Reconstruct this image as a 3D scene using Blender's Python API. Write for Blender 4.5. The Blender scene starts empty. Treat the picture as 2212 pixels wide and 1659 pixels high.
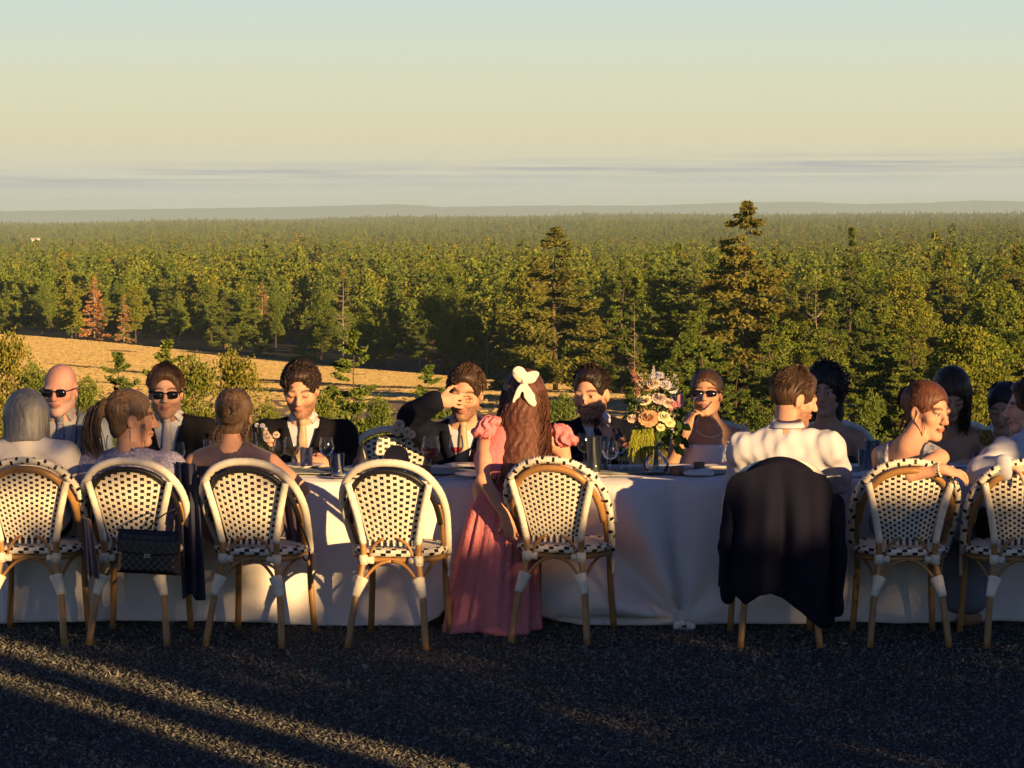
import bpy, bmesh, math, random
import numpy as np
from mathutils import Vector, Matrix, Euler

# ------------------------------------------------------------------ camera, sky, sun
SC = bpy.context.scene
COL = SC.collection
RAD = math.radians
F_PX, W_PX, H_PX = 6045.0, 2212.0, 1659.0
CAM_H = 2.07
PITCH = math.atan(379.5 / F_PX)
cam_d = bpy.data.cameras.new('camera')
cam_d.sensor_width = 36.0
cam_d.lens = 36.0 * F_PX / W_PX
cam_d.clip_start = 0.1
cam_d.clip_end = 60000
cam = bpy.data.objects.new('camera', cam_d)
COL.objects.link(cam)
cam.location = (0, 0, CAM_H)
cam.rotation_euler = (math.pi / 2 - PITCH, 0, 0)
SC.camera = cam

SUN_AZ, SUN_EL = RAD(36), RAD(9.5)          # low sun behind the camera, to its right
LIGHT_DIR = Vector((-math.sin(SUN_AZ) * math.cos(SUN_EL), math.cos(SUN_AZ) * math.cos(SUN_EL), -math.sin(SUN_EL)))
sun_d = bpy.data.lights.new('sun', 'SUN')
sun_d.energy = 5.0
sun_d.angle = RAD(0.5)
sun_d.color = (1.0, 0.61, 0.255)
sun = bpy.data.objects.new('sun', sun_d)
COL.objects.link(sun)
sun.rotation_euler = LIGHT_DIR.to_track_quat('-Z', 'Y').to_euler()

SC.view_settings.view_transform = 'Standard'
SC.view_settings.look = 'None'
SC.view_settings.exposure = 1.15
SC.view_settings.gamma = 1.0
SC.view_settings.use_curve_mapping = False
SC.render.engine = 'CYCLES'
SC.cycles.use_denoising = True
SC.cycles.max_bounces = 6
SC.cycles.transparent_max_bounces = 12
SC.cycles.volume_bounces = 1
SC.cycles.caustics_reflective = False
SC.cycles.caustics_refractive = False


def lin(r, g, b):
    f = lambda c: (c / 255 / 12.92) if c / 255 <= 0.04045 else ((c / 255 + 0.055) / 1.055) ** 2.4
    return (f(r), f(g), f(b), 1.0)


class NT:
    """small helper round a node tree"""
    def __init__(self, tree):
        self.t = tree
        self.n = tree.nodes
        self.l = tree.links

    def add(self, kind, **kw):
        nd = self.n.new(kind)
        for k, v in kw.items():
            if k == 'ins':
                for i, val in v.items():
                    s = nd.inputs[i]
                    if hasattr(val, 'is_linked') or isinstance(val, bpy.types.NodeSocket):
                        self.l.new(val, s)
                    else:
                        s.default_value = val
            else:
                setattr(nd, k, v)
        return nd

    def math(self, op, a, b=0.0, c=None, clamp=False):
        nd = self.n.new('ShaderNodeMath')
        nd.operation = op
        nd.use_clamp = clamp
        for i, v in enumerate((a, b) if c is None else (a, b, c)):
            if isinstance(v, bpy.types.NodeSocket):
                self.l.new(v, nd.inputs[i])
            else:
                nd.inputs[i].default_value = v
        return nd.outputs[0]

    def ramp(self, fac, stops, interp='LINEAR'):
        nd = self.n.new('ShaderNodeValToRGB')
        nd.color_ramp.interpolation = interp
        el = nd.color_ramp.elements
        while len(el) < len(stops):
            el.new(0.5)
        for e, (p, c) in zip(el, stops):
            e.position = p
            e.color = c if len(c) == 4 else (*c, 1)
        if fac is not None:
            self.l.new(fac, nd.inputs[0])
        return nd.outputs[0]

    def mix(self, fac, a, b, blend='MIX'):
        nd = self.n.new('ShaderNodeMix')
        nd.data_type = 'RGBA'
        nd.blend_type = blend
        for s, v in ((nd.inputs[0], fac), (nd.inputs[6], a), (nd.inputs[7], b)):
            if isinstance(v, bpy.types.NodeSocket):
                self.l.new(v, s)
            else:
                s.default_value = v if not isinstance(v, tuple) or len(v) == 4 else (*v, 1)
        return nd.outputs[2]

    def noise(self, vec, scale, detail=3, rough=0.55, dim='3D'):
        nd = self.n.new('ShaderNodeTexNoise')
        nd.noise_dimensions = dim
        nd.inputs['Scale'].default_value = scale
        nd.inputs['Detail'].default_value = detail
        nd.inputs['Roughness'].default_value = rough
        if vec is not None:
            self.l.new(vec, nd.inputs['Vector'])
        return nd.outputs['Fac']

    def mapping(self, vec, scale=(1, 1, 1), rot=(0, 0, 0), loc=(0, 0, 0)):
        nd = self.n.new('ShaderNodeMapping')
        nd.inputs['Scale'].default_value = scale
        nd.inputs['Rotation'].default_value = rot
        nd.inputs['Location'].default_value = loc
        self.l.new(vec, nd.inputs['Vector'])
        return nd.outputs[0]


world = bpy.data.worlds.new('World')
SC.world = world
world.use_nodes = True
w = NT(world.node_tree)
w.n.clear()
geo = w.add('ShaderNodeNewGeometry')
sep = w.add('ShaderNodeSeparateXYZ')
tc = w.add('ShaderNodeTexCoord')
w.l.new(tc.outputs['Generated'], sep.inputs[0])
elev = w.math('ARCSINE', sep.outputs[2])                       # radians above the horizon
e01 = w.math('DIVIDE', elev, RAD(16), clamp=True)
d2 = lambda deg: deg / 16.0
low = w.ramp(e01, [(0.0, lin(203, 207, 197)), (d2(0.5), lin(209, 209, 193)), (d2(0.95), lin(216, 210, 183)),
                   (d2(1.5), lin(221, 214, 179)), (d2(2.4), lin(219, 219, 187)), (d2(3.3), lin(213, 220, 200)),
                   (d2(4.3), lin(203, 220, 210)), (d2(8), lin(135, 174, 208)), (1.0, lin(80, 118, 196))])
# thin cloud bank just above the far hills
cvec = w.mapping(tc.outputs['Generated'], scale=(7, 7, 420))
cn = w.noise(cvec, 1.5, 6, 0.62)
slant = w.math('MULTIPLY_ADD', sep.outputs[0], -0.016, elev)     # the bank rises a little to the right
wob = w.math('MULTIPLY_ADD', w.math('SUBTRACT', w.noise(w.mapping(tc.outputs['Generated'], scale=(9, 9, 60)), 2.0, 4), 0.5), 0.006, slant)
cband = w.ramp(w.math('DIVIDE', wob, RAD(1.6), clamp=True),
               [(0.0, (0.15,) * 3), (0.25, (0.25,) * 3), (0.40, (0.65,) * 3), (0.50, (1.0,) * 3), (0.56, (0.55,) * 3), (0.66, (0.0,) * 3), (1, (0, 0, 0))])
cl = w.ramp(cn, [(0.40, (0, 0, 0)), (0.60, (1, 1, 1))])
cf = w.math('MULTIPLY', w.math('MULTIPLY', cband, cl), 1.0)
low = w.mix(cf, low, lin(174, 176, 178))
sky = w.add('ShaderNodeTexSky', sky_type='NISHITA')
sky.sun_disc = False
sky.sun_elevation = SUN_EL
sky.sun_rotation = math.pi - SUN_AZ
sky.altitude = 100
sky.air_density = 1.0
sky.dust_density = 0.6
sky.ozone_density = 1.2
skyc = w.mix(1.0, sky.outputs[0], (0.036, 0.047, 0.085, 1), 'MULTIPLY')
blend = w.ramp(w.math('DIVIDE', elev, RAD(40), clamp=True), [(0.12, (0, 0, 0)), (0.75, (1, 1, 1))], 'EASE')
skymix = w.mix(blend, low, skyc)
bg = w.add('ShaderNodeBackground', ins={'Color': skymix, 'Strength': 0.46})
wo = w.add('ShaderNodeOutputWorld')
w.l.new(bg.outputs[0], wo.inputs['Surface'])


# ------------------------------------------------------------------ helpers
def P(x, y, Y):
    """world point on the ray through photo position (x, y) at depth Y"""
    cx, cy = (x - W_PX / 2) / F_PX, (H_PX / 2 - y) / F_PX
    d = Vector((cx, math.cos(PITCH) + cy * math.sin(PITCH), -math.sin(PITCH) + cy * math.cos(PITCH)))
    return Vector((0, 0, CAM_H)) + d * (Y / d.y)


def tag(o, label=None, cat=None, group=None, kind=None):
    if label: o['label'] = label
    if cat: o['category'] = cat
    if group: o['group'] = group
    if kind: o['kind'] = kind
    return o


def link(o, parent=None):
    COL.objects.link(o)
    if parent is not None:
        o.parent = parent
    return o


def empty(name, loc=(0, 0, 0), rz=0.0):
    o = bpy.data.objects.new(name, None)
    o.empty_display_size = 0.1
    o.location = loc
    o.rotation_euler = (0, 0, rz)
    return link(o)


def mesh_obj(name, verts, faces, mats, parent=None, smooth=True, mat_idx=None, col=None):
    """verts (n,3); faces list or (m,4) array -> linked mesh object"""
    me = bpy.data.meshes.new(name)
    verts = np.asarray(verts, dtype=np.float32)
    if isinstance(faces, np.ndarray):
        k = faces.shape[1]
        me.vertices.add(len(verts))
        me.vertices.foreach_set('co', verts.ravel())
        me.loops.add(faces.size)
        me.loops.foreach_set('vertex_index', faces.astype(np.int32).ravel())
        me.polygons.add(len(faces))
        me.polygons.foreach_set('loop_start', np.arange(0, faces.size, k, dtype=np.int32))
        me.polygons.foreach_set('loop_total', np.full(len(faces), k, dtype=np.int32))
        me.update(calc_edges=True)
    else:
        me.from_pydata([tuple(v) for v in verts], [], faces)
        me.update()
    if not isinstance(mats, (list, tuple)):
        mats = [mats]
    for m in mats:
        me.materials.append(m)
    n = len(me.polygons)
    me.polygons.foreach_set('use_smooth', np.full(n, bool(smooth)))
    if mat_idx is not None:
        me.polygons.foreach_set('material_index', np.asarray(mat_idx, dtype=np.int32))
    if col is not None:
        a = me.color_attributes.new('col', 'FLOAT_COLOR', 'POINT')
        c4 = np.ones((len(verts), 4), dtype=np.float32)
        c4[:, :3] = col
        a.data.foreach_set('color', c4.ravel())
    o = bpy.data.objects.new(name, me)
    return link(o, parent)


class MB:
    """collects simple shapes into one mesh"""
    def __init__(self):
        self.v, self.f, self.m = [], [], []
        self.nv = 0

    def add(self, v, f, m=0):
        self.v.extend([tuple(p) for p in v])
        self.f.extend([tuple(i + self.nv for i in q) for q in f])
        self.m.extend([m] * len(f))
        self.nv += len(v)
        return self

    def box(self, c, s, R=None, m=0):
        hx, hy, hz = s[0] / 2, s[1] / 2, s[2] / 2
        vs = [Vector((x, y, z)) for z in (-hz, hz) for y in (-hy, hy) for x in (-hx, hx)]
        if R is not None:
            vs = [R @ q for q in vs]
        c = Vector(c)
        return self.add([q + c for q in vs], [(0, 2, 3, 1), (4, 5, 7, 6), (0, 1, 5, 4), (2, 6, 7, 3), (0, 4, 6, 2), (1, 3, 7, 5)], m)

    def tube(self, pts, rad, n=8, m=0, cap=True, closed=False, mfun=None, rfun=None):
        pts = [Vector(p) for p in pts]
        k = len(pts)
        if not hasattr(rad, '__len__'):
            rad = [rad] * k
        vs, fs, ms = [], [], []
        T = []
        for i in range(k):
            a = pts[(i - 1) % k] if (closed or i > 0) else pts[i]
            b = pts[(i + 1) % k] if (closed or i < k - 1) else pts[i]
            t = (b - a)
            T.append(t.normalized() if t.length > 1e-9 else Vector((0, 0, 1)))
        ref = Vector((0, 0, 1)) if abs(T[0].z) < 0.9 else Vector((1, 0, 0))
        N = (ref - T[0] * ref.dot(T[0])).normalized()
        for i in range(k):
            N = (N - T[i] * N.dot(T[i]))
            N = N.normalized() if N.length > 1e-6 else T[i].orthogonal().normalized()
            B = T[i].cross(N)
            for j in range(n):
                a = 2 * math.pi * j / n
                r = rad[i] * (rfun(i, j) if rfun else 1.0)
                vs.append(pts[i] + (N * math.cos(a) + B * math.sin(a)) * r)
        for i in range(k if closed else k - 1):
            for j in range(n):
                i2 = (i + 1) % k
                fs.append((i * n + j, i * n + (j + 1) % n, i2 * n + (j + 1) % n, i2 * n + j))
                ms.append(mfun(i, j) if mfun else m)
        if cap and not closed:
            fs.append(tuple(range(n - 1, -1, -1)))
            fs.append(tuple((k - 1) * n + j for j in range(n)))
            ms += [m, m]
        base = self.nv
        self.v.extend([tuple(p) for p in vs])
        self.f.extend([tuple(i + base for i in q) for q in fs])
        self.m.extend(ms)
        self.nv += len(vs)
        return self

    def lathe(self, prof, c=(0, 0, 0), n=20, m=0, R=None):
        """prof list of (r, z); open surface of revolution about z"""
        vs, fs = [], []
        c = Vector(c)
        for r, z in prof:
            for j in range(n):
                a = 2 * math.pi * j / n
                q = Vector((r * math.cos(a), r * math.sin(a), z))
                vs.append((R @ q if R is not None else q) + c)
        for i in range(len(prof) - 1):
            for j in range(n):
                fs.append((i * n + j, i * n + (j + 1) % n, (i + 1) * n + (j + 1) % n, (i + 1) * n + j))
        return self.add(vs, fs, m)

    def build(self, name, mats, parent=None, smooth=True):
        return mesh_obj(name, self.v, self.f, mats, parent, smooth, self.m)


def bez(p0, p1, p2, p3, n=12):
    p0, p1, p2, p3 = map(Vector, (p0, p1, p2, p3))
    out = []
    for i in range(n + 1):
        t = i / n
        out.append(p0 * (1 - t) ** 3 + p1 * 3 * t * (1 - t) ** 2 + p2 * 3 * t * t * (1 - t) + p3 * t ** 3)
    return out


def spline(pts, n=6):
    """Catmull-Rom through pts"""
    pts = [Vector(p) for p in pts]
    q = [pts[0] * 2 - pts[1]] + pts + [pts[-1] * 2 - pts[-2]]
    out = []
    for i in range(1, len(q) - 2):
        for k in range(n):
            t = k / n
            a, b, c, d = q[i - 1], q[i], q[i + 1], q[i + 2]
            out.append(0.5 * ((2 * b) + (c - a) * t + (2 * a - 5 * b + 4 * c - d) * t * t + (3 * b - a - 3 * c + d) * t ** 3))
    out.append(pts[-1])
    return out


MATS = {}


def mat(name, color, rough=0.7, spec=0.3, bump=0.0, bscale=60.0, var=0.0, vscale=8.0, metal=0.0, col2=None,
        sheen=0.0, trans=0.0, ior=1.45, alpha=None, attr=False, bdetail=3, coat=0.0, subs=0.0, objvar=0.0):
    if name in MATS:
        return MATS[name]
    m = bpy.data.materials.new(name)
    m.use_nodes = True
    t = NT(m.node_tree)
    b = t.n['Principled BSDF']
    c = color if len(color) == 4 else (*color, 1)
    tcn = t.add('ShaderNodeTexCoord')
    vec = tcn.outputs['Object']
    if attr:
        an = t.add('ShaderNodeVertexColor', layer_name='col')
        src = an.outputs[0]
    else:
        src = c
    if var > 0 or col2 is not None:
        nz = t.noise(vec, vscale, 4, 0.6)
        if col2 is not None:
            fac = t.ramp(nz, [(0.38, (0, 0, 0)), (0.62, (1, 1, 1))])
            src = t.mix(fac, src, (*col2[:3], 1))
        if var > 0:
            g = t.ramp(nz, [(0.2, (1 - var,) * 3), (0.8, (1 + var,) * 3)])
            src = t.mix(1.0, src, g, 'MULTIPLY')
    if objvar > 0:
        oi = t.add('ShaderNodeObjectInfo')
        src = t.mix(1.0, src, t.ramp(oi.outputs['Random'], [(0.0, (1 - objvar, 1 - objvar, 1 - 1.3 * objvar)), (1.0, (1 + 0.5 * objvar, 1 + 0.5 * objvar, 1 + 0.5 * objvar))]), 'MULTIPLY')
    if isinstance(src, bpy.types.NodeSocket):
        t.l.new(src, b.inputs['Base Color'])
    else:
        b.inputs['Base Color'].default_value = src
    b.inputs['Roughness'].default_value = rough
    b.inputs['Specular IOR Level'].default_value = spec
    b.inputs['Metallic'].default_value = metal
    b.inputs['IOR'].default_value = ior
    if trans:
        b.inputs['Transmission Weight'].default_value = trans
    if sheen:
        b.inputs['Sheen Weight'].default_value = sheen
        b.inputs['Sheen Roughness'].default_value = 0.5
    if coat:
        b.inputs['Coat Weight'].default_value = coat
    if subs:
        b.inputs['Subsurface Weight'].default_value = subs
        b.inputs['Subsurface Radius'].default_value = (0.010, 0.004, 0.002)
        b.inputs['Subsurface Scale'].default_value = 1.0
    if alpha is not None:
        b.inputs['Alpha'].default_value = alpha
    if bump > 0:
        nb = t.noise(vec, bscale, bdetail, 0.6)
        bn = t.add('ShaderNodeBump', ins={'Height': nb, 'Strength': bump, 'Distance': 0.01})
        t.l.new(bn.outputs[0], b.inputs['Normal'])
    MATS[name] = m
    return m


def leaf_mat(name, c1, c2, c3=None, rough=0.6, transl=0.25):
    m = bpy.data.materials.new(name)
    m.use_nodes = True
    t = NT(m.node_tree)
    t.n.clear()
    g = t.add('ShaderNodeNewGeometry')
    oi = t.add('ShaderNodeObjectInfo')
    stops = [(0.0, c1), (0.6, c2)] + ([(1.0, c3)] if c3 else [])
    a = t.ramp(g.outputs['Random Per Island'], stops)
    hv = t.ramp(oi.outputs['Random'], [(0.0, (0.70, 0.80, 0.85)), (0.3, (0.85, 0.98, 0.9)), (0.7, (1.0, 1.05, 0.9)), (0.93, (1.16, 1.08, 0.9)), (1.0, (1.35, 1.1, 0.9))])
    c = t.mix(1.0, a, hv, 'MULTIPLY')
    d = t.add('ShaderNodeBsdfDiffuse', ins={'Color': c, 'Roughness': 0.8})
    tr = t.add('ShaderNodeBsdfTranslucent', ins={'Color': c})
    mx = t.add('ShaderNodeMixShader', ins={0: transl, 1: d.outputs[0], 2: tr.outputs[0]})
    out = t.add('ShaderNodeOutputMaterial')
    t.l.new(mx.outputs[0], out.inputs[0])
    MATS[name] = m
    return m


def smooth01(a, b, x):
    t = np.clip((x - a) / (b - a), 0, 1)
    return t * t * (3 - 2 * t)


def vnoise(x, y, seed=0):
    """cheap smooth pseudo noise from sines"""
    r = np.random.RandomState(seed)
    out = 0.0
    for k in range(5):
        a, b, p = r.uniform(-1, 1), r.uniform(-1, 1), r.uniform(0, 6.28)
        f = 1.0 * 1.7 ** k
        out = out + np.sin((a * x + b * y) * f + p) / 1.5 ** k
    return out / 2.5
# ------------------------------------------------------------------ the land
PROF_Y = [-400, 21, 27, 40, 60, 100, 140, 200, 300, 420, 700, 1200, 2500, 4500, 6200, 6600, 8000, 21000]
PROF_Z = [0, 0, -0.5, -2.3, -4.9, -8.2, -10.0, -11.4, -14.2, -17.2, -22.5, -27.5, -33.0, -32.0, -30.5, -31, -80, -140]


def terrain(x, y):
    x = np.asarray(x, dtype=np.float64)
    y = np.asarray(y, dtype=np.float64)
    z = np.interp(y, PROF_Y, PROF_Z)
    z = z - 2.6 * smooth01(180, 300, y) * (1 - smooth01(330, 520, y)) * np.clip((x + 74) / 74, 0, 1)
    z = z + np.clip(x / np.maximum(y, 1), -0.35, 0.35) * y * 0.0085 * smooth01(600, 2500, y)
    z = z + np.clip(x, 0, 400) * 0.03 * smooth01(250, 600, y) * (1 - smooth01(900, 2500, y))
    z = z + vnoise(x / 60, y / 75, 3) * 2.6 * smooth01(450, 800, y) + vnoise(x / 350, y / 350, 4) * 5.0 * smooth01(900, 2500, y)
    return z


ys = np.concatenate([np.linspace(-120, 18, 24), np.linspace(19, 60, 16), np.geomspace(64, 21000, 155)])
us = np.linspace(-1, 1, 101)
hw = np.maximum(90, 0.42 * np.abs(ys) + 80)
GX = us[None, :] * hw[:, None]
GY = np.repeat(ys[:, None], len(us), 1)
GZ = terrain(GX, GY)
nr, nc = GX.shape
idx = np.arange(nr * nc).reshape(nr, nc)
faces = np.stack([idx[:-1, :-1], idx[:-1, 1:], idx[1:, 1:], idx[1:, :-1]], -1).reshape(-1, 4)

m_ground = bpy.data.materials.new('ground_earth')
m_ground.use_nodes = True
t = NT(m_ground.node_tree)
b = t.n['Principled BSDF']
tcn = t.add('ShaderNodeTexCoord')
sp = t.add('ShaderNodeSeparateXYZ')
t.l.new(tcn.outputs['Object'], sp.inputs[0])
n1 = t.noise(tcn.outputs['Object'], 45, 5, 0.7)
yard = t.ramp(n1, [(0.3, (0.018, 0.017, 0.018)), (0.55, (0.05, 0.047, 0.048)), (0.8, (0.10, 0.09, 0.085))])
n2 = t.noise(tcn.outputs['Object'], 0.8, 5, 0.65)
grass = t.ramp(n2, [(0.3, (0.16, 0.10, 0.035)), (0.6, (0.10, 0.085, 0.03)), (0.75, (0.05, 0.055, 0.02))])
wood = t.ramp(n2, [(0.3, (0.02, 0.022, 0.01)), (0.7, (0.045, 0.045, 0.018))])
f1 = t.math('SUBTRACT', sp.outputs[1], 17.5, clamp=True)
f2 = t.math('DIVIDE', t.math('SUBTRACT', sp.outputs[1], 230), 60, clamp=True)
c = t.mix(f1, yard, grass)
c = t.mix(f2, c, wood)
t.l.new(c, b.inputs['Base Color'])
b.inputs['Roughness'].default_value = 0.95
b.inputs['Specular IOR Level'].default_value = 0.15
bn = t.add('ShaderNodeBump', ins={'Height': n1, 'Strength': 0.8, 'Distance': 0.03})
t.l.new(bn.outputs[0], b.inputs['Normal'])
g = mesh_obj('ground', np.stack([GX, GY, GZ], -1).reshape(-1, 3), faces, m_ground)
tag(g, kind='structure')

# the mown stubble field on the slope, a sheet just above the ground
m_field = bpy.data.materials.new('stubble')
m_field.use_nodes = True
t = NT(m_field.node_tree)
b = t.n['Principled BSDF']
tcn = t.add('ShaderNodeTexCoord')
v1 = t.mapping(tcn.outputs['Object'], scale=(0.35, 0.08, 1), rot=(0, 0, RAD(28)))
n1 = t.noise(v1, 1.0, 5, 0.6)
n2 = t.noise(tcn.outputs['Object'], 0.9, 4, 0.7)
c = t.ramp(n1, [(0.3, (0.42, 0.28, 0.12)), (0.5, (0.48, 0.33, 0.145)), (0.7, (0.54, 0.38, 0.175))])
c = t.mix(t.ramp(n2, [(0.35, (0, 0, 0)), (0.75, (0.5, 0.5, 0.5))]), c, (0.30, 0.23, 0.10, 1))
wv = t.add('ShaderNodeTexWave', wave_type='BANDS', ins={'Vector': t.mapping(tcn.outputs['Object'], rot=(0, 0, RAD(62))), 'Scale': 0.16, 'Distortion': 1.5, 'Detail': 2.0})
c = t.mix(t.math('MULTIPLY', wv.outputs['Fac'], 0.25), c, (0.25, 0.2, 0.09, 1))
t.l.new(c, b.inputs['Base Color'])
b.inputs['Roughness'].default_value = 0.95
b.inputs['Specular IOR Level'].default_value = 0.1
bn = t.add('ShaderNodeBump', ins={'Height': n2, 'Strength': 0.6, 'Distance': 0.25})
t.l.new(bn.outputs[0], b.inputs['Normal'])


def field_edge(x):
    """depth of the far edge of the field at x"""
    return np.interp(x, [-240, -110, -74, -37, 0, 30, 60], [470, 450, 420, 358, 300, 262, 235])


fu = np.linspace(0, 1, 60)
fx = np.linspace(-240, 8, 120)
FX = np.repeat(fx[None, :], 60, 0)
FY = 150 + (field_edge(FX) - 150) * fu[:, None]
FZ = terrain(FX, FY) + 0.25 + 0.12 * vnoise(FX / 6, FY / 9, 8)
idx = np.arange(FX.size).reshape(FX.shape)
faces = np.stack([idx[:-1, :-1], idx[:-1, 1:], idx[1:, 1:], idx[1:, :-1]], -1).reshape(-1, 4)
tag(mesh_obj('field', np.stack([FX, FY, FZ], -1).reshape(-1, 3), faces, m_field), kind='structure')

# standing straw of the stubble, too fine to count
rs = np.random.RandomState(77)
sn = 90000
sx = rs.uniform(-105, 8, sn)
sy = 165 + (field_edge(sx) - 166) * np.sqrt(rs.uniform(0, 1, sn))
keep = (np.abs(sx) < 0.2 * sy + 4) & (vnoise(sx / 5, sy / 14, 91) > -0.75)
sx, sy = sx[keep], sy[keep]
sn = len(sx)
sz = terrain(sx, sy) + 0.24 + 0.10 * vnoise(sx / 6, sy / 9, 8)
hgt = rs.uniform(0.05, 0.12, sn) * (1 + 0.4 * vnoise(sx / 3, sy / 9, 92))
wd = rs.uniform(0.12, 0.3, sn)
an = rs.normal(0.2, 0.5, sn)
dx, dy = np.cos(an) * wd, np.sin(an) * wd
lx, ly = rs.normal(0, 0.08, sn), rs.normal(0.08, 0.08, sn)
sv = np.stack([np.stack([sx - dx, sy - dy, sz], 1), np.stack([sx + dx, sy + dy, sz], 1),
               np.stack([sx + dx * 0.8 + lx, sy + dy * 0.8 + ly, sz + hgt], 1), np.stack([sx - dx * 0.8 + lx, sy - dy * 0.8 + ly, sz + hgt * rs.uniform(0.6, 1, sn)], 1)], 1).reshape(-1, 3)
m_straw = leaf_mat('straw', (0.40, 0.26, 0.11), (0.48, 0.33, 0.145), (0.56, 0.40, 0.19), transl=0.05)
st = mesh_obj('stubble', sv, np.arange(4 * sn).reshape(-1, 4), m_straw, None, False)
tag(st, 'short golden straw standing on the mown field', 'stubble', kind='stuff')

# far blue hills
hx = np.linspace(-9000, 9000, 320)
hs = (hx / 20000 * F_PX + W_PX / 2)
hy_px = np.interp(hs, [-900, 0, 300, 620, 860, 960, 1150, 1400, 1600, 1750, 1850, 2000, 2100, 2212, 3000], [458, 456, 452, 447, 441, 447, 444, 444, 437, 436, 441, 438, 433, 435, 440])
hz = CAM_H + (450 - hy_px) / F_PX * 20000 + 1.2 * np.sin(hx / 37) + 0.8 * np.sin(hx / 17 + 1)
v, f = [], []
for i in range(len(hx)):
    v += [(hx[i], 19400, -170), (hx[i], 19700, hz[i] * 0.45 - 30), (hx[i], 20000, hz[i]), (hx[i], 20500, hz[i] - 30), (hx[i], 20900, -170)]
for i in range(len(hx) - 1):
    for k in range(4):
        f.append((i * 5 + k, i * 5 + 5 + k, i * 5 + 6 + k, i * 5 + 1 + k))
hills = mesh_obj('hills', v, f, mat('hill_forest', (0.035, 0.05, 0.04), 0.95, 0.1, var=0.3, vscale=0.01))
tag(hills, kind='structure')

# ------------------------------------------------------------------ trees
m_bark = mat('bark', (0.10, 0.075, 0.055), 0.9, 0.1, bump=0.5, bscale=8, var=0.3, vscale=3)
m_pale = mat('pale_dead_wood', (0.33, 0.27, 0.20), 0.85, 0.15, var=0.25, vscale=2)
m_spruce = leaf_mat('spruce_needles', (0.048, 0.072, 0.014), (0.118, 0.152, 0.029), (0.24, 0.238, 0.053), transl=0.08)
m_spruce_tan = leaf_mat('spruce_needles_tan', (0.072, 0.076, 0.018), (0.145, 0.138, 0.034), (0.25, 0.212, 0.055), transl=0.08)
m_leafy = leaf_mat('broad_leaves', (0.070, 0.102, 0.016), (0.158, 0.204, 0.033), (0.295, 0.295, 0.06), transl=0.12)
m_dead = leaf_mat('dead_needles', (0.2, 0.10, 0.055), (0.33, 0.18, 0.09), (0.40, 0.24, 0.12), transl=0.08)
m_sap = leaf_mat('sapling_needles', (0.075, 0.105, 0.02), (0.14, 0.175, 0.035), (0.25, 0.26, 0.08), transl=0.12)


def leaf_quads(c, n_dir, size, rng, aspect=1.6, flat=0.4):
    """centres (n,3), main direction (n,3), size (n,) -> verts, faces"""
    n = len(c)
    d = n_dir + rng.normal(0, flat, (n, 3))
    d /= np.linalg.norm(d, axis=1, keepdims=True) + 1e-9
    r = rng.normal(0, 1, (n, 3))
    s = np.cross(d, r)
    s /= np.linalg.norm(s, axis=1, keepdims=True) + 1e-9
    a = d * (size * aspect * 0.5)[:, None]
    bb = s * (size * 0.5)[:, None]
    v = np.stack([c - a, c + bb * 0.9 - a * 0.1, c + a, c - bb * 0.9 - a * 0.1], 1).reshape(-1, 3)
    f = np.arange(4 * n).reshape(n, 4)
    return v, f


def spruce_crown(h, rad, n, leaf, seed, ragged=0.3, power=0.9, base=0.06, droop=0.25):
    rng = np.random.RandomState(seed)
    nb = max(56, int(h * 7))
    bz = h * (base + (1 - base) * (rng.uniform(0, 1, nb) ** 0.85))
    bt = 1 - (bz - h * base) / (h * (1 - base))                      # 1 low .. 0 tip
    bl = rad * np.clip(bt, 0.0, 1) ** power * rng.uniform(1 - ragged, 1 + ragged * 0.5, nb) + 0.02 * h * rng.uniform(0.3, 1, nb)
    ba = rng.uniform(0, 2 * np.pi, nb)
    w_ = bl * (0.55 + 0.8 * bl / rad)
    pick = rng.choice(nb, n, p=w_ / w_.sum())
    s = rng.uniform(0.08, 1, n) ** 0.6
    L = bl[pick] * s
    spread = 0.16 * bl[pick] * np.sqrt(s)
    a = ba[pick]
    side = rng.normal(0, 1, n) * spread * 0.75
    x = np.cos(a) * L - np.sin(a) * side
    y = np.sin(a) * L + np.cos(a) * side
    z = bz[pick] - droop * L + 0.16 * L * s ** 3 + rng.normal(0, 1, n) * spread * 0.28
    tip = rng.uniform(0, 1, n) < 0.02
    z[tip] = h * rng.uniform(0.9, 1.0, tip.sum())
    x[tip] *= 0.08; y[tip] *= 0.08
    nd = np.stack([np.cos(a), np.sin(a), -0.25 + 0 * a], 1)
    return leaf_quads(np.stack([x, y, z], 1), nd, leaf * rng.uniform(0.6, 1.4, n), rng, 1.9, 0.55)


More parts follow.
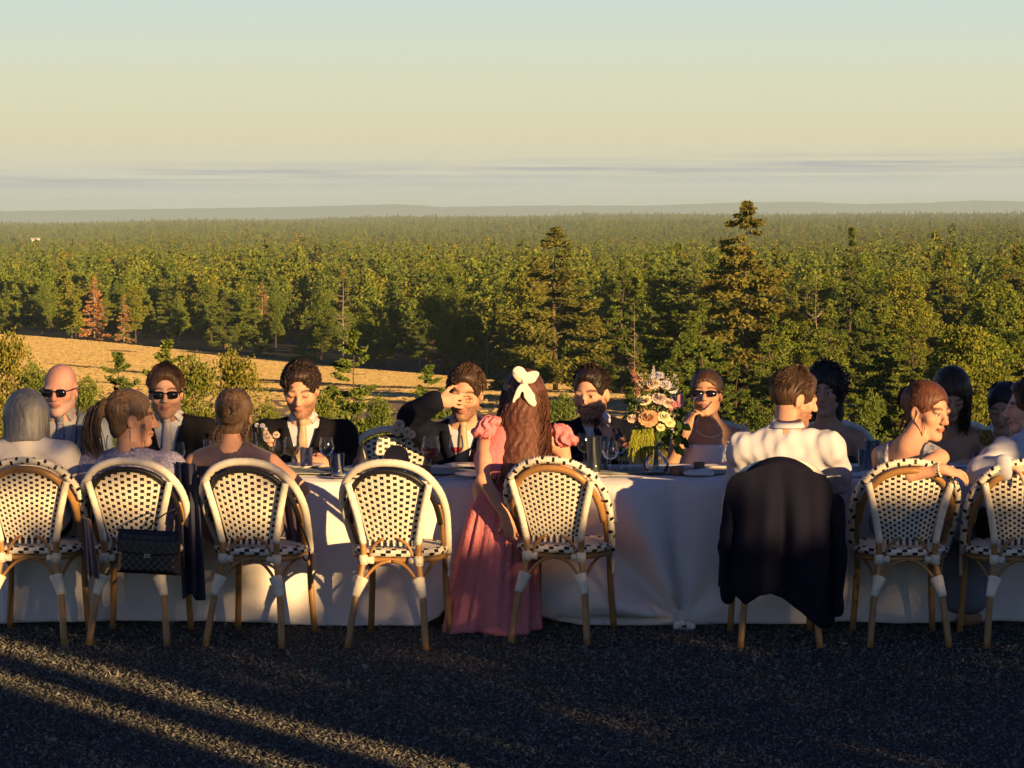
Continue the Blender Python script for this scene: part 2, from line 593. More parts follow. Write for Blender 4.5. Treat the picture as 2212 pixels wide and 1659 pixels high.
def broad_crown(h, rad, n, leaf, seed, lobes=14, base=0.22):
    rng = np.random.RandomState(seed)
    cs, rs = [], []
    for k in range(lobes):
        zz = base + (1 - base) * rng.uniform(0.05, 0.9)
        prof = math.sin(math.pi * min(1, max(0.05, (zz - base) / (1 - base) * 0.8 + 0.18))) ** 0.8
        a, q = rng.uniform(0, 6.28), rad * prof * rng.uniform(0.15, 0.75)
        cs.append((math.cos(a) * q, math.sin(a) * q, zz * h))
        rs.append(rad * rng.uniform(0.28, 0.5) * (0.5 + 0.5 * prof))
    cs, rs = np.array(cs), np.array(rs)
    pick = rng.choice(lobes, n, p=rs ** 2 / (rs ** 2).sum())
    d = rng.normal(0, 1, (n, 3))
    d /= np.linalg.norm(d, axis=1, keepdims=True)
    d[:, 2] = np.where(d[:, 2] < -0.3, d[:, 2] * 0.4, d[:, 2])
    q = rng.uniform(0.45, 1.0, n) ** 0.5 * (1 + 0.22 * np.sin(d[:, 0] * 7 + pick) * np.sin(d[:, 2] * 6 + pick * 2))
    c = cs[pick] + d * (rs[pick] * q)[:, None] * np.array([1, 1, 1.05])
    c[:, 2] = np.minimum(c[:, 2], h * 1.02)
    return leaf_quads(c, d * 0.6 + np.array([0, 0, -0.4]), leaf * rng.uniform(0.6, 1.4, n), rng, 1.3, 0.7)


def trunk_mb(h, r, seed, bend=0.02, limbs=0, limb_len=0.2, top=0.95, start=0.25):
    rng = random.Random(seed)
    mb = MB()
    pts = []
    for i in range(7):
        t_ = i / 6
        pts.append((rng.uniform(-1, 1) * bend * h * t_, rng.uniform(-1, 1) * bend * h * t_, h * top * t_))
    sp_ = spline(pts, 3)
    k = len(sp_)
    mb.tube(sp_, [r * (1 - 0.9 * i / (k - 1)) for i in range(k)], 6)
    for j in range(limbs):
        i = int(k * (start + (0.97 - start) * rng.random()))
        i = min(i, k - 2)
        p = sp_[i]
        a = rng.uniform(0, 6.28)
        L = h * limb_len * (1.15 - i / k) * rng.uniform(0.6, 1.2)
        up = rng.uniform(-0.1, 0.7)
        q = p + Vector((math.cos(a), math.sin(a), up)) * L
        mid = (p + q) / 2 + Vector((rng.uniform(-.1, .1), rng.uniform(-.1, .1), -0.05)) * L
        rr = r * (1 - 0.85 * i / k) * 0.45
        mb.tube([p, mid, q], [rr, rr * 0.7, rr * 0.2], 4)
        for s in range(2):
            a2 = a + rng.uniform(-0.9, 0.9)
            st = mid.lerp(q, rng.random())
            mb.tube([st, st + Vector((math.cos(a2), math.sin(a2), up + rng.uniform(-.2, .5))) * L * 0.45], [rr * 0.5, rr * 0.12], 3)
    return mb


PROTO = {}


def proto(key, crown, cmat, h, r, limbs=0, tmat=None, **kw):
    cm = None
    if crown is not None:
        v_, f_ = crown
        cm = bpy.data.meshes.new('crown')
        cm.vertices.add(len(v_)); cm.vertices.foreach_set('co', v_.astype(np.float32).ravel())
        cm.loops.add(f_.size); cm.loops.foreach_set('vertex_index', f_.astype(np.int32).ravel())
        cm.polygons.add(len(f_))
        cm.polygons.foreach_set('loop_start', np.arange(0, f_.size, 4, dtype=np.int32))
        cm.polygons.foreach_set('loop_total', np.full(len(f_), 4, dtype=np.int32))
        cm.update(calc_edges=True)
        cm.materials.append(cmat)
    mb = trunk_mb(h, r, hash(key) % 1000 if False else sum(map(ord, key)), limbs=limbs, **kw)
    tm = bpy.data.meshes.new('trunk')
    tm.from_pydata(mb.v, [], mb.f)
    tm.materials.append(tmat or m_bark)
    PROTO[key] = (cm, tm, h)


# near trees (many leaves) and wood trees (fewer)
proto('spruce_a', spruce_crown(15, 5.0, 50000, 0.18, 1, 0.32, 0.66), m_spruce_tan, 15, 0.22, 26, limb_len=0.2)
proto('spruce_b', spruce_crown(14, 3.3, 24000, 0.165, 2, 0.3, 0.8), m_spruce, 14, 0.2, 22, limb_len=0.2)
proto('spruce_c', spruce_crown(13, 3.2, 18000, 0.175, 3, 0.4, 0.7), m_spruce, 13, 0.2, 12, limb_len=0.18)
proto('broad_a', broad_crown(13, 3.6, 22000, 0.165, 4, 34), m_leafy, 13, 0.2, 12, start=0.15)
proto('broad_b', broad_crown(12, 2.8, 18000, 0.165, 5, 28), m_leafy, 12, 0.17, 10, start=0.15)
proto('broad_c', broad_crown(12, 3.0, 9000, 0.24, 15, 26), m_leafy, 12, 0.17, 6, start=0.15)
proto('spruce_d', spruce_crown(12, 2.7, 8000, 0.24, 6, 0.4, 0.75), m_spruce, 12, 0.18, 6)
proto('dead_spruce', spruce_crown(11, 2.3, 2600, 0.2, 7, 0.5, 0.75), m_dead, 11, 0.16, 24, m_pale, limb_len=0.17)
proto('bare_tree', None, None, 12, 0.10, 34, m_pale, limb_len=0.24, bend=0.05, start=0.3)
proto('bare_pole', None, None, 12, 0.085, 60, m_pale, limb_len=0.13, bend=0.01, start=0.25)
proto('sapling_a', spruce_crown(3.6, 1.15, 11000, 0.055, 8, 0.35, 0.8, 0.02, -0.25), m_sap, 3.6, 0.05, 14)
proto('sapling_b', broad_crown(3.4, 1.15, 12000, 0.055, 9, 34, 0.06), m_sap, 3.4, 0.04, 6, start=0.1)
# light versions for the wood that reads as one mass
proto('far_broad', broad_crown(11, 3.2, 1100, 0.40, 10, 18, 0.2), m_leafy, 11, 0.15, 0)
proto('far_broad2', broad_crown(12, 2.7, 1100, 0.38, 11, 16, 0.2), m_leafy, 12, 0.15, 0)
proto('far_spruce', spruce_crown(12, 2.5, 1000, 0.36, 12, 0.4, 0.75), m_spruce, 12, 0.15, 0)
proto('far_spruce2', spruce_crown(11, 2.4, 900, 0.36, 13, 0.4, 0.7), m_spruce_tan, 11, 0.15, 0)


def tree(name, key, loc, h, label, cat='tree', group=None, rz=None, lean=0.0, wide=1.0):
    cm, tm, h0 = PROTO[key]
    s = h / h0
    r = empty(name, loc, rz if rz is not None else random.uniform(0, 6.28))
    r.rotation_euler.y = lean
    r.scale = (s * wide, s * wide, s)
    link(bpy.data.objects.new('trunk', tm), r)
    if cm is not None:
        link(bpy.data.objects.new('crown', cm), r)
    tag(r, label, cat, group)
    return r


def at_px(x, Y):
    X = (x - W_PX / 2) / F_PX * Y
    return (X, Y, float(terrain(X, Y)) - 0.15)


def tall(x, ytop, Y):
    """height so that the top of a tree at (x, Y) shows at ytop"""
    return float(CAM_H - (ytop - 450) / F_PX * Y - terrain((x - W_PX / 2) / F_PX * Y, Y)) + 0.15


random.seed(5)
NAMED = [
    ('spruce_tree', 'spruce_a', 1612, 436, 172, 'tallest brownish spruce, its tip rising above the horizon', 1.05),
    ('spruce_tree', 'spruce_b', 1838, 492, 196, 'dark pointed spruce right of the tallest spruce', 0.8),
    ('spruce_tree', 'spruce_a', 1200, 492, 232, 'bushy olive spruce above the woman with the white bow', 1.15),
    ('spruce_tree', 'spruce_b', 1345, 560, 215, 'spruce standing just behind the bearded man and the bouquet', 1.0),
    ('spruce_tree', 'spruce_c', 1455, 590, 180, 'broad spruce directly left of the tallest spruce', 1.2),
    ('spruce_tree', 'spruce_c', 1020, 640, 315, 'thin topped spruce behind the man shading his eye', 0.9),
    ('leafy_tree', 'broad_a', 1960, 585, 205, 'leafy tree in shade right of the pointed spruce', 1.0),
    ('leafy_tree', 'broad_b', 2150, 600, 190, 'leafy tree at the right edge of the view', 1.2),
    ('leafy_tree', 'broad_a', 790, 660, 345, 'round green leafy tree at the right end of the field edge', 0.9),
    ('dead_spruce_tree', 'dead_spruce', 205, 600, 432, 'dead rust brown spruce at the far edge of the field', 1.15),
    ('dead_tree', 'bare_pole', 741, 556, 352, 'tall dead pale trunk with short bare branches', 1.0),
    ('bare_tree', 'bare_tree', 906, 655, 330, 'forked bare pale tree right of the field', 0.8),
    ('bare_tree', 'bare_tree', 1765, 570, 182, 'bare pale fan of branches right of the tallest spruce', 0.55),
    ('bare_tree', 'bare_pole', 1052, 690, 312, 'slender pale dead trunk behind the hair bow', 0.8),
    ('dead_tree', 'bare_pole', 1371, 640, 200, 'pale dead trunk standing above the bouquet', 0.7),
]
for nm, key, x, yt, Y, lab, wd in NAMED:
    tree(nm, key, at_px(x, Y), tall(x, yt, Y), lab, wide=wd)
for x, yt, Y, key, lab in [(255, 762, 52, 'sapling_a', 'young conifer between the bald man and the man in sunglasses'),
                           (358, 735, 58, 'sapling_a', 'young conifer rising directly above the second man in sunglasses'),
                           (418, 757, 55, 'sapling_b', 'green bushy young tree right of the second man in sunglasses'),
                           (508, 745, 50, 'sapling_b', 'pale yellow green bushy young tree above the messy bun'),
                           (762, 715, 54, 'sapling_a', 'tall young conifer right of the curly haired man'),
                           (12, 705, 55, 'sapling_b', 'young tree at the left edge of the picture'),
                           (72, 778, 50, 'sapling_b', 'low bush left of the bald man'),
                           (178, 805, 46, 'sapling_b', 'low shrub just right of the bald head'),
                           (925, 790, 46, 'sapling_a', 'small conifer left of the raised elbow'),
                           (700, 835, 44, 'sapling_b', 'dark shrub at the shoulder of the curly haired man'),
                           (815, 850, 42, 'sapling_b', 'shrub in shade above the empty far chair'),
                           (575, 870, 43, 'sapling_b', 'shrub low between the bun and the curly haired man'),
                           (1210, 845, 44, 'sapling_b', 'shrub behind the bow in the long dark hair'),
                           (1390, 850, 46, 'sapling_b', 'shrub behind the bouquet'),
                           (1640, 860, 44, 'sapling_b', 'shrub behind the white shirted man'),
                           (1880, 840, 46, 'sapling_b', 'dark shrub right of the curly dark hair'),
                           (2140, 770, 50, 'sapling_b', 'green bush at the right behind the woman looking down')]:
    hh = tall(x, yt, Y)
    tree('young_tree', key, at_px(x, Y), hh, lab, 'sapling', 'young trees on the slope', wide=1.05 if key == 'sapling_a' else 0.62)

# stand of trees on the right and along the far edge of the field
def wood_tree(X, Y, h, key, lab, grp):
    tree('wood_tree' if key.startswith('broad') else 'spruce_tree', key, (X, Y, float(terrain(X, Y)) - 0.15), h, lab, 'tree', grp, wide=random.uniform(0.85, 1.2))


R1 = 'trees of the stand beyond the table'
R2 = 'trees along the far edge of the field'
placed = [(at_px(n[2], n[4])[0], n[4]) for n in NAMED]
cnt = 0
rng = random.Random(11)
tries = 0
while cnt < 125 and tries < 6000:
    tries += 1
    Y = rng.uniform(165, 330)
    x = rng.uniform(870, 2330)
    X = (x - W_PX / 2) / F_PX * Y
    if Y < float(field_edge(X)) + 4 and X < 45:
        continue
    if any((X - a) ** 2 + (Y - b_) ** 2 < 3.0 ** 2 for a, b_ in placed):
        continue
    if Y < 200 and x > 1500 and x < 1720:
        continue
    placed.append((X, Y))
    k = rng.choice(['spruce_b', 'spruce_c', 'broad_a', 'spruce_b', 'broad_b', 'spruce_c'])
    h = rng.uniform(8, 15)
    top_lim = CAM_H - (rng.uniform(472, 600) - 450) / F_PX * Y - float(terrain(X, Y))
    wood_tree(X, Y, min(h, top_lim), k, {'s': 'green spruce in the close stand beyond the table', 'b': 'leafy tree in the close stand beyond the table'}[k[0]], R1)
    cnt += 1
for i in range(9):
    X, Y = 58 + 9 * i - (i % 3) * 6, 118 + 7 * i + (i % 2) * 12
    wood_tree(X, Y, 17 + (i * 7) % 5, 'spruce_d' if i % 2 else 'broad_c', 'tall tree right of the view that shades the stand', 'tall trees right of the view')
cnt = 0
tries = 0
while cnt < 48 and tries < 4000:
    tries += 1
    Y = rng.uniform(88, 165)
    x = rng.uniform(1090, 2300)
    X = (x - W_PX / 2) / F_PX * Y
    if X < 6 or any((X - a) ** 2 + (Y - b_) ** 2 < 2.2 ** 2 for a, b_ in placed):
        continue
    placed.append((X, Y))
    k = rng.choice(['spruce_b', 'spruce_c', 'spruce_b', 'broad_b'])
    top_lim = CAM_H - (rng.uniform(640, 800) - 450) / F_PX * Y - float(terrain(X, Y))
    wood_tree(X, Y, max(3.0, top_lim), k, {'s': 'green spruce in the close stand beyond the table', 'b': 'leafy tree in the close stand beyond the table'}[k[0]], R1)
    cnt += 1
cnt = 0
tries = 0
while cnt < 120 and tries < 8000:
    tries += 1
    X = rng.uniform(-125, 60)
    Y = float(field_edge(X)) + 3 + rng.random() ** 1.6 * 130
    if abs(X) > 0.2 * Y + 6 or any((X - a) ** 2 + (Y - b_) ** 2 < 3.2 ** 2 for a, b_ in placed):
        continue
    placed.append((X, Y))
    k = rng.choice(['spruce_d', 'spruce_c', 'broad_c', 'broad_b', 'broad_c', 'spruce_d', 'dead_spruce' if rng.random() < 0.35 else 'broad_c'])
    h = rng.uniform(6, 9.5)
    lab = {'s': 'green spruce in the wood bordering the field', 'b': 'leafy tree in the wood bordering the field', 'd': 'rust brown dead conifer in the wood bordering the field'}[k[0]]
    wood_tree(X, Y, h, k, lab, R2 if k[0] != 'd' else 'dead conifers along the field')
    cnt += 1

# single out each tree of the wood: by the person or thing it rises above, then by its row
LAND = [(30, 'the grey bob'), (130, 'the bald man'), (255, 'the wavy ponytail'), (358, 'the second man in sunglasses'), (505, 'the messy bun'), (650, 'the curly haired man'), (760, 'the empty near chair'),
        (850, 'the empty far chair'), (1000, 'the man covering his eye'), (1131, 'the hair bow'), (1277, 'the bearded man'), (1412, 'the bouquet'), (1526, 'the drinking woman in white'),
        (1690, 'the white shirted man'), (1785, 'the dark curly hair'), (1880, 'the glass jars'), (2000, 'the auburn haired woman'), (2060, 'the woman looking down'), (2200, 'the man at the right edge')]
ORD = ['nearest', 'second', 'third', 'fourth', 'fifth', 'sixth', 'seventh', 'eighth', 'ninth', 'tenth', 'eleventh', 'twelfth', 'thirteenth', 'fourteenth', 'fifteenth', 'sixteenth', 'seventeenth', 'eighteenth', 'nineteenth', 'twentieth', 'twenty first', 'twenty second', 'twenty third', 'twenty fourth', 'twenty fifth', 'twenty sixth', 'twenty seventh', 'twenty eighth']
bins = {}
for o in list(COL.objects):
    if o.get('group') in (R1, R2, 'dead conifers along the field', 'tall trees right of the view'):
        xs_ = W_PX / 2 + o.location.x / o.location.y * F_PX
        lm = min(LAND, key=lambda q: abs(q[0] - xs_))[1] if -60 < xs_ < 2280 else 'outside'
        bins.setdefault((o['label'], o['group'], lm, xs_ > 2280), []).append((o.location.y, o))
for (lab, grp, lm, out_), lst in bins.items():
    for i, (_, o) in enumerate(sorted(lst, key=lambda q: q[0])):
        kind_ = lab.split(' in the ')[0] if ' in the ' in lab else 'tall shading tree'
        place = 'stand' if grp == R1 else ('field wood' if grp != 'tall trees right of the view' else 'tall row')
        if lm == 'outside':
            o['label'] = '%s, %s in the %s, beyond the %s edge of the picture' % (kind_, ORD[min(i, 27)], place, 'right' if out_ else 'left')
        else:
            o['label'] = '%s, %s in the %s above %s' % (kind_, ORD[min(i, 27)], place, lm)

# the rest of the wood reads as one mass: points carrying copies of whole crowns
rs = np.random.RandomState(21)
pts, scl, kin = [], [], []


def scatter(y0, y1, spacing, sc0, sc1):
    area_n = int((0.235 * (y1 * y1 - y0 * y0) + 40 * (y1 - y0)) / spacing ** 2)
    yy = np.sqrt(rs.uniform(y0 * y0, y1 * y1, area_n))
    xx = rs.uniform(-1, 1, area_n) * (0.235 * yy + 20)
    keep = yy > np.where(xx < 60, field_edge(xx) + 60, 300)
    xx, yy = xx[keep], yy[keep]
    # clearings
    cl_ = vnoise(xx / 22, yy / 34, 31)
    k2 = (cl_ > -0.55)
    xx, yy = xx[k2], yy[k2]
    patch = vnoise(xx / 40, yy / 60, 33)
    pts.append(np.stack([xx, yy, terrain(xx, yy)], 1))
    scl.append(rs.uniform(sc0, sc1, len(xx)) * (1 + 0.28 * patch))
    q = rs.uniform(0, 1, len(xx)) + 0.35 * vnoise(xx / 90, yy / 120, 35)
    spr = q >= 0.54
    big = rs.uniform(0, 1, len(xx)) < 0.16
    scl[-1] = scl[-1] * np.where(big, 1.18, 0.95) * (1 + 0.14 * vnoise(xx / 18, yy / 26, 41))
    scl[-1] = scl[-1] * np.where(spr, rs.uniform(0.75, 1.25, len(xx)), 1.0)
    kin.append(np.where(q < 0.36, 0, np.where(q < 0.54, 1, np.where(q < 0.88, 2, 3))))


scatter(300, 900, 3.7, 0.52, 0.86)
scatter(900, 2000, 5.4, 0.58, 0.95)
scatter(2000, 4200, 9, 0.7, 1.1)
scatter(4200, 6700, 14, 0.8, 1.2)
pts, scl, kin = np.concatenate(pts), np.concatenate(scl), np.concatenate(kin)
me = bpy.data.meshes.new('forest')
me.vertices.add(len(pts))
me.vertices.foreach_set('co', pts.astype(np.float32).ravel())
a = me.attributes.new('sc', 'FLOAT', 'POINT'); a.data.foreach_set('value', scl.astype(np.float32))
a = me.attributes.new('kin', 'INT', 'POINT'); a.data.foreach_set('value', kin.astype(np.int32))
a = me.attributes.new('rot', 'FLOAT', 'POINT'); a.data.foreach_set('value', rs.uniform(0, 6.28, len(pts)).astype(np.float32))
forest = link(bpy.data.objects.new('forest', me))
tag(forest, 'wide green forest stretching to the horizon', 'forest', kind='stuff')
# four member trees of the wood, placed just behind the field edge, lend it their crowns
lend = []
for i, (key, x) in enumerate((('far_broad', 330), ('far_broad2', 470), ('far_spruce', 560), ('far_spruce2', 120))):
    X, Y, Z = at_px(x, 500 + 9 * i)
    r = tree('wood_tree', key, (X, Y, Z), 10.5, 'olive tree deep in the wood above ' + ('the gap right of the bald man', 'the messy bun', 'the pale bushy sapling', 'the bald man')[i], 'tree', 'trees deep in the wood')
    lend.append([q for q in r.children if q.name.startswith('crown')][0])
ng = bpy.data.node_groups.new('forest_copies', 'GeometryNodeTree')
ng.interface.new_socket('Geometry', in_out='INPUT', socket_type='NodeSocketGeometry')
ng.interface.new_socket('Geometry', in_out='OUTPUT', socket_type='NodeSocketGeometry')
gi, go = ng.nodes.new('NodeGroupInput'), ng.nodes.new('NodeGroupOutput')
gti = ng.nodes.new('GeometryNodeGeometryToInstance')
for i, o in enumerate(lend):
    oi = ng.nodes.new('GeometryNodeObjectInfo')
    oi.transform_space = 'ORIGINAL'
    oi.inputs['Object'].default_value = o
    oi.inputs['As Instance'].default_value = False
    if False:
        pass
    g2 = ng.nodes.new('GeometryNodeGeometryToInstance')
    ng.links.new(oi.outputs['Geometry'], g2.inputs[0])
    iop = ng.nodes.new('GeometryNodeInstanceOnPoints')
    ka = ng.nodes.new('GeometryNodeInputNamedAttribute'); ka.data_type = 'INT'; ka.inputs[0].default_value = 'kin'
    cp = ng.nodes.new('FunctionNodeCompare'); cp.data_type = 'INT'; cp.operation = 'EQUAL'
    ng.links.new(ka.outputs[0], cp.inputs[2]); cp.inputs[3].default_value = i
    sa = ng.nodes.new('GeometryNodeInputNamedAttribute'); sa.data_type = 'FLOAT'; sa.inputs[0].default_value = 'sc'
    ra = ng.nodes.new('GeometryNodeInputNamedAttribute'); ra.data_type = 'FLOAT'; ra.inputs[0].default_value = 'rot'
    cx = ng.nodes.new('ShaderNodeCombineXYZ')
    ng.links.new(ra.outputs[0], cx.inputs[2])
    ng.links.new(gi.outputs[0], iop.inputs['Points'])
    ng.links.new(cp.outputs[0], iop.inputs['Selection'])
    ng.links.new(g2.outputs[0], iop.inputs['Instance'])
    ng.links.new(cx.outputs[0], iop.inputs['Rotation'])
    ng.links.new(sa.outputs[0], iop.inputs['Scale'])
    if i == 0:
        jn = ng.nodes.new('GeometryNodeJoinGeometry')
    ng.links.new(iop.outputs[0], jn.inputs[0])
ng.nodes.remove(gti)
ng.links.new(jn.outputs[0], go.inputs[0])
md = forest.modifiers.new('copies', 'NODES')
md.node_group = ng

# the white roof far off in the wood
far_house = empty('farmhouse', (*at_px(78, 2600)[:2], at_px(78, 2600)[2] + 7))
far_house.scale = (0.6, 0.6, 0.6)
hb = MB().box((0, 0, 3.2), (13, 9, 6.4))
hb.build('wall', mat('house_white', (0.72, 0.7, 0.66), 0.8), far_house, False)
rb = MB().add([(-7, -5, 6.2), (7, -5, 6.2), (7, 5, 6.2), (-7, 5, 6.2), (-7, 0, 8.4), (7, 0, 8.4)], [(0, 1, 5, 4), (2, 3, 4, 5), (0, 4, 3), (1, 2, 5), (3, 2, 1, 0)])
rb.build('roof', mat('house_roof', (0.6, 0.58, 0.55), 0.6), far_house, False)
tag(far_house, 'tiny white building standing out of the far forest at left', 'building')

# haze: one closed box of even air round the whole scene
hz_ = MB().box((0, 10200, -66), (20000, 22400, 264))
hzo = hz_.build('haze', bpy.data.materials.new('haze_air'), None, False)
hm = hzo.data.materials[0]
hm.use_nodes = True
t = NT(hm.node_tree)
t.n.clear()
pv = t.add('ShaderNodeVolumePrincipled', ins={'Color': (0.59, 0.83, 1.0, 1), 'Density': 0.75e-4, 'Anisotropy': 0.0})
mo = t.add('ShaderNodeOutputMaterial')
t.l.new(pv.outputs[0], mo.inputs['Volume'])
tag(hzo, 'thin bluish evening haze over the land', 'haze', kind='stuff')
# ------------------------------------------------------------------ yard: loose bark chips
rs = np.random.RandomState(3)
n = 190000
cy_ = rs.uniform(8.6, 15.6, n)
cx_ = np.where(rs.uniform(0, 1, n) < 0.74, rs.uniform(-1, 1, n) * (0.186 * cy_ + 0.2), rs.uniform(-1, 1, n) * (0.186 * cy_ + 2.2))
sz_ = np.abs(rs.normal(0, 0.0028, n)) + 0.0027
sz_[rs.uniform(0, 1, n) < 0.02] *= 1.8
base = np.array([[1.3, 0.1, 0], [-0.6, 0.8, 0.05], [-0.8, -0.75, 0], [0, 0, 0.42]])
tri = np.array([[0, 1, 3], [1, 2, 3], [2, 0, 3]])
base = base[None] * (1 + 0.35 * rs.normal(0, 1, (n, 4, 3)))
yaw = rs.uniform(0, 6.28, n)
tx, ty = rs.normal(0, 0.55, n), rs.normal(0, 0.55, n)
q = base * sz_[:, None, None]
q[..., 2] += q[..., 0] * np.tan(np.clip(tx, -1.2, 1.2))[:, None] * 0.7 + q[..., 1] * np.tan(np.clip(ty, -1.2, 1.2))[:, None] * 0.7
c_, s_ = np.cos(yaw)[:, None], np.sin(yaw)[:, None]
vx = q[..., 0] * c_ - q[..., 1] * s_ + cx_[:, None]
vy = q[..., 0] * s_ + q[..., 1] * c_ + cy_[:, None]
vz = q[..., 2] + sz_[:, None] * 0.5 + 0.004
cv = np.stack([vx, vy, vz], -1).reshape(-1, 3)
cf = (tri[None] + (np.arange(n) * 4)[:, None, None]).reshape(-1, 3)
m_chip = leaf_mat('bark_chips', (0.050, 0.052, 0.059), (0.130, 0.134, 0.147), (0.24, 0.236, 0.236), transl=0.0)
tag(mesh_obj('bark_chips', cv, cf, m_chip, None, False), 'dark loose bark chips covering the yard', 'bark chips', kind='stuff')
# sparse dry grass wisps and weeds
gv, gf = [], []
for k in range(1500):
    y = rs.uniform(10.2, 15.4); x = rs.uniform(-1, 1) * (0.186 * y + .1)
    a, L, wdt = rs.uniform(0, 6.28), rs.uniform(0.02, 0.07), 0.0016
    d = np.array([math.cos(a), math.sin(a), rs.uniform(0.1, 0.9)])
    p0 = np.array([x, y, 0.01]); sd = np.array([-math.sin(a), math.cos(a), 0]) * wdt
    i = len(gv)
    gv += [p0 - sd, p0 + sd, p0 + d * L * 0.6 + sd * 0.8, p0 + d * L * 0.6 - sd * .8, p0 + d * L + np.array([0, 0, -L * .25])]
    gf += [(i, i + 1, i + 2, i + 3), (i + 3, i + 2, i + 4)]
m_wisp = leaf_mat('dry_wisps', (0.05, 0.06, 0.02), (0.13, 0.11, 0.05), (0.3, 0.22, 0.11), transl=0.1)
tag(mesh_obj('dry_grass', gv, gf, m_wisp, None, False), 'sparse dry grass wisps among the chips', 'grass', kind='stuff')
# tufts of lit dry grass behind the table
gv, gf = [], []
for k in range(14000):
    y = rs.uniform(16.3, 29); x = rs.uniform(-1, 1) * (0.19 * y + 1.0)
    a, L, wdt = rs.uniform(0, 6.28), rs.uniform(0.10, 0.34), 0.006
    z0 = float(np.interp(y, PROF_Y, PROF_Z))
    d = np.array([math.cos(a) * .5, math.sin(a) * .5, 1.0])
    p0 = np.array([x, y, z0]); sd = np.array([-math.sin(a), math.cos(a), 0]) * wdt
    i = len(gv)
    gv += [p0 - sd, p0 + sd, p0 + d * L * 0.6 + sd * 0.8, p0 + d * L * 0.6 - sd * .8, p0 + d * L + np.array([d[0] * .05, d[1] * .05, -L * .15])]
    gf += [(i, i + 1, i + 2, i + 3), (i + 3, i + 2, i + 4)]
m_hay = leaf_mat('hay_grass', (0.16, 0.12, 0.04), (0.3, 0.21, 0.08), (0.42, 0.30, 0.13), transl=0.2)
tag(mesh_obj('tall_grass', gv, gf, m_hay, None, False), 'dry yellow grass on the slope behind the table', 'grass', kind='stuff')

# ------------------------------------------------------------------ unseen blockers added behind the photographer to shade the yard
PERP = Vector((math.cos(SUN_AZ), math.sin(SUN_AZ), 0))
ALONG = Vector((-math.sin(SUN_AZ), math.cos(SUN_AZ), 0))
TAN_EL = math.tan(SUN_EL)
S0, S_TABLE = -6.0, 10.5
m_blocker_leaf = leaf_mat('blocker_leaves', (0.03, 0.045, 0.012), (0.06, 0.08, 0.02), (0.10, 0.10, 0.03), transl=0.1)


def add_blocker_shrub(u0, u1, z_cut, lab, thin=1.0, dep=0.7):  # unseen shrub added as a blocker, height set by the wanted shadow edge
    um = (u0 + u1) / 2
    xm = (um - math.sin(SUN_AZ) * 13.05) / math.cos(SUN_AZ)
    s_m = -math.sin(SUN_AZ) * xm + math.cos(SUN_AZ) * 13.05      # where this ray meets the row of chairs
    h = z_cut + (s_m - S0) * TAN_EL
    rng_ = np.random.RandomState(int(u0 * 100))
    wd_ = u1 - u0
    nn = int(1500 * wd_ * h / 1.0 * thin)
    r = empty('blocker_shrub', PERP * ((u0 + u1) / 2) + ALONG * S0, SUN_AZ)
    c = np.stack([rng_.uniform(-wd_ / 2, wd_ / 2, nn), rng_.uniform(-dep / 2, dep / 2, nn), h * rng_.uniform(0.03, 1.0, nn)], 1)
    v_, f_ = leaf_quads(c, rng_.normal(0, 1, (nn, 3)), 0.09 * rng_.uniform(0.7, 1.3, nn), rng_, 1.5, 0.5)
    v_[:, 2] = np.minimum(v_[:, 2], h + 0.02)
    mesh_obj('foliage', v_, f_, m_blocker_leaf, r, False)
    trunk_mb(h * 0.9, 0.05, int(u0 * 10), limbs=8, limb_len=0.15).build('stem', m_bark, r)
    tag(r, lab, 'shrub', 'added shrubs that shade the yard')


NTH = ['leftmost', 'second', 'third', 'fourth', 'fifth', 'sixth', 'seventh', 'eighth', 'ninth', 'tenth', 'eleventh']
for i_, (u0, u1, zc, th) in enumerate([(3.4, 5.28, 0.25, 1.3), (5.88, 6.45, 0.62, 1), (6.45, 7.06, 0.58, 1), (7.06, 7.34, 0.22, 1), (7.34, 7.85, 0.48, 1),
                                       (7.85, 8.35, 0.58, 1), (8.35, 8.52, 0.74, 1), (8.52, 8.86, 0.50, 1), (8.86, 9.02, 0.88, 1), (9.02, 9.75, 0.72, 1)]):
    add_blocker_shrub(u0, u1, zc, NTH[i_] + ' added unseen shrub of the row that shades the yard', th)
# unseen tree added so its low crown shades the heads at the left
gt = empty('blocker_tree', PERP * 5.57 + ALONG * S0, SUN_AZ)
trunk_mb(6.4, 0.25, 40, limbs=10, limb_len=0.3, bend=0.005, start=0.6, top=0.9).build('trunk', m_bark, gt)
rng_ = np.random.RandomState(8)
nn = 1700
cu = rng_.uniform(-1.0, 1.80, nn)
xm_ = (5.57 + cu - math.sin(SUN_AZ) * 13.05) / math.cos(SUN_AZ)
low_ = 0.885 + (-math.sin(SUN_AZ) * xm_ + math.cos(SUN_AZ) * 13.05 - S0) * TAN_EL + 0.05 * np.sin(cu * 9) + 0.03 * np.sin(cu * 23 + 1)
low_ = low_ + 0.35 * np.clip((cu - 1.45) / 0.35, 0, 1) ** 2 - 0.02 * (cu > 1.2)
cz_ = low_ + (6.6 - low_) * rng_.uniform(0, 1, nn) ** 1.25
v_, f_ = leaf_quads(np.stack([cu, rng_.uniform(-0.6, 0.6, nn), cz_], 1), rng_.normal(0, 1, (nn, 3)), 0.10 * rng_.uniform(0.7, 1.3, nn), rng_, 1.5, 0.5)
mesh_obj('crown', v_, f_, m_blocker_leaf, gt, False)
tag(gt, 'unseen added tree whose low crown shades the heads at left', 'tree')
blocker = empty('blocker', PERP * 11.2 + ALONG * (S0 - 2.2), SUN_AZ)  # unseen block added to keep the right end of the tables in shadow
bm_ = MB()
m_board = mat('blocker_board', (0.16, 0.11, 0.08), 0.85, 0.2, var=0.3, vscale=3)
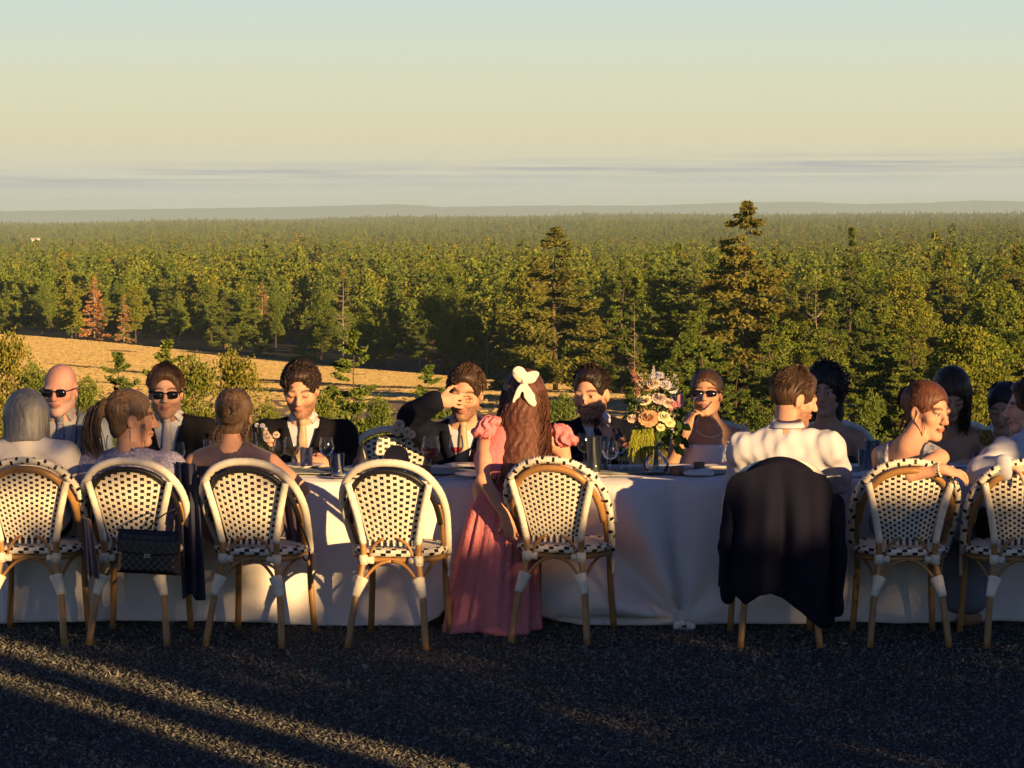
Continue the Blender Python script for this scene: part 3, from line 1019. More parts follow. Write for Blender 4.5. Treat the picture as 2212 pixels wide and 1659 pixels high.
for k in range(19):
    bm_ = MB().box((-1.4 + k * 0.1555, 2.2, 2.2), (0.148, 0.03, 4.4 + 0.0 * k))
    bm_.build('board', m_board, blocker, False)
MB().box((0, 0, 2.15), (2.86, 4.3, 4.3)).build('wall', mat('blocker_wall', (0.12, 0.09, 0.07), 0.9), blocker, False)
MB().add([(-1.55, -2.4, 4.3), (1.55, -2.4, 4.3), (1.55, 2.4, 4.3), (-1.55, 2.4, 4.3), (-1.55, 0, 5.4), (1.55, 0, 5.4)],
         [(0, 1, 5, 4), (2, 3, 4, 5), (0, 4, 3), (1, 2, 5), (3, 2, 1, 0)]).build('roof', mat('blocker_roof', (0.12, 0.12, 0.13), 0.6), blocker, False)
tag(blocker, 'unseen added timber barn behind the photographer', 'blocker')

# ------------------------------------------------------------------ bistro chairs
m_rattan = mat('rattan_cane', (0.40, 0.22, 0.075), 0.38, 0.5, bump=0.25, bscale=30, var=0.3, vscale=14, col2=(0.27, 0.14, 0.05), objvar=0.18)
m_white = mat('white_weave', (0.74, 0.69, 0.59), 0.5, 0.4, bump=0.35, bscale=220, var=0.14, vscale=25, objvar=0.10)
m_wrap = mat('white_wrap', (0.74, 0.68, 0.56), 0.5, 0.4, bump=0.6, bscale=90, var=0.14, vscale=30, objvar=0.10)
m_black = mat('black_weave', (0.012, 0.013, 0.016), 0.45, 0.4)


def half_w(z):
    return np.interp(z, [0.48, 0.74, 0.80], [0.112, 0.178, 0.182])


def weave_patch(uv2p, nu, nv, inside, dark, lift, both=True):
    """checker of raised white pads and sunk dark pads on a curved sheet; uv2p(i,j)->(point, normal)"""
    mb = MB()
    for i in range(nu):
        for j in range(nv):
            if not inside(i + 0.5, j + 0.5):
                continue
            quad = [uv2p(i, j), uv2p(i + 1, j), uv2p(i + 1, j + 1), uv2p(i, j + 1)]
            cpt = sum((q_[0] for q_ in quad), Vector()) / 4
            for sg in ((1, -1) if both else (1,)):
                outer = [q_[0] + q_[1] * 0.0015 * sg for q_ in quad]
                if dark(i, j):
                    fq = [o_.lerp(cpt, 0.06) - quad[0][1] * 0.0015 * sg for o_ in outer]
                    mb.add(fq, [(0, 1, 2, 3) if sg > 0 else (3, 2, 1, 0)], 1)
                    fs = [(a_, (a_ + 1) % 4, 4 + (a_ + 1) % 4, 4 + a_) for a_ in range(4)]
                    mb.add(outer + fq, fs if sg > 0 else [tuple(reversed(q_)) for q_ in fs], 0)
                else:
                    inner = [o_.lerp(cpt, 0.22) + quad[0][1] * lift * sg for o_ in outer]
                    fs = [(4, 5, 6, 7)] + [(a_, (a_ + 1) % 4, 4 + (a_ + 1) % 4, 4 + a_) for a_ in range(4)]
                    if sg < 0:
                        fs = [tuple(reversed(q_)) for q_ in fs]
                    mb.add(outer + inner, fs, 0)
    return mb


def make_chair(kind):
    parts = []
    NU, NV = (23, 23) if kind == 'plain' else (27, 27)
    z0, z1 = 0.50, 0.838

    def bp(i, j):
        z = z0 + (z1 - z0) * j / NV
        hw_ = float(half_w(z))
        ii = i + (0.0 if (isinstance(i, float) and i % 1) else (-0.13 if i % 2 else 0.13))
        x = (2 * min(max(ii, 0), NU) / NU - 1) * hw_
        y = -0.222 - (z - 0.5) * 0.235 + 0.035 * (x / 0.18) ** 2
        return Vector((x, y, z)), Vector((0, -1, -0.1))

    def ins(i, j):
        z = z0 + (z1 - z0) * j / NV
        x = abs(2 * i / NU - 1) * float(half_w(z))
        return True if z < 0.74 else x < 0.178 * math.sqrt(max(0, 1 - ((z - 0.74) / 0.102) ** 2))
    dk = lambda i, j: i % 2 == 1 and (i // 2 + j) % 2 == 0
    wb = weave_patch(bp, NU, NV, ins, dk, 0.003)
    # loose dark and white ends along the bottom of the panel
    for k in range(15):
        x = -0.105 + 0.21 * k / 14
        wb.box((x, -0.222 + 0.035 * (x / 0.18) ** 2, 0.489), (0.008, 0.012, 0.03), None, 1 if k % 2 else 0)
    parts.append(('woven_back', wb, [m_white, m_black], None))

    half = [(0.222, 0.03, 0.415), (0.238, -0.06, 0.53), (0.247, -0.15, 0.645), (0.228, -0.23, 0.745), (0.17, -0.283, 0.825), (0.09, -0.305, 0.865), (0, -0.312, 0.876)]
    hoop = spline(half + [(-x, y, z) for x, y, z in half[-2::-1]], 7)
    hb = MB()
    if kind == 'plain':
        hb.tube(hoop, [0.0185 + 0.0012 * (i % 2) for i in range(len(hoop))], 10, mfun=lambda i, j: 1 if (j in (2, 3) and i % 3 == 0 and 12 < i < len(hoop) - 12) else 0)
    else:
        dense = spline(hoop, 2)
        hb.tube(dense, [0.0178 + (0.003 if i % 2 else -0.002) for i in range(len(dense))], 10, mfun=lambda i, j: 1 if (i % 4 in (0, 1)) and (j + 2 * (i // 4)) % 5 in (0, 1) else 0)
    parts.append(('hoop', hb, [m_white, m_black], None))
    inner = [(p.x * 0.87, p.y + 0.004, p.z - 0.040) for p in hoop if p.z > 0.60]
    parts.append(('inner_hoop', MB().tube(inner, 0.0135 if kind == 'plain' else 0.017, 8), [m_black if kind == 'plain' else m_rattan], None))
    lower = [(p.x * 0.90, p.y + 0.004, p.z - 0.02) for p in hoop]
    for sg in (1, -1):
        pl = [p for p in lower if p[0] * sg > 0 and p[2] < 0.68]
        parts.append(('side_cane', MB().tube(pl, 0.0125, 7), [m_rattan], None))

    # seat
    def spnt(i, j):
        x, y = -0.225 + 0.45 * i / 26, -0.225 + 0.45 * j / 26
        r2 = (x * x + y * y) / 0.05
        return Vector((x, y - 0.005, 0.462 - 0.012 * r2)), Vector((0, 0, 1))

    def sin_(i, j):
        x, y = abs(-0.225 + 0.45 * i / 26) / 0.214, abs(-0.225 + 0.45 * j / 26) / 0.214
        return x ** 2.6 + y ** 2.6 < 1
    sb = weave_patch(spnt, 26, 26, sin_, lambda i, j: (i + j) % 2 == 0, 0.003, False)

    def sup(a, r):
        c_, s_ = math.cos(a), math.sin(a)
        k_ = (abs(c_) ** 2.6 + abs(s_) ** 2.6) ** (-1 / 2.6) * r
        return c_ * k_, s_ * k_
    ring = lambda r, z: [(*sup(2 * math.pi * k / 56, r), z) for k in range(56)]
    sb.tube([(x, y - 0.005, z) for x, y, z in ring(0.212, 0.440)], 0.021, 8, closed=True, mfun=lambda i, j: 1 if (i + j) % 3 == 0 else 0)
    parts.append(('woven_seat', sb, [m_white, m_black], None))
    parts.append(('seat_frame', MB().tube([(x, y - 0.005, z) for x, y, z in ring(0.205, 0.405)], 0.0145, 7, closed=True), [m_rattan], None))
    # legs, wrapped posts
    for sg in (1, -1):
        leg = spline([(sg * 0.188, -0.330, 0.0), (sg * 0.163, -0.275, 0.22), (sg * 0.134, -0.232, 0.40), (sg * 0.136, -0.235, 0.50)], 5)
        parts.append(('leg', MB().tube(leg, [0.0165] * 6 + [0.0155] * (len(leg) - 6), 9), [m_rattan], None))
        post = spline([(sg * 0.132, -0.236, 0.485), (sg * 0.155, -0.258, 0.61), (sg * 0.186, -0.283, 0.735), (sg * 0.196, -0.288, 0.775)], 6)
        parts.append(('post_wrapping', MB().tube(post, [0.0168 + 0.0008 * (i % 2) for i in range(len(post))], 10), [m_wrap], None))
        fl = [(sg * 0.196, 0.200, 0.0), (sg * 0.184, 0.178, 0.22), (sg * 0.178, 0.168, 0.43)]
        parts.append(('leg', MB().tube(spline(fl, 4), 0.016, 9), [m_rattan], None))
        parts.append(('front_binding', MB().tube([(sg * 0.1865, 0.181, 0.28 + 0.012 * k) for k in range(10)], [0.019 + 0.001 * (k % 2) for k in range(10)], 9), [m_wrap], None))
        parts.append(('front_binding', MB().tube([(sg * 0.179, 0.169, 0.395 + 0.012 * k) for k in range(4)], 0.020, 9), [m_wrap], None))
        # rear bindings: wrap flaring towards the arch
        lo, hi = Vector((sg * 0.1645, -0.279, 0.235)), Vector((sg * 0.1465, -0.250, 0.325))
        wbm = MB()
        ks = 9
        pts_ = [lo.lerp(hi, k / (ks - 1)) + Vector((-sg * 0.012 * (k / (ks - 1)), 0, 0)) for k in range(ks)]
        wbm.tube(pts_, [0.0185 + 0.014 * (k / (ks - 1)) + 0.0009 * (k % 2) for k in range(ks)], 10, rfun=lambda i, j: 1.0)
        wbm.v = [(x, (y - (-0.265)) * 0.72 - 0.265, z) for x, y, z in wbm.v]
        parts.append(('leg_binding', wbm, [m_wrap], None))
        parts.append(('seat_binding', MB().tube([(sg * 0.134, -0.231, 0.385), (sg * 0.134, -0.231, 0.43)], 0.022, 10).tube([(sg * 0.132, -0.222, 0.405), (sg * 0.085, -0.216, 0.405)], 0.019, 8), [m_wrap], None))
        arch = bez((sg * 0.146, -0.252, 0.285), (sg * 0.10, -0.238, 0.36), (sg * 0.065, -0.222, 0.40), (sg * 0.002, -0.219, 0.402), 10)
        parts.append(('arch_brace', MB().tube(arch, 0.0085, 6), [m_rattan], None))
        up = bez((sg * 0.105, -0.222, 0.41), (sg * 0.10, -0.222, 0.46), (sg * 0.075, -0.226, 0.495), (sg * 0.035, -0.228, 0.508), 8)
        parts.append(('back_bracket', MB().tube(up, 0.0075, 6), [m_rattan], None))
        sarch = bez((sg * 0.155, -0.25, 0.30), (sg * 0.165, -0.16, 0.38), (sg * 0.19, -0.08, 0.40), (sg * 0.20, -0.03, 0.398), 8)
        sarch2 = bez((sg * 0.186, 0.178, 0.30), (sg * 0.19, 0.1, 0.38), (sg * 0.198, 0.03, 0.40), (sg * 0.20, -0.03, 0.398), 8)
        parts.append(('arch_brace', MB().tube(sarch + sarch2[::-1], 0.008, 6), [m_rattan], None))
    out = []
    for nm, mb, ms, _ in parts:
        me_ = bpy.data.meshes.new(nm)
        me_.from_pydata(mb.v, [], mb.f)
        for m_ in ms:
            me_.materials.append(m_)
        me_.polygons.foreach_set('material_index', mb.m)
        if nm not in ('woven_back',):
            me_.polygons.foreach_set('use_smooth', [True] * len(mb.f))
        out.append((nm, me_))
    return out


CHAIRS = {'plain': make_chair('plain'), 'beaded': make_chair('beaded')}


def chair(kind, x_px, Y_rear, yaw_deg, lab, flip=False, grp='bistro chairs on the near side', X=None):
    """Y_rear: depth of the rear feet (near side chairs face away)"""
    a = RAD(yaw_deg) + (math.pi if flip else 0)
    fwd = Vector((-math.sin(a), math.cos(a), 0))
    rx = X if X is not None else (x_px - W_PX / 2) / F_PX * Y_rear
    c = Vector((rx, Y_rear, 0)) + fwd * 0.33
    r = empty('bistro_chair', (c.x, c.y, 0.006), a)
    for nm, me_ in CHAIRS[kind]:
        link(bpy.data.objects.new(nm, me_), r)
    tag(r, lab, 'chair', grp)
    return r


chair('beaded', 46, 13.13, -3, 'sunlit bistro chair with brown hoop under the grey haired woman')
chair('plain', 270, 13.12, -5, 'white bistro chair with a black quilted bag hanging on it')
chair('plain', 522, 13.08, -12, 'white bistro chair holding the woman with the messy bun')
chair('plain', 833, 13.02, -10, 'empty white bistro chair left of the pink dress')
chair('beaded', 1186, 13.18, -15, 'bistro chair with beaded rim right of the pink dress')
chair('plain', 1690, 13.06, 0, 'bistro chair covered by the draped navy jacket')
chair('beaded', 1972, 13.06, 1, 'shaded bistro chair with a bare arm resting on its rim')
chair('beaded', 2226, 13.05, 4, 'bistro chair cut by the right edge of the picture')

FAR_G = 'bistro chairs on the far side'
chair('plain', 845, 15.06, 4, 'empty bistro chair on the far side facing the camera', True, FAR_G)
for x, who in [(140, 'bald man'), (372, 'second man in sunglasses'), (655, 'curly haired man'), (1010, 'man covering his eye'), (1285, 'bearded man in the black tie'),
               (1540, 'drinking woman in white'), (1800, 'woman with dark curly hair'), (2070, 'woman looking down'), (2195, 'woman at the far right end')]:
    chair('plain', x, 15.52, random.uniform(-3, 3), 'far side chair carrying the ' + who, True, FAR_G)

# ------------------------------------------------------------------ tables and cloths
T_NEAR, T_FAR, T_Z = 13.80, 14.74, 0.715
m_cloth = mat('table_linen', (0.72, 0.69, 0.68), 0.85, 0.15, bump=0.25, bscale=120, var=0.05, vscale=3, sheen=0.2)
m_tabl = mat('table_wood', (0.28, 0.2, 0.13), 0.6, 0.3, var=0.2)


def table(x0, x1, lab):
    r = empty('banquet_table', ((x0 + x1) / 2, (T_NEAR + T_FAR) / 2, 0))
    wd_ = x1 - x0
    MB().box((0, 0, 0.693), (wd_ - 0.02, T_FAR - T_NEAR - 0.03, 0.03)).build('table_top', m_tabl, r, False)
    for sx in (-1, 1):
        for sy in (-1, 1):
            MB().box((sx * (wd_ / 2 - 0.18), sy * 0.34, 0.34), (0.05, 0.05, 0.676)).build('leg', m_tabl, r, False)
    tag(r, lab, 'table', 'long tables set end to end')


table(-4.2, -2.0, 'long table under linen behind the grey haired woman')
table(-1.98, -0.20, 'long table under linen behind the empty near chair')
table(-0.18, 2.0, 'long table under linen below the bouquet')
table(2.02, 4.2, 'long table under linen at the right end')


def tablecloth(x0, x1, zlow, lab, seed, knot=None, top_z=0.0):
    nx = int((x1 - x0) / 0.02)
    xs = np.linspace(x0, x1, nx)
    prof = [('b', t_) for t_ in np.linspace(1, 0.08, 8)] + [('t', t_) for t_ in np.linspace(0, 1, 18)] + [('f', t_) for t_ in np.linspace(0.04, 1, 40)]
    V_ = np.zeros((len(prof), nx, 3))
    rng_ = np.random.RandomState(seed)
    ph = rng_.uniform(0, 6.28, 6)
    zt = T_Z + top_z
    zb = zlow(xs)
    for k, (sec, t_) in enumerate(prof):
        if sec == 't':
            V_[k, :, 1] = T_FAR - (T_FAR - T_NEAR) * t_
            V_[k, :, 2] = zt + 0.0016 * np.sin(xs * 9 + t_ * 5 + ph[0]) + 0.001 * np.sin(xs * 31 + t_ * 3)
            V_[k, :, 0] = xs
        else:
            sgn = -1 if sec == 'f' else 1
            y0_ = T_NEAR if sec == 'f' else T_FAR
            slant = 0.25 * t_ * np.sin(xs * 1.3 + ph[1])
            w1 = np.sin((xs + slant) * 5.5 + ph[2] + 1.2 * np.sin(xs * 2.1 + ph[3]))
            w2 = np.sin((xs - 0.6 * slant) * 13 + ph[4] + t_ * 2)
            out = 0.010 + 0.035 * t_ + t_ ** 1.1 * (0.036 * w1 + 0.012 * w2) + 0.03 * (1 - t_) * t_ * w2 + 0.006 * t_ * np.sin(xs * 41 + 6 * t_ + ph[5])
            out = out + 0.004 * np.exp(-(((xs * 1.0) % 0.62 - 0.31) / 0.010) ** 2) + 0.003 * math.exp(-((t_ - 0.42) / 0.02) ** 2)
            zz = zt - 0.004 - (zt - zb) * t_ if sec == 'f' else zt - 0.004 - 0.5 * t_
            if knot is not None and sec == 'f':
                kx, kz = knot
                dx_, dz_ = xs - kx, zz - kz
                th = np.arctan2(dz_, dx_)
                rr = np.sqrt(dx_ ** 2 + dz_ ** 2)
                fall = np.exp(-(rr / 0.85) ** 2)
                fold = (0.125 * np.sin(th * 6.5 + 0.9 + 0.5 * np.sin(rr * 4)) * smooth01(1.45, 1.8, th) + 0.012 * np.sin(th * 6)) * fall * np.clip(rr / 0.15, 0, 1)
                out = out * (1 - 0.5 * fall) + fold + 0.03 * fall
                zz = zz - 0.0 * dx_
            V_[k, :, 1] = y0_ + sgn * out
            V_[k, :, 2] = np.maximum(zz, 0.012)
            V_[k, :, 0] = xs + 0.01 * t_ * w2
    idx = np.arange(V_.shape[0] * nx).reshape(-1, nx)
    fc = np.stack([idx[:-1, :-1], idx[:-1, 1:], idx[1:, 1:], idx[1:, :-1]], -1).reshape(-1, 4)
    o = mesh_obj('tablecloth', V_.reshape(-1, 3), fc, m_cloth)
    sd = o.modifiers.new('thick', 'SOLIDIFY')
    sd.thickness = 0.0025
    sd.offset = -1
    tag(o, lab, 'tablecloth', 'white tablecloths')
    return o


XS = lambda x: (x - W_PX / 2) / F_PX * T_NEAR
tablecloth(-4.3, XS(1050), lambda xs: np.interp(xs, [-4.3, XS(330), XS(560), XS(640), XS(780), XS(900), XS(945), XS(985), XS(1050)], [0.03, 0.03, 0.03, 0.01, 0.0, 0.01, 0.06, 0.16, 0.30]),
           'white tablecloth left of the pink dress, long to the ground', 5)
tablecloth(XS(1010), XS(1840), lambda xs: np.interp(xs, [XS(1010), XS(1120), XS(1180), XS(1250), XS(1475), XS(1600), XS(1840)], [0.16, 0.09, 0.045, 0.02, 0.015, 0.02, 0.03]),
           'white tablecloth right of the pink dress with its hem knotted', 8, knot=(XS(1478), 0.05), top_z=0.004)
tablecloth(XS(1826), 4.3, lambda xs: 0.03 + 0 * xs, 'tablecloth at the right end in blue shade', 12, top_z=0.008)
# knot of the hem
kn = P(1478, 1353, T_NEAR - 0.10)
kb = MB()
for k in range(9):
    a = k * 2.4
    kb.tube(spline([kn + Vector((0.02 * math.cos(a), -0.005, 0.012 * math.sin(a))), kn + Vector((0.045 * math.cos(a), -0.02, 0.025 * math.sin(a))), kn + Vector((0.05 * math.cos(a + .6), 0.015, 0.02 * math.sin(a + .6)))], 4), [0.012, 0.013, 0.014, 0.015, 0.014, 0.013, 0.011, 0.009, 0.006], 7)
tag(kb.build('hem_knot', m_cloth), 'small bunched knot at the hem of the right tablecloth', 'cloth knot')
# runner
nx = 300
xs = np.linspace(-4.2, 4.2, nx)
V_ = np.zeros((9, nx, 3))
for k in range(9):
    V_[k, :, 0] = xs
    V_[k, :, 1] = 14.08 + 0.36 * k / 8 + 0.02 * np.sin(xs * 3) + 0.01 * np.sin(xs * 11 + k)
    V_[k, :, 2] = T_Z + 0.014 + 0.004 * np.abs(np.sin(xs * 17 + k * 1.1)) * np.abs(np.sin(xs * 3.3 + k))
idx = np.arange(9 * nx).reshape(-1, nx)
ro = mesh_obj('table_runner', V_.reshape(-1, 3), np.stack([idx[:-1, :-1], idx[:-1, 1:], idx[1:, 1:], idx[1:, :-1]], -1).reshape(-1, 4), mat('runner_gauze', (0.33, 0.36, 0.30), 0.9, 0.1, bump=0.4, bscale=90, var=0.2, vscale=14))
sd = ro.modifiers.new('thick', 'SOLIDIFY'); sd.thickness = 0.002; sd.offset = 1
tag(ro, 'grey green gauze runner along the middle of the tables', 'table runner')
# ------------------------------------------------------------------ smooth solids: distance fields meshed with surface nets
class Solid:
    def __init__(self):
        self.ops = []

    def _add(self, fn, lo, hi, k, mode):
        self.ops.append((fn, np.minimum(lo, hi), np.maximum(lo, hi), k, mode))
        return self

    def rc(self, a, b, r1, r2, k=0.02, mode='u'):
        a, b = np.array(a, float), np.array(b, float)
        ab = b - a
        L2 = max(float(ab @ ab), 1e-9)
        R = max(r1, r2)

        def fn(x, y, z):
            px, py, pz = x - a[0], y - a[1], z - a[2]
            t_ = np.clip((px * ab[0] + py * ab[1] + pz * ab[2]) / L2, 0, 1)
            return np.sqrt((px - t_ * ab[0]) ** 2 + (py - t_ * ab[1]) ** 2 + (pz - t_ * ab[2]) ** 2) - (r1 + (r2 - r1) * t_)
        return self._add(fn, np.minimum(a, b) - R, np.maximum(a, b) + R, k, mode)

    def chain(self, pts, rad, k=0.02):
        for i in range(len(pts) - 1):
            self.rc(pts[i], pts[i + 1], rad[i], rad[i + 1], k)
        return self

    def ell(self, c, r, R=None, k=0.02, mode='u'):
        c, r = np.array(c, float), np.array(r, float)
        M = np.eye(3) if R is None else np.array(R)          # columns = local axes
        ext = np.abs(M) @ r

        def fn(x, y, z):
            px, py, pz = x - c[0], y - c[1], z - c[2]
            q0 = (px * M[0, 0] + py * M[1, 0] + pz * M[2, 0])
            q1 = (px * M[0, 1] + py * M[1, 1] + pz * M[2, 1])
            q2 = (px * M[0, 2] + py * M[1, 2] + pz * M[2, 2])
            k0 = np.sqrt((q0 / r[0]) ** 2 + (q1 / r[1]) ** 2 + (q2 / r[2]) ** 2)
            k1 = np.sqrt((q0 / r[0] ** 2) ** 2 + (q1 / r[1] ** 2) ** 2 + (q2 / r[2] ** 2) ** 2)
            return k0 * (k0 - 1) / np.maximum(k1, 1e-6)
        return self._add(fn, c - ext, c + ext, k, mode)

    def custom(self, fn, lo, hi, k=0.01, mode='u'):
        return self._add(fn, np.array(lo, float), np.array(hi, float), k, mode)

    def mesh(self, vox=0.005, zsplit=None, coarse=0.012, disp=None, smooth_it=1):
        un = [o for o in self.ops if o[4] == 'u']
        lo = np.min([o[1] for o in un], 0) - 4 * vox
        hi = np.max([o[2] for o in un], 0) + 4 * vox
        xs = np.arange(lo[0], hi[0] + vox, vox, dtype=np.float32)
        ys = np.arange(lo[1], hi[1] + vox, vox, dtype=np.float32)
        if zsplit is not None and zsplit > lo[2]:
            zs = np.concatenate([np.arange(lo[2], zsplit, coarse), np.arange(zsplit, hi[2] + vox, vox)]).astype(np.float32)
        else:
            zs = np.arange(lo[2], hi[2] + vox, vox, dtype=np.float32)
        D = np.full((len(xs), len(ys), len(zs)), 0.08, dtype=np.float32)
        for fn, a, b, k, mode in self.ops:
            pad = max(k, 0.0) + 4 * vox + (coarse if zsplit else 0)
            i0, i1 = np.searchsorted(xs, a[0] - pad), np.searchsorted(xs, b[0] + pad)
            j0, j1 = np.searchsorted(ys, a[1] - pad), np.searchsorted(ys, b[1] + pad)
            k0, k1 = np.searchsorted(zs, a[2] - pad), np.searchsorted(zs, b[2] + pad)
            if i1 <= i0 or j1 <= j0 or k1 <= k0:
                continue
            X, Y, Z = xs[i0:i1, None, None], ys[None, j0:j1, None], zs[None, None, k0:k1]
            d = fn(X, Y, Z).astype(np.float32)
            C = D[i0:i1, j0:j1, k0:k1]
            if mode == 'u':
                h = np.clip(0.5 + 0.5 * (C - d) / max(k, 1e-5), 0, 1)
                D[i0:i1, j0:j1, k0:k1] = C * (1 - h) + d * h - max(k, 1e-5) * h * (1 - h)
            elif mode == 's':
                h = np.clip(0.5 - 0.5 * (C + d) / max(k, 1e-5), 0, 1)
                D[i0:i1, j0:j1, k0:k1] = C * (1 - h) - d * h + max(k, 1e-5) * h * (1 - h)
        if disp is not None:
            D = D + disp(xs[:, None, None], ys[None, :, None], zs[None, None, :]).astype(np.float32)
        D[0], D[-1] = 0.05, 0.05
        D[:, 0], D[:, -1] = 0.05, 0.05
        D[:, :, 0], D[:, :, -1] = 0.05, 0.05
        return nets(D, xs, ys, zs, smooth_it)


_CORN = np.array([(i, j, k) for i in (0, 1) for j in (0, 1) for k in (0, 1)])
_EDG = [(a, b) for a in range(8) for b in range(a + 1, 8) if np.abs(_CORN[a] - _CORN[b]).sum() == 1]


def nets(D, xs, ys, zs, smooth_it=1):
    S = D < 0
    cnt = np.zeros(tuple(n_ - 1 for n_ in D.shape), dtype=np.int8)
    for c in _CORN:
        cnt += S[c[0]:D.shape[0] - 1 + c[0], c[1]:D.shape[1] - 1 + c[1], c[2]:D.shape[2] - 1 + c[2]]
    I, J, K = np.nonzero((cnt > 0) & (cnt < 8))
    vid = np.full(cnt.shape, -1, dtype=np.int32)
    vid[I, J, K] = np.arange(len(I))
    vals = np.stack([D[I + c[0], J + c[1], K + c[2]] for c in _CORN], 1)
    acc = np.zeros((len(I), 3)); num = np.zeros(len(I))
    for a, b in _EDG:
        va, vb = vals[:, a], vals[:, b]
        m = (va < 0) != (vb < 0)
        t_ = np.where(m, va / np.where(va == vb, 1, va - vb), 0)
        acc += np.where(m[:, None], _CORN[a] + t_[:, None] * (_CORN[b] - _CORN[a]), 0)
        num += m
    u = acc / num[:, None]
    dx, dy, dz = np.diff(xs), np.diff(ys), np.diff(zs)
    V = np.stack([xs[I] + u[:, 0] * dx[I], ys[J] + u[:, 1] * dy[J], zs[K] + u[:, 2] * dz[K]], 1)
    F = []
    for ax in range(3):
        sl0 = [slice(1, -1)] * 3; sl1 = [slice(1, -1)] * 3
        sl0[ax] = slice(0, -1); sl1[ax] = slice(1, None)
        A, B = S[tuple(sl0)], S[tuple(sl1)]
        i, j, k = np.nonzero(A != B)
        fl = A[i, j, k]
        off = [1, 1, 1]; off[ax] = 0
        i, j, k = i + off[0], j + off[1], k + off[2]
        u_, v_ = [q for q in range(3) if q != ax]
        base_ = [i, j, k]

        def cell(a, b):
            q = [base_[0].copy(), base_[1].copy(), base_[2].copy()]
            q[u_] = q[u_] - a; q[v_] = q[v_] - b
            return vid[q[0], q[1], q[2]]
        quad = np.stack([cell(1, 1), cell(0, 1), cell(0, 0), cell(1, 0)], 1)
        flip = fl if ax != 1 else ~fl
        quad = np.where(flip[:, None], quad, quad[:, ::-1])
        F.append(quad)
    F = np.concatenate(F)
    F = F[(F >= 0).all(1)]
    for _ in range(smooth_it):
        s = np.zeros_like(V); c = np.zeros(len(V))
        for a in range(4):
            for b in ((a + 1) % 4, (a + 3) % 4):
                np.add.at(s, F[:, a], V[F[:, b]]); np.add.at(c, F[:, a], 1)
        V = 0.45 * V + 0.55 * s / np.maximum(c, 1)[:, None]
    return V, F


def npv(v):
    return np.array(v, float)


class Frame:
    """local axes: x = person's right, y = forward, z = up"""
    def __init__(self, o, yaw=0.0, pitch=0.0, roll=0.0, s=1.0):
        self.R = np.array((Matrix.Rotation(RAD(yaw), 3, 'Z') @ Matrix.Rotation(RAD(-pitch), 3, 'X') @ Matrix.Rotation(RAD(roll), 3, 'Y')))
        self.o = npv(o)
        self.s = s

    def __call__(self, x, y, z):
        return self.o + self.R @ (np.array([x, y, z]) * self.s)

    def inv(self, V):
        return ((V - self.o) @ self.R) / self.s

    def local(self, x, y, z):
        px, py, pz = x - self.o[0], y - self.o[1], z - self.o[2]
        R = self.R
        return ((px * R[0, 0] + py * R[1, 0] + pz * R[2, 0]) / self.s, (px * R[0, 1] + py * R[1, 1] + pz * R[2, 1]) / self.s, (px * R[0, 2] + py * R[1, 2] + pz * R[2, 2]) / self.s)


def head_solid(S, h, fem=False):
    s = h.s
    e = lambda c, r, k=0.02, mode='u': S.ell(h(*c), np.array(r) * s, h.R, k * s, mode)
    r_ = lambda a, b, r1, r2, k=0.015: S.rc(h(*a), h(*b), r1 * s, r2 * s, k * s)
    e((0, -0.014, 0.036), (0.074, 0.094, 0.084))
    e((0, 0.024, -0.030), (0.060, 0.062, 0.080), 0.03)
    for sg in (1, -1):
        r_((sg * 0.048, -0.004, -0.058), (sg * 0.012, 0.060, -0.097), 0.021, 0.019, 0.025)
        e((sg * 0.043, 0.056, -0.020), (0.022, 0.020, 0.020), 0.025)
        e((sg * 0.031, 0.094, 0.003), (0.016, 0.014, 0.011), 0.012, 's')
        e((sg * 0.031, 0.0765, 0.004), (0.0135, 0.0125, 0.0115), 0.004)
        e((sg * 0.031, 0.081, 0.012), (0.017, 0.008, 0.005), 0.005)
        e((sg * 0.077, -0.010, -0.006), (0.010, 0.019, 0.032), 0.008)
        e((sg * 0.082, -0.004, -0.004), (0.006, 0.010, 0.020), 0.008, 's')
        e((sg * 0.012, 0.096, -0.031), (0.0095, 0.0095, 0.008), 0.006)
    e((0, 0.076, 0.024), (0.050, 0.015, 0.010 if not fem else 0.006), 0.02)
    e((0, 0.069, -0.100), (0.020, 0.016, 0.015), 0.02)
    r_((0, 0.086, 0.014), (0, 0.109, -0.026), 0.0085, 0.0125, 0.012)
    e((0, 0.0885, -0.0565), (0.0225, 0.0085, 0.006), 0.006)
    e((0, 0.0865, -0.0675), (0.0195, 0.0095, 0.007), 0.006)


def finger(S, base, d, nrm, lens, curl, r, k=0.0025):
    """chain bending towards nrm"""
    p = npv(base)
    d = npv(d) / np.linalg.norm(d)
    n_ = npv(nrm) / np.linalg.norm(nrm)
    a = 0.0
    for i, L in enumerate(lens):
        a += curl[i]
        dd = d * math.cos(a) + n_ * math.sin(a)
        q = p + dd * L
        S.rc(p, q, r * (1 - 0.08 * i), r * (1 - 0.08 * (i + 1)), k)
        p = q
    return p


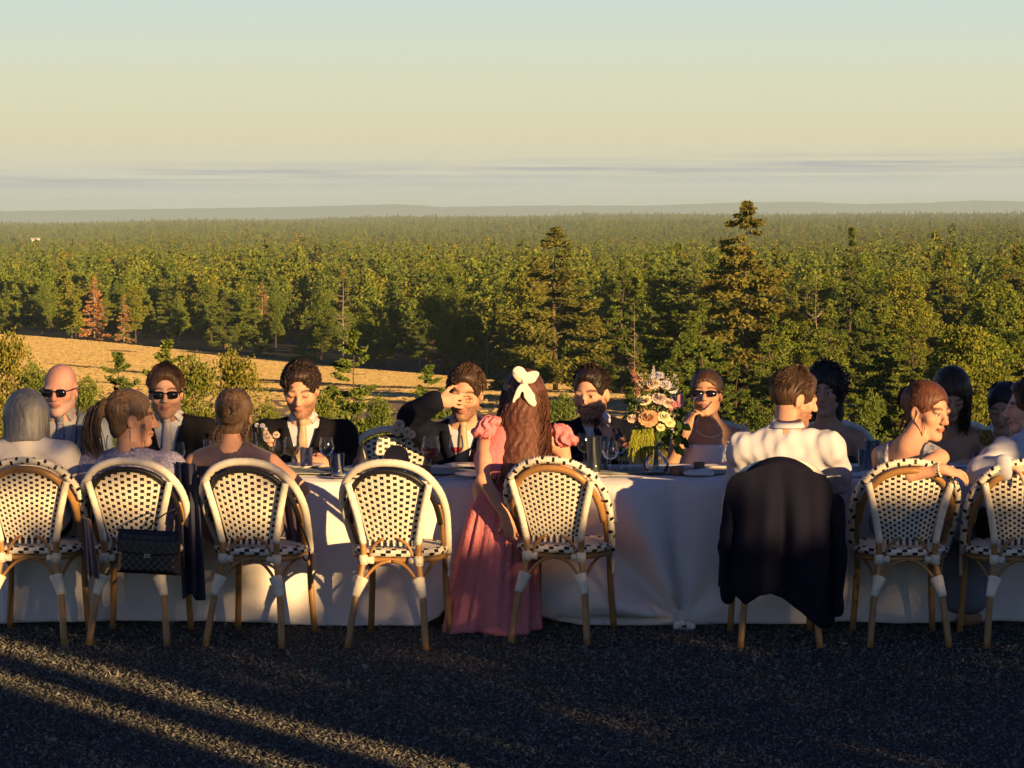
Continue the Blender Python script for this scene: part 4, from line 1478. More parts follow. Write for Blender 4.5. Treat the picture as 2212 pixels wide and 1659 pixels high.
def hand_solid(S, wrist, d, palm_n, side, curl=(0.4, 0.5, 0.3), s=1.0, thumb=(0.6, 0.3), spread=0.10):
    """d: wrist to knuckles; palm_n: direction the palm faces; side: +1 if the thumb lies along d x palm_n"""
    w = npv(wrist); d = npv(d) / np.linalg.norm(d)
    n_ = npv(palm_n) - d * (npv(palm_n) @ d); n_ /= np.linalg.norm(n_)
    t_ = np.cross(d, n_) * side
    M = np.stack([t_, d, n_], 1)
    S.ell(w + d * 0.048 * s, np.array([0.040, 0.052, 0.0155]) * s, M, 0.015)
    S.rc(w - d * 0.02, w + d * 0.03 * s, 0.025 * s, 0.024 * s, 0.02)
    for i, (off, L) in enumerate(((0.029, 0.92), (0.010, 1.0), (-0.010, 0.94), (-0.029, 0.74))):
        fd = d + t_ * spread * off / 0.029
        finger(S, w + d * 0.088 * s + t_ * off * s * 1.05, fd, n_, np.array([0.040, 0.026, 0.020]) * L * s, curl, 0.0088 * s)
    finger(S, w + d * 0.03 * s + t_ * 0.033 * s, d * 0.65 + t_ * 0.75 + n_ * 0.25, n_ - t_ * 0.3, np.array([0.036, 0.030, 0.024]) * s, (0.0, thumb[0], thumb[1]), 0.0105 * s, 0.006)


M_SKIN = mat('skin', (0.6, 0.4, 0.3), 0.58, 0.25, attr=True, bump=0.25, bscale=130, var=0.14, vscale=26)
SK = {'fair': (0.60, 0.36, 0.26), 'pink': (0.60, 0.31, 0.24), 'tan': (0.47, 0.26, 0.165), 'warm': (0.55, 0.30, 0.20), 'deep': (0.42, 0.235, 0.155)}


def paint_head(V, h, skin, brow=(0.06, 0.035, 0.02), beard=None, beard_amt=0.0, lips=(0.42, 0.15, 0.12), closed=False, eye=(0.03, 0.02, 0.015), stubble=0.0):
    L = h.inv(V)
    x, y, z = L[:, 0], L[:, 1], L[:, 2]
    col = np.repeat(np.array([skin]), len(V), 0)
    rngp = np.random.RandomState(1)

    def blend(m, c):
        col[:] = col * (1 - m[:, None]) + np.array(c) * m[:, None]
    inh = (np.abs(x) < 0.1) & (np.abs(z) < 0.14) & (np.abs(y) < 0.13)
    face = inh & (y > 0.03)
    # cheeks and nose a little redder
    g = np.exp(-((np.abs(x) - 0.040) / 0.02) ** 2 - ((z + 0.02) / 0.02) ** 2) * face * 0.35
    blend(g, np.array(skin) * np.array([1.05, 0.78, 0.75]))
    g = np.exp(-(x / 0.014) ** 2 - ((z + 0.025) / 0.015) ** 2) * (face & (y > 0.09)) * 0.35
    blend(g, np.array(skin) * np.array([1.05, 0.75, 0.72]))
    if beard is not None:
        m = smooth01(-0.030, -0.052, z) * smooth01(-0.012, 0.012, y) * inh * beard_amt
        m = np.maximum(m, beard_amt * inh * smooth01(0.060, 0.070, np.abs(x)) * smooth01(0.0, -0.03, z) * smooth01(-0.02, 0.0, y) * (y < 0.05))
        lip = np.exp(-((x / 0.024) ** 4) - ((z + 0.062) / 0.0105) ** 4) * (y > 0.07)
        m = m * (1 - lip) * np.clip(0.8 + 0.25 * rngp.normal(0, 1, len(V)), 0.4, 1)
        blend(m, beard)
    m = np.exp(-((x / 0.023) ** 4) - ((z + 0.062) / 0.0105) ** 4) * (face & (y > 0.075))
    blend(np.clip(m, 0, 1) * 0.85, lips)
    m = np.exp(-((z + 0.0622) / 0.0022) ** 2) * (np.abs(x) < 0.021) * (face & (y > 0.07))
    blend(m * 0.8, (0.08, 0.03, 0.025))
    # brows
    zb = 0.0265 + 0.004 * (1 - ((np.abs(x) - 0.032) / 0.02) ** 2)
    m = np.exp(-((z - zb) / 0.0052) ** 2) * ((np.abs(x) > 0.011) & (np.abs(x) < 0.053)) * face
    blend(m * 0.9, brow)
    # eyes
    for sg in (1, -1):
        ex, ez = x - sg * 0.031, z - 0.003
        if closed:
            m = np.exp(-((ez + 0.004 + 0.0 * ex) / 0.003) ** 2) * (np.abs(ex) < 0.0145) * face
            blend(m * 0.9, (0.05, 0.025, 0.02))
        else:
            m = ((ex / 0.014) ** 2 + (ez / 0.0065) ** 2 < 1) * face * (y > 0.06)
            blend(m * 1.0, (0.55, 0.5, 0.46))
            m = ((ex / 0.0068) ** 2 + (ez / 0.007) ** 2 < 1) * face * (y > 0.06)
            blend(m * 1.0, eye)
            m = np.exp(-((ez - 0.0075) / 0.0025) ** 2) * (np.abs(ex) < 0.016) * face
            blend(m * 0.8, (0.05, 0.025, 0.02))
    return col


def hair_mat(name, c1, c2, scale=(60, 60, 7), rough=0.45):
    if name in MATS:
        return MATS[name]
    m = bpy.data.materials.new(name)
    m.use_nodes = True
    t = NT(m.node_tree)
    b = t.n['Principled BSDF']
    tcn = t.add('ShaderNodeTexCoord')
    nz = t.noise(t.mapping(tcn.outputs['Object'], scale=scale), 1.0, 5, 0.65)
    g = t.add('ShaderNodeNewGeometry')
    rnd = t.math('MULTIPLY_ADD', g.outputs['Random Per Island'], 0.28, t.math('SUBTRACT', nz, 0.14))
    t.l.new(t.ramp(rnd, [(0.25, c1), (0.75, c2)]), b.inputs['Base Color'])
    b.inputs['Roughness'].default_value = rough
    b.inputs['Specular IOR Level'].default_value = 0.35
    bn = t.add('ShaderNodeBump', ins={'Height': nz, 'Strength': 0.7, 'Distance': 0.01})
    t.l.new(bn.outputs[0], b.inputs['Normal'])
    MATS[name] = m
    return m


def strands(mb, h, paths, r=0.004, n=4):
    """paths of head-local points -> tapered locks"""
    for p in paths:
        pts = spline([h(*q) for q in p], 2)
        k = len(pts)
        mb.tube(pts, [r * h.s * (0.60 + 0.45 * math.sin(math.pi * min(0.97, (i + 1) / (k + 1)))) * (1 - 0.55 * (i / k) ** 3) for i in range(k)], n, cap=False)


def on_skull(th, ph, t_=0.0):
    """direction th (0 = forward, + to person's right), ph latitude -> point on scalp + offset t"""
    d = np.array([math.sin(th) * math.cos(ph), math.cos(th) * math.cos(ph), math.sin(ph)])
    return np.array([0, -0.014, 0.036]) + d * (np.array([0.074, 0.094, 0.084]) + t_)


def add_hair(par, h, style, m, seed=0):
    S = Solid()
    s = h.s
    e = lambda c, r, k=0.015, mode='u': S.ell(h(*c), np.array(r) * s, h.R, k * s, mode)
    rng_ = random.Random(seed)
    freq = 90 / s

    def grooves(amp):
        def fn(x, y, z):
            a, b_, c = h.local(x, y, z)
            th = np.arctan2(a, -(b_ + 0.02))
            return amp * np.sin(th * 26 + 3 * np.sin(c * 40) + b_ * 60) + amp * 0.6 * np.sin(th * 47 + c * 55)
        return fn
    mb = MB()
    locks = []
    vox = 0.0062
    if style in ('short', 'curly', 'swept', 'shortback'):
        t0 = {'short': 0.009, 'curly': 0.011, 'swept': 0.014, 'shortback': 0.012}[style]
        e((0, -0.014, 0.037), (0.074 + t0, 0.094 + t0, 0.084 + t0))
        e((0, 0.03, 0.095), (0.050, 0.050, 0.028), 0.03)
        e((0, 0.118, 0.018), (0.080, 0.066, 0.074), 0.015, 's')      # face window
        e((0, 0.03, -0.10), (0.13, 0.11, 0.085), 0.02, 's')         # below the ears at the front
        e((0, -0.05, -0.125), (0.13, 0.12, 0.07), 0.02, 's')        # nape
        for sg in (1, -1):
            e((sg * 0.088, 0.002, -0.006), (0.03, 0.024, 0.036), 0.008, 's')
        V, F_ = S.mesh(vox, disp=grooves(0.0012))
        nlock = {'short': 700, 'curly': 850, 'swept': 850, 'shortback': 600}[style]
        for k in range(nlock):
            th = rng_.uniform(-math.pi, math.pi)
            ph = rng_.uniform(0.10, 1.5)
            if abs(th) < 0.85 and ph < 0.95:
                continue
            p0 = on_skull(th, ph, t0 * 1.0)
            if style == 'curly':
                dth = rng_.uniform(-0.35, 0.35)
                p1 = on_skull(th + dth, ph - 0.12, t0 + rng_.uniform(0.003, 0.012))
                p2 = on_skull(th + dth * 1.8, ph - 0.22, t0 + rng_.uniform(-0.002, 0.012))
                p3 = on_skull(th + dth * 1.2, ph - 0.30, t0 + rng_.uniform(0.002, 0.014))
                if abs(th) < 0.8:
                    p1 = on_skull(th + dth * .5, ph + 0.05, t0 + rng_.uniform(0.010, 0.024)); p2 = on_skull(th + dth, ph - 0.06, t0 + rng_.uniform(0.012, 0.024)); p3 = on_skull(th + dth * 1.5, max(ph - rng_.uniform(0.1, 0.25), 0.62), t0 + 0.012)
                locks.append([p0, p1, p2, p3])
            else:
                dd = 0.5 if style == 'swept' else 0.28
                p1 = on_skull(th * 1.0 + 0.10, ph - dd * 0.3, t0 + rng_.uniform(0.002, 0.010))
                p2 = on_skull(th * 1.0 + 0.22, ph - dd * 0.8, t0 + rng_.uniform(-0.002, 0.007))
                if ph - dd * 0.8 < -0.15:
                    continue
                if abs(th) < 1.0:
                    p0 = on_skull(th, max(ph, 0.92), t0); p1 = on_skull(th + 0.2, ph + 0.18, t0 + rng_.uniform(0.010, 0.022)); p2 = on_skull(th + 0.5, ph + 0.36, t0 + rng_.uniform(0.006, 0.014))
                locks.append([p0, p1, p2])
        strands(mb, h, locks, 0.0040 if style == 'curly' else 0.0024, 3)
    elif style == 'bob':
        e((0, -0.020, 0.036), (0.092, 0.108, 0.098))
        S.rc(h(0, -0.045, 0.02), h(0, -0.050, -0.105), 0.092 * s, 0.090 * s, 0.03)
        for sg in (1, -1):
            S.rc(h(sg * 0.062, 0.0, 0.02), h(sg * 0.070, 0.012, -0.105), 0.045 * s, 0.036 * s, 0.02)
        e((0, 0.125, -0.03), (0.075, 0.085, 0.11), 0.015, 's')
        S.custom(lambda x, y, z: h.local(x, y, z)[2] + 0.125 + 0.15 * np.maximum(h.local(x, y, z)[1], -0.2), h.o - 0.22 * s, h.o + 0.22 * s, 0.012, 's')
        V, F_ = S.mesh(vox, disp=grooves(0.0010))
        for k in range(420):
            th = rng_.uniform(0.7, 2 * math.pi - 0.7)
            p0 = on_skull(th, rng_.uniform(0.8, 1.5), 0.016)
            p1 = on_skull(th, 0.25, 0.020 + rng_.uniform(-0.002, 0.004))
            q = on_skull(th, -0.1, 0.022)
            p2 = np.array([q[0] * 1.0, q[1], -0.05]); p3 = np.array([q[0] * 0.97, q[1] * 0.98 + 0.002, -0.118 - 0.015 * q[1] / 0.1 + rng_.uniform(-0.006, 0.004)])
            locks.append([p0, p1, p2, p3])
        strands(mb, h, locks, 0.0020, 3)
    elif style in ('ponytail', 'bun', 'updo', 'pulled'):
        t0 = 0.012
        e((0, -0.018, 0.040), (0.074 + t0, 0.092 + t0, 0.080 + t0))
        e((0, -0.045, -0.045), (0.066, 0.05, 0.05), 0.03)
        e((0, 0.112, -0.005), (0.085, 0.064, 0.078), 0.02, 's')
        e((0, 0.035, -0.11), (0.13, 0.10, 0.085), 0.02, 's')
        for sg in (1, -1):
            e((sg * 0.090, 0.004, -0.010), (0.028, 0.024, 0.036), 0.008, 's')
        if style == 'bun':
            e((0.002, -0.108, 0.012), (0.058, 0.045, 0.056), 0.015)
            e((0.02, -0.12, 0.03), (0.034, 0.03, 0.03), 0.01)
        if style == 'updo':
            e((0, -0.095, 0.03), (0.062, 0.045, 0.06), 0.02)
        if style == 'ponytail':
            e((0, -0.108, 0.055), (0.026, 0.024, 0.026), 0.01)
            S.chain([h(0, -0.115, 0.055), h(0, -0.160, 0.02), h(0.006, -0.168, -0.06), h(0, -0.155, -0.14)], [0.020 * s, 0.032 * s, 0.032 * s, 0.012 * s], 0.02)
        V, F_ = S.mesh(vox, disp=grooves(0.0012))
        tgt = {'ponytail': (0, -0.105, 0.055), 'bun': (0, -0.10, 0.02), 'updo': (0, -0.09, 0.03), 'pulled': (0, -0.10, -0.02)}[style]
        for k in range(420):
            th = rng_.uniform(0.55, 2 * math.pi - 0.55); ph = rng_.uniform(-0.25, 1.3)
            if (abs(math.sin(th)) > 0.75 and ph < 0.3 and math.cos(th) > -0.3):
                continue
            p0 = on_skull(th, ph, t0 * 0.8)
            pm = on_skull(math.pi + (th - math.pi) * 0.55, 0.3 + (ph - 0.3) * 0.6, t0 + rng_.uniform(0.0, 0.005))
            locks.append([p0, (p0 + pm) / 2 * 1.02, pm, np.array(tgt) + np.array([rng_.uniform(-.012, .012), 0, rng_.uniform(-.012, .012)])])
        if style == 'ponytail':
            for k in range(330):
                a, b_ = rng_.gauss(0, 0.020), rng_.gauss(0, 0.012)
                L = rng_.uniform(0.7, 1.05)
                wv = rng_.uniform(-0.02, 0.02)
                locks.append([(0, -0.10, 0.055), (a * 0.7, -0.15 + b_, 0.06 + b_), (a * 1.6 + wv, -0.172 + b_, -0.02 * L), (a * 1.9 - wv, -0.168 + b_ * 1.5, -0.10 * L), (a * 1.6 + wv * 1.4, -0.145 + b_, -0.185 * L)])
        if style in ('bun', 'updo'):
            cb = np.array([0.002, -0.115, 0.012]) if style == 'bun' else np.array([0, -0.10, 0.03])
            for k in range(220):
                a = rng_.uniform(0, 6.28); rr = rng_.uniform(0.02, 0.056); tw = rng_.choice((1, -1)) * rng_.uniform(0.6, 1.3)
                ln = []
                for j in range(4):
                    aa = a + tw * j * 0.55
                    dep = -0.047 * math.sqrt(max(0.05, 1 - (rr / 0.066) ** 2)) + rng_.uniform(-0.008, 0.002)
                    ln.append(cb + np.array([math.cos(aa) * rr, dep, math.sin(aa) * rr * 0.95]))
                locks.append(ln)
            for k in range(34):   # loose wisps
                sg = rng_.choice((1, -1))
                p0 = np.array([sg * rng_.uniform(0.03, 0.075), rng_.uniform(-0.08, 0.0), rng_.uniform(-0.06, 0.0)])
                locks.append([p0, p0 + np.array([sg * 0.012, -0.012, -0.03]), p0 + np.array([sg * rng_.uniform(0, .035), -0.012, -0.07]), p0 + np.array([sg * rng_.uniform(0, .05), -0.02, -0.10])])
        if style == 'pulled':
            for k in range(70):
                a = rng_.gauss(0, 0.035)
                locks.append([(a * 0.6, -0.09, -0.01), (a, -0.115, -0.06), (a * 1.2 + rng_.uniform(-.01, .01), -0.105, -0.13), (a * 1.3, -0.09, -0.20 + rng_.uniform(-.03, .03))])
        if style in ('ponytail', 'updo'):
            for sg in (1, -1):
                for k in range(3):
                    locks.append([(sg * 0.07, 0.04, 0.04), (sg * 0.084, 0.045, -0.01), (sg * 0.080, 0.04 + 0.01 * k, -0.06), (sg * (0.074 + 0.006 * k), 0.05, -0.10 - 0.012 * k)])
        strands(mb, h, locks, 0.0020, 3)
    elif style in ('long', 'longfront', 'bigcurly'):
        t0 = 0.016
        e((0, -0.016, 0.040), (0.074 + t0, 0.094 + t0, 0.080 + t0))
        drop = {'long': 0.46, 'longfront': 0.26, 'bigcurly': 0.16}[style]
        S.rc(h(0, -0.055, 0.02), h(0.0, -0.085, -drop * 0.75), 0.090 * s, (0.108 if style == 'long' else 0.085) * s, 0.03)
        if style == 'bigcurly':
            e((0, -0.03, 0.03), (0.115, 0.12, 0.115), 0.02)
        if style == 'longfront':
            for sg in (1, -1):
                S.rc(h(sg * 0.066, 0.01, 0.03), h(sg * 0.078, 0.02, -0.17), 0.034 * s, 0.024 * s, 0.02)
        e((0, 0.118, -0.015), (0.070, 0.068, 0.082), 0.02, 's')
        V, F_ = S.mesh(0.008, disp=grooves(0.003))
        nl = {'long': 620, 'longfront': 420, 'bigcurly': 420}[style]
        for k in range(nl):
            th = rng_.uniform(0.75, 2 * math.pi - 0.75)
            if style == 'bigcurly':
                ph = rng_.uniform(-0.4, 1.5); p0 = on_skull(th, ph, 0.03)
                ln = [p0]
                for j in range(3):
                    p0 = p0 + np.array([rng_.uniform(-.02, .02), rng_.uniform(-.02, .012), rng_.uniform(-.022, .012)])
                    ln.append(p0)
                locks.append(ln)
                continue
            q = on_skull(th, 0.1, 0.020)
            wv = rng_.uniform(-0.018, 0.018); ph0 = rng_.uniform(0, 6.28)
            p = [on_skull(th, rng_.uniform(0.7, 1.5), t0), q]
            nseg = 6
            L = drop * rng_.uniform(0.72, 1.06)
            back = -0.105 if style == 'long' else -0.08
            for j in range(1, nseg + 1):
                f_ = j / nseg
                bx = q[0] * (1 + (0.30 if style == 'long' else -0.15) * f_) + 0.020 * math.sin(f_ * 9 + ph0) * (0.4 + f_)
                by = q[1] * (1 - f_) + f_ * (back + q[1] * 0.35) + 0.014 * math.cos(f_ * 9 + ph0)
                if style == 'longfront' and abs(math.sin(th)) > 0.6 and math.cos(th) > -0.5:
                    by = q[1] + 0.01
                p.append(np.array([bx, by, q[2] - L * f_]))
            locks.append(p)
        strands(mb, h, locks, 0.0038 if style != 'bigcurly' else 0.0055, 3)
    allv = np.concatenate([V, np.array(mb.v)]) if mb.nv else V
    fl = [tuple(q) for q in F_.tolist()] + [tuple(i + len(V) for i in q) for q in mb.f]
    return mesh_obj('hair', allv, fl, m, par)


def sunglasses(par, h, w=0.026, hh=0.019, m=None, top_bar=True):
    mb = MB()
    m = m or mat('dark_lens', (0.006, 0.006, 0.008), 0.12, 0.6)
    for sg in (1, -1):
        c = (sg * 0.033, 0.101, 0.001)
        ring_ = []
        for k in range(18):
            a = 2 * math.pi * k / 18
            cx_, cz_ = math.cos(a), math.sin(a)
            q = (abs(cx_) ** 3 + abs(cz_) ** 3) ** (-1 / 3)
            ring_.append((c[0] + w * cx_ * q, c[1] - 0.06 * (c[0] + w * cx_ * q) ** 2 / 0.06 * 0.9, c[2] + hh * cz_ * q * (1.0 if cz_ > 0 else 1.02)))
        front = [h(*p) for p in ring_] + [h(c[0], c[1] - 0.06 * c[0] ** 2 / 0.06 * 0.9 + 0.003, c[2])]
        backp = [h(p[0], p[1] - 0.004, p[2]) for p in ring_]
        mb.add(front + backp, [(k, (k + 1) % 18, 18) for k in range(18)] + [(k, 19 + k, 19 + (k + 1) % 18, (k + 1) % 18) for k in range(18)])
        mb.tube([h(sg * 0.060, 0.094, 0.010), h(sg * 0.080, 0.075, 0.012), h(sg * 0.083, 0.0, 0.010), h(sg * 0.080, -0.015, 0.0)], 0.0032 * h.s, 5)
    mb.tube([h(-0.012, 0.104, 0.007), h(0, 0.108, 0.010), h(0.012, 0.104, 0.007)], 0.003 * h.s, 5)
    return mb.build('sunglasses', m, par)


def fold_fn(amp, seed, fx=14, fz=18):
    r = np.random.RandomState(seed)
    dirs = [(r.uniform(-1, 1), r.uniform(-1, 1), r.uniform(-1, 1), r.uniform(0, 6.28)) for _ in range(5)]

    def fn(x, y, z):
        out = 0
        for i, (a, b_, c, p) in enumerate(dirs):
            f_ = (fx, fz, fz * 1.6, fx * 2.1, fx * 0.6)[i]
            w_ = 0.9 * np.sin(5 * (x * c + z * a) + p)
            out = out + np.sin(f_ * (a * x + b_ * y + c * z) * 1.5 + p + w_) * (1, 0.9, 0.6, 0.5, 1.1)[i]
        return amp * out / 2.2
    return fn


def torso_solid(S, sc, hip, fr, sw, add, fem=False, belly=1.0, low=True, strap=False):
    """fr: torso frame at shoulder centre; add = clothing thickness"""
    sc, hip = npv(sc), npv(hip)
    up = sc - hip; L = np.linalg.norm(up); up = up / L
    M = fr.R.copy()
    lat = M[:, 0]; fw = np.cross(up, lat); fw /= np.linalg.norm(fw)
    B = np.stack([lat, fw, up], 1)
    cw = 0.70 if fem else 0.84
    S.ell(sc - up * 0.13 + fw * 0.012, (sw * cw + add, 0.105 * (1.0 if not fem else 0.95) + add, 0.165 + add), B, 0.05)
    S.ell(sc - up * L * 0.55, ((0.128 if fem else 0.150) * belly + add, 0.098 * belly + add, 0.17 + add), B, 0.06)
    if low:
        S.ell(hip + up * 0.06, ((0.168 if fem else 0.165) * belly + add, 0.125 + add, 0.12 + add), B, 0.06)
    for sg in (1, -1):
        S.rc(sc + up * 0.032 + lat * sg * 0.02, sc + lat * sg * ((sw - 0.035) if not strap else (sw - 0.105)) - up * (0.020 if not strap else 0.0), 0.046 + add, (0.048 if not strap else 0.040) + add, 0.045)
    if fem:
        for sg in (1, -1):
            S.ell(sc - up * 0.165 + fw * 0.085 + lat * sg * 0.065, (0.058 + add, 0.05 + add, 0.056 + add), B, 0.03)
    return up, fw, lat


def front_of(V, fr, x, z, wx=0.02, wz=0.014, back=False):
    L = fr.inv(V)
    m = (np.abs(L[:, 0] - x) < wx) & (np.abs(L[:, 2] - z) < wz)
    if not m.any():
        return None
    return float(L[m, 1].min() if back else L[m, 1].max())


def person(label, head, sc, hip, sw=0.19, yaw=180, hyaw=None, hpitch=0, hroll=0, hs=1.06, skin='fair', fem=False, arms=(None, None), hands=(None, None),
           hair=None, paint={}, top=None, knees=None, lower=None, belly=1.0, sleeve=('long', 'long'), feet=True, legspread=0.09, group=None, arm_r=1.0):
    """head, sc (shoulder centre), hip: world points. arms: ((elbow, wrist) right, left). Returns dict of useful things"""
    cat = 'person'
    head, sc, hip = Vector(head), Vector(sc), Vector(hip)
    root = empty('person', (hip.x, hip.y, 0.0))
    base_o = npv((hip.x, hip.y, 0.0))
    h = Frame(head - Vector((hip.x, hip.y, 0)), hyaw if hyaw is not None else yaw, hpitch, hroll, hs)
    scl = npv(sc) - base_o; hpl = npv(hip) - base_o
    fr = Frame(scl, yaw, 0, 0, 1)
    lat, fw = fr.R[:, 0], fr.R[:, 1]
    sk = SK[skin] if isinstance(skin, str) else skin
    B = Solid()
    head_solid(B, h, fem)
    neck_top = h(0, -0.018, -0.055)
    B.rc(neck_top, scl + np.array([0, 0, 0.03]) - fw * 0.01, (0.050 if fem else 0.058) * hs, 0.058 if fem else 0.066, 0.03)
    up, _, _ = torso_solid(B, scl, hpl, fr, sw, 0.0, fem, belly)
    A = []
    for i, sg in enumerate((1, -1)):
        sh = scl + lat * sg * sw - up * 0.02
        if arms[i] is None:
            el = sh - np.array([0, 0, 0.26]) + lat * sg * 0.035 + fw * 0.05
            wr = el + fw * 0.21 - lat * sg * 0.10 + np.array([0, 0, 0.0])
        else:
            el, wr = [npv(q) - base_o for q in arms[i]]
        A.append((sh, el, wr))
        B.rc(sh, el, 0.047 * arm_r * (0.85 if fem else 1), 0.038 * arm_r * (0.88 if fem else 1), 0.03)
        B.rc(el, wr, 0.039 * arm_r * (0.88 if fem else 1), 0.026 * (0.9 if fem else 1), 0.012)
        hd = hands[i] or {}
        hand_solid(B, wr, npv(hd.get('d', (wr - el))), npv(hd.get('n', (0, 0, -1.0))), hd.get('side', sg), hd.get('curl', (0.35, 0.45, 0.3)), hd.get('s', 0.98 if not fem else 0.9), spread=hd.get('spread', 0.12))
    # legs
    K = []
    for i, sg in enumerate((1, -1)):
        hj = hpl + lat * sg * 0.085
        if knees and knees[i] is not None:
            kn_, an_ = [npv(q) - base_o for q in knees[i]]
        else:
            kn_ = hj + fw * 0.40 + lat * sg * (legspread - 0.05) + np.array([0, 0, -0.02])
            an_ = np.array([kn_[0], kn_[1], 0.075]) - fw * 0.03
        K.append((hj, kn_, an_))
        B.rc(hj, kn_, 0.080, 0.056, 0.03)
        B.rc(kn_, an_, 0.054, 0.034, 0.02)
        fdir = fw
        B.rc(an_ - np.array([0, 0, 0.02]), an_ + fdir * 0.13 - np.array([0, 0, 0.045]), 0.034, 0.024, 0.02)
    V, F_ = B.mesh(0.0067, zsplit=0.68, coarse=0.022)
    col = paint_head(V, h, sk, **paint)
    body = mesh_obj('body', V, F_, M_SKIN, root, True, None, col)
    info = dict(root=root, h=h, fr=fr, scl=scl, hpl=hpl, lat=lat, fw=fw, up=up, arms=A, legs=K, sw=sw, off=base_o)
    # clothing
    if top:
        for layer in top:
            kind, m_ = layer['kind'], layer['mat']
            add = layer.get('add', 0.010)
            S = Solid()
            sl = layer.get('sleeves', 'long')
            torso_solid(S, scl, hpl, fr, sw, add, fem, belly, low=layer.get('low', True), strap=(sl == 'none' and not layer.get('wide')))
            for i, (sh, el, wr) in enumerate(A):
                k_ = sl[i] if isinstance(sl, (tuple, list)) else sl
                r_ = add + 0.008
                if k_ == 'long':
                    S.rc(sh, el, 0.050 * arm_r + r_, 0.041 * arm_r + r_, 0.035)
                    S.rc(el, wr - (wr - el) * layer.get('cuff', 0.06), 0.042 * arm_r + r_, 0.030 + r_, 0.012)
                elif k_ == 'short':
                    S.rc(sh, sh + (el - sh) * 0.72, 0.054 * arm_r + r_, 0.056 * arm_r + r_, 0.035)
                elif k_ == 'rolled':
                    S.rc(sh, el, 0.050 * arm_r + r_, 0.043 * arm_r + r_, 0.035)
                    S.rc(el, el + (wr - el) * 0.25, 0.043 * arm_r + r_, 0.042 + r_, 0.012)
                elif k_ == 'cap':
                    S.ell(sh + up * 0.005, (0.062, 0.062, 0.05), None, 0.02)
            # neck opening
            nr = layer.get('neck', 0.066)
            if nr:
                S.rc(scl + np.array([0, 0, 0.03]) + fw * layer.get('neck_fw', 0.0), neck_top + np.array([0, 0, 0.08]), nr, nr * 0.95, 0.006, 's')
            if 'v' in layer:      # front opening, half width at the neck, depth below the shoulders
                vw, vd = layer['v']

                def vfn(x, y, z, vw=vw, vd=vd):
                    a, b_, c = fr.local(x, y, z)
                    w_ = vw * np.clip((c + vd) / (vd + 0.02), 0, 1.3)
                    return np.maximum(np.maximum(np.abs(a) - w_, 0.03 - b_), -(c + vd))
                S.custom(vfn, scl - 0.5, scl + 0.5, 0.006, 's')
            if 'cut' in layer:    # everything above this height (torso frame) is bare
                cz_ = layer['cut']

                def cfn(x, y, z, cz_=cz_):
                    a, b_, c = fr.local(x, y, z)
                    return cz_ - c + layer.get('cut_dip', 0.0) * np.exp(-(a / 0.06) ** 2)
                S.custom(cfn, scl - 0.5, scl + 0.5, 0.006, 's')
            if layer.get('back_dip'):
                bd = layer['back_dip']
                S.custom(lambda x, y, z: np.maximum(np.maximum(np.abs(fr.local(x, y, z)[0]) - 0.09, fr.local(x, y, z)[1] + 0.0), -(fr.local(x, y, z)[2] + bd)), scl - 0.5, scl + 0.5, 0.01, 's')
            TV, TF = S.mesh(layer.get('vox', 0.0092), disp=fold_fn(layer.get('fold', 0.0035), len(label) + int(add * 1000), layer.get('ff', 26), layer.get('ff', 26) * 1.4), smooth_it=1)
            mesh_obj(kind, TV, TF, m_, root)
            info[kind] = TV
    if lower:
        kind, m_ = lower['kind'], lower['mat']
        S = Solid()
        if kind == 'trousers':
            S.ell(hpl + up * 0.03, (0.185, 0.150, 0.12), fr.R, 0.04)
            for hj, kn_, an_ in K:
                S.rc(hj, kn_, 0.095, 0.072, 0.03)
                S.rc(kn_, an_ + np.array([0, 0, 0.01]), 0.070, 0.052, 0.02)
        else:
            S.ell(hpl + up * 0.03, (0.195, 0.155, 0.12), fr.R, 0.04)
            mid = (K[0][1] + K[1][1]) / 2
            hem = lower.get('hem', 0.25)
            for hj, kn_, an_ in K:
                S.rc(hj, kn_, 0.105, 0.085, 0.06)
                S.rc(kn_, np.array([an_[0], an_[1], hem]) , 0.085, 0.10, 0.07)
            S.rc((K[0][0] + K[1][0]) / 2, mid, 0.10, 0.08, 0.06)
            S.rc(mid, np.array([mid[0], mid[1], hem]) - fw * 0.03, 0.08, 0.10, 0.06)
        LV, LF = S.mesh(0.014, disp=fold_fn(0.005, len(label) + 3, 12, 9))
        mesh_obj(kind, LV, LF, m_, root)
    if feet:
        for hj, kn_, an_ in K:
            S = Solid()
            S.rc(an_ - np.array([0, 0, 0.028]) - fw * 0.02, an_ + fw * 0.15 - np.array([0, 0, 0.045]), 0.042, 0.031, 0.02)
            LV, LF = S.mesh(0.011)
            LV[:, 2] = np.maximum(LV[:, 2], 0.008)
            mesh_obj('shoe', LV, LF, lower.get('shoe', mat('shoe_black', (0.015, 0.014, 0.014), 0.35, 0.5)) if lower else mat('shoe_black', (0.015, 0.014, 0.014), 0.35, 0.5), root)
    if hair:
        add_hair(root, h, hair[0], hair[1], len(label))
    tag(root, label, cat, group)
    return info


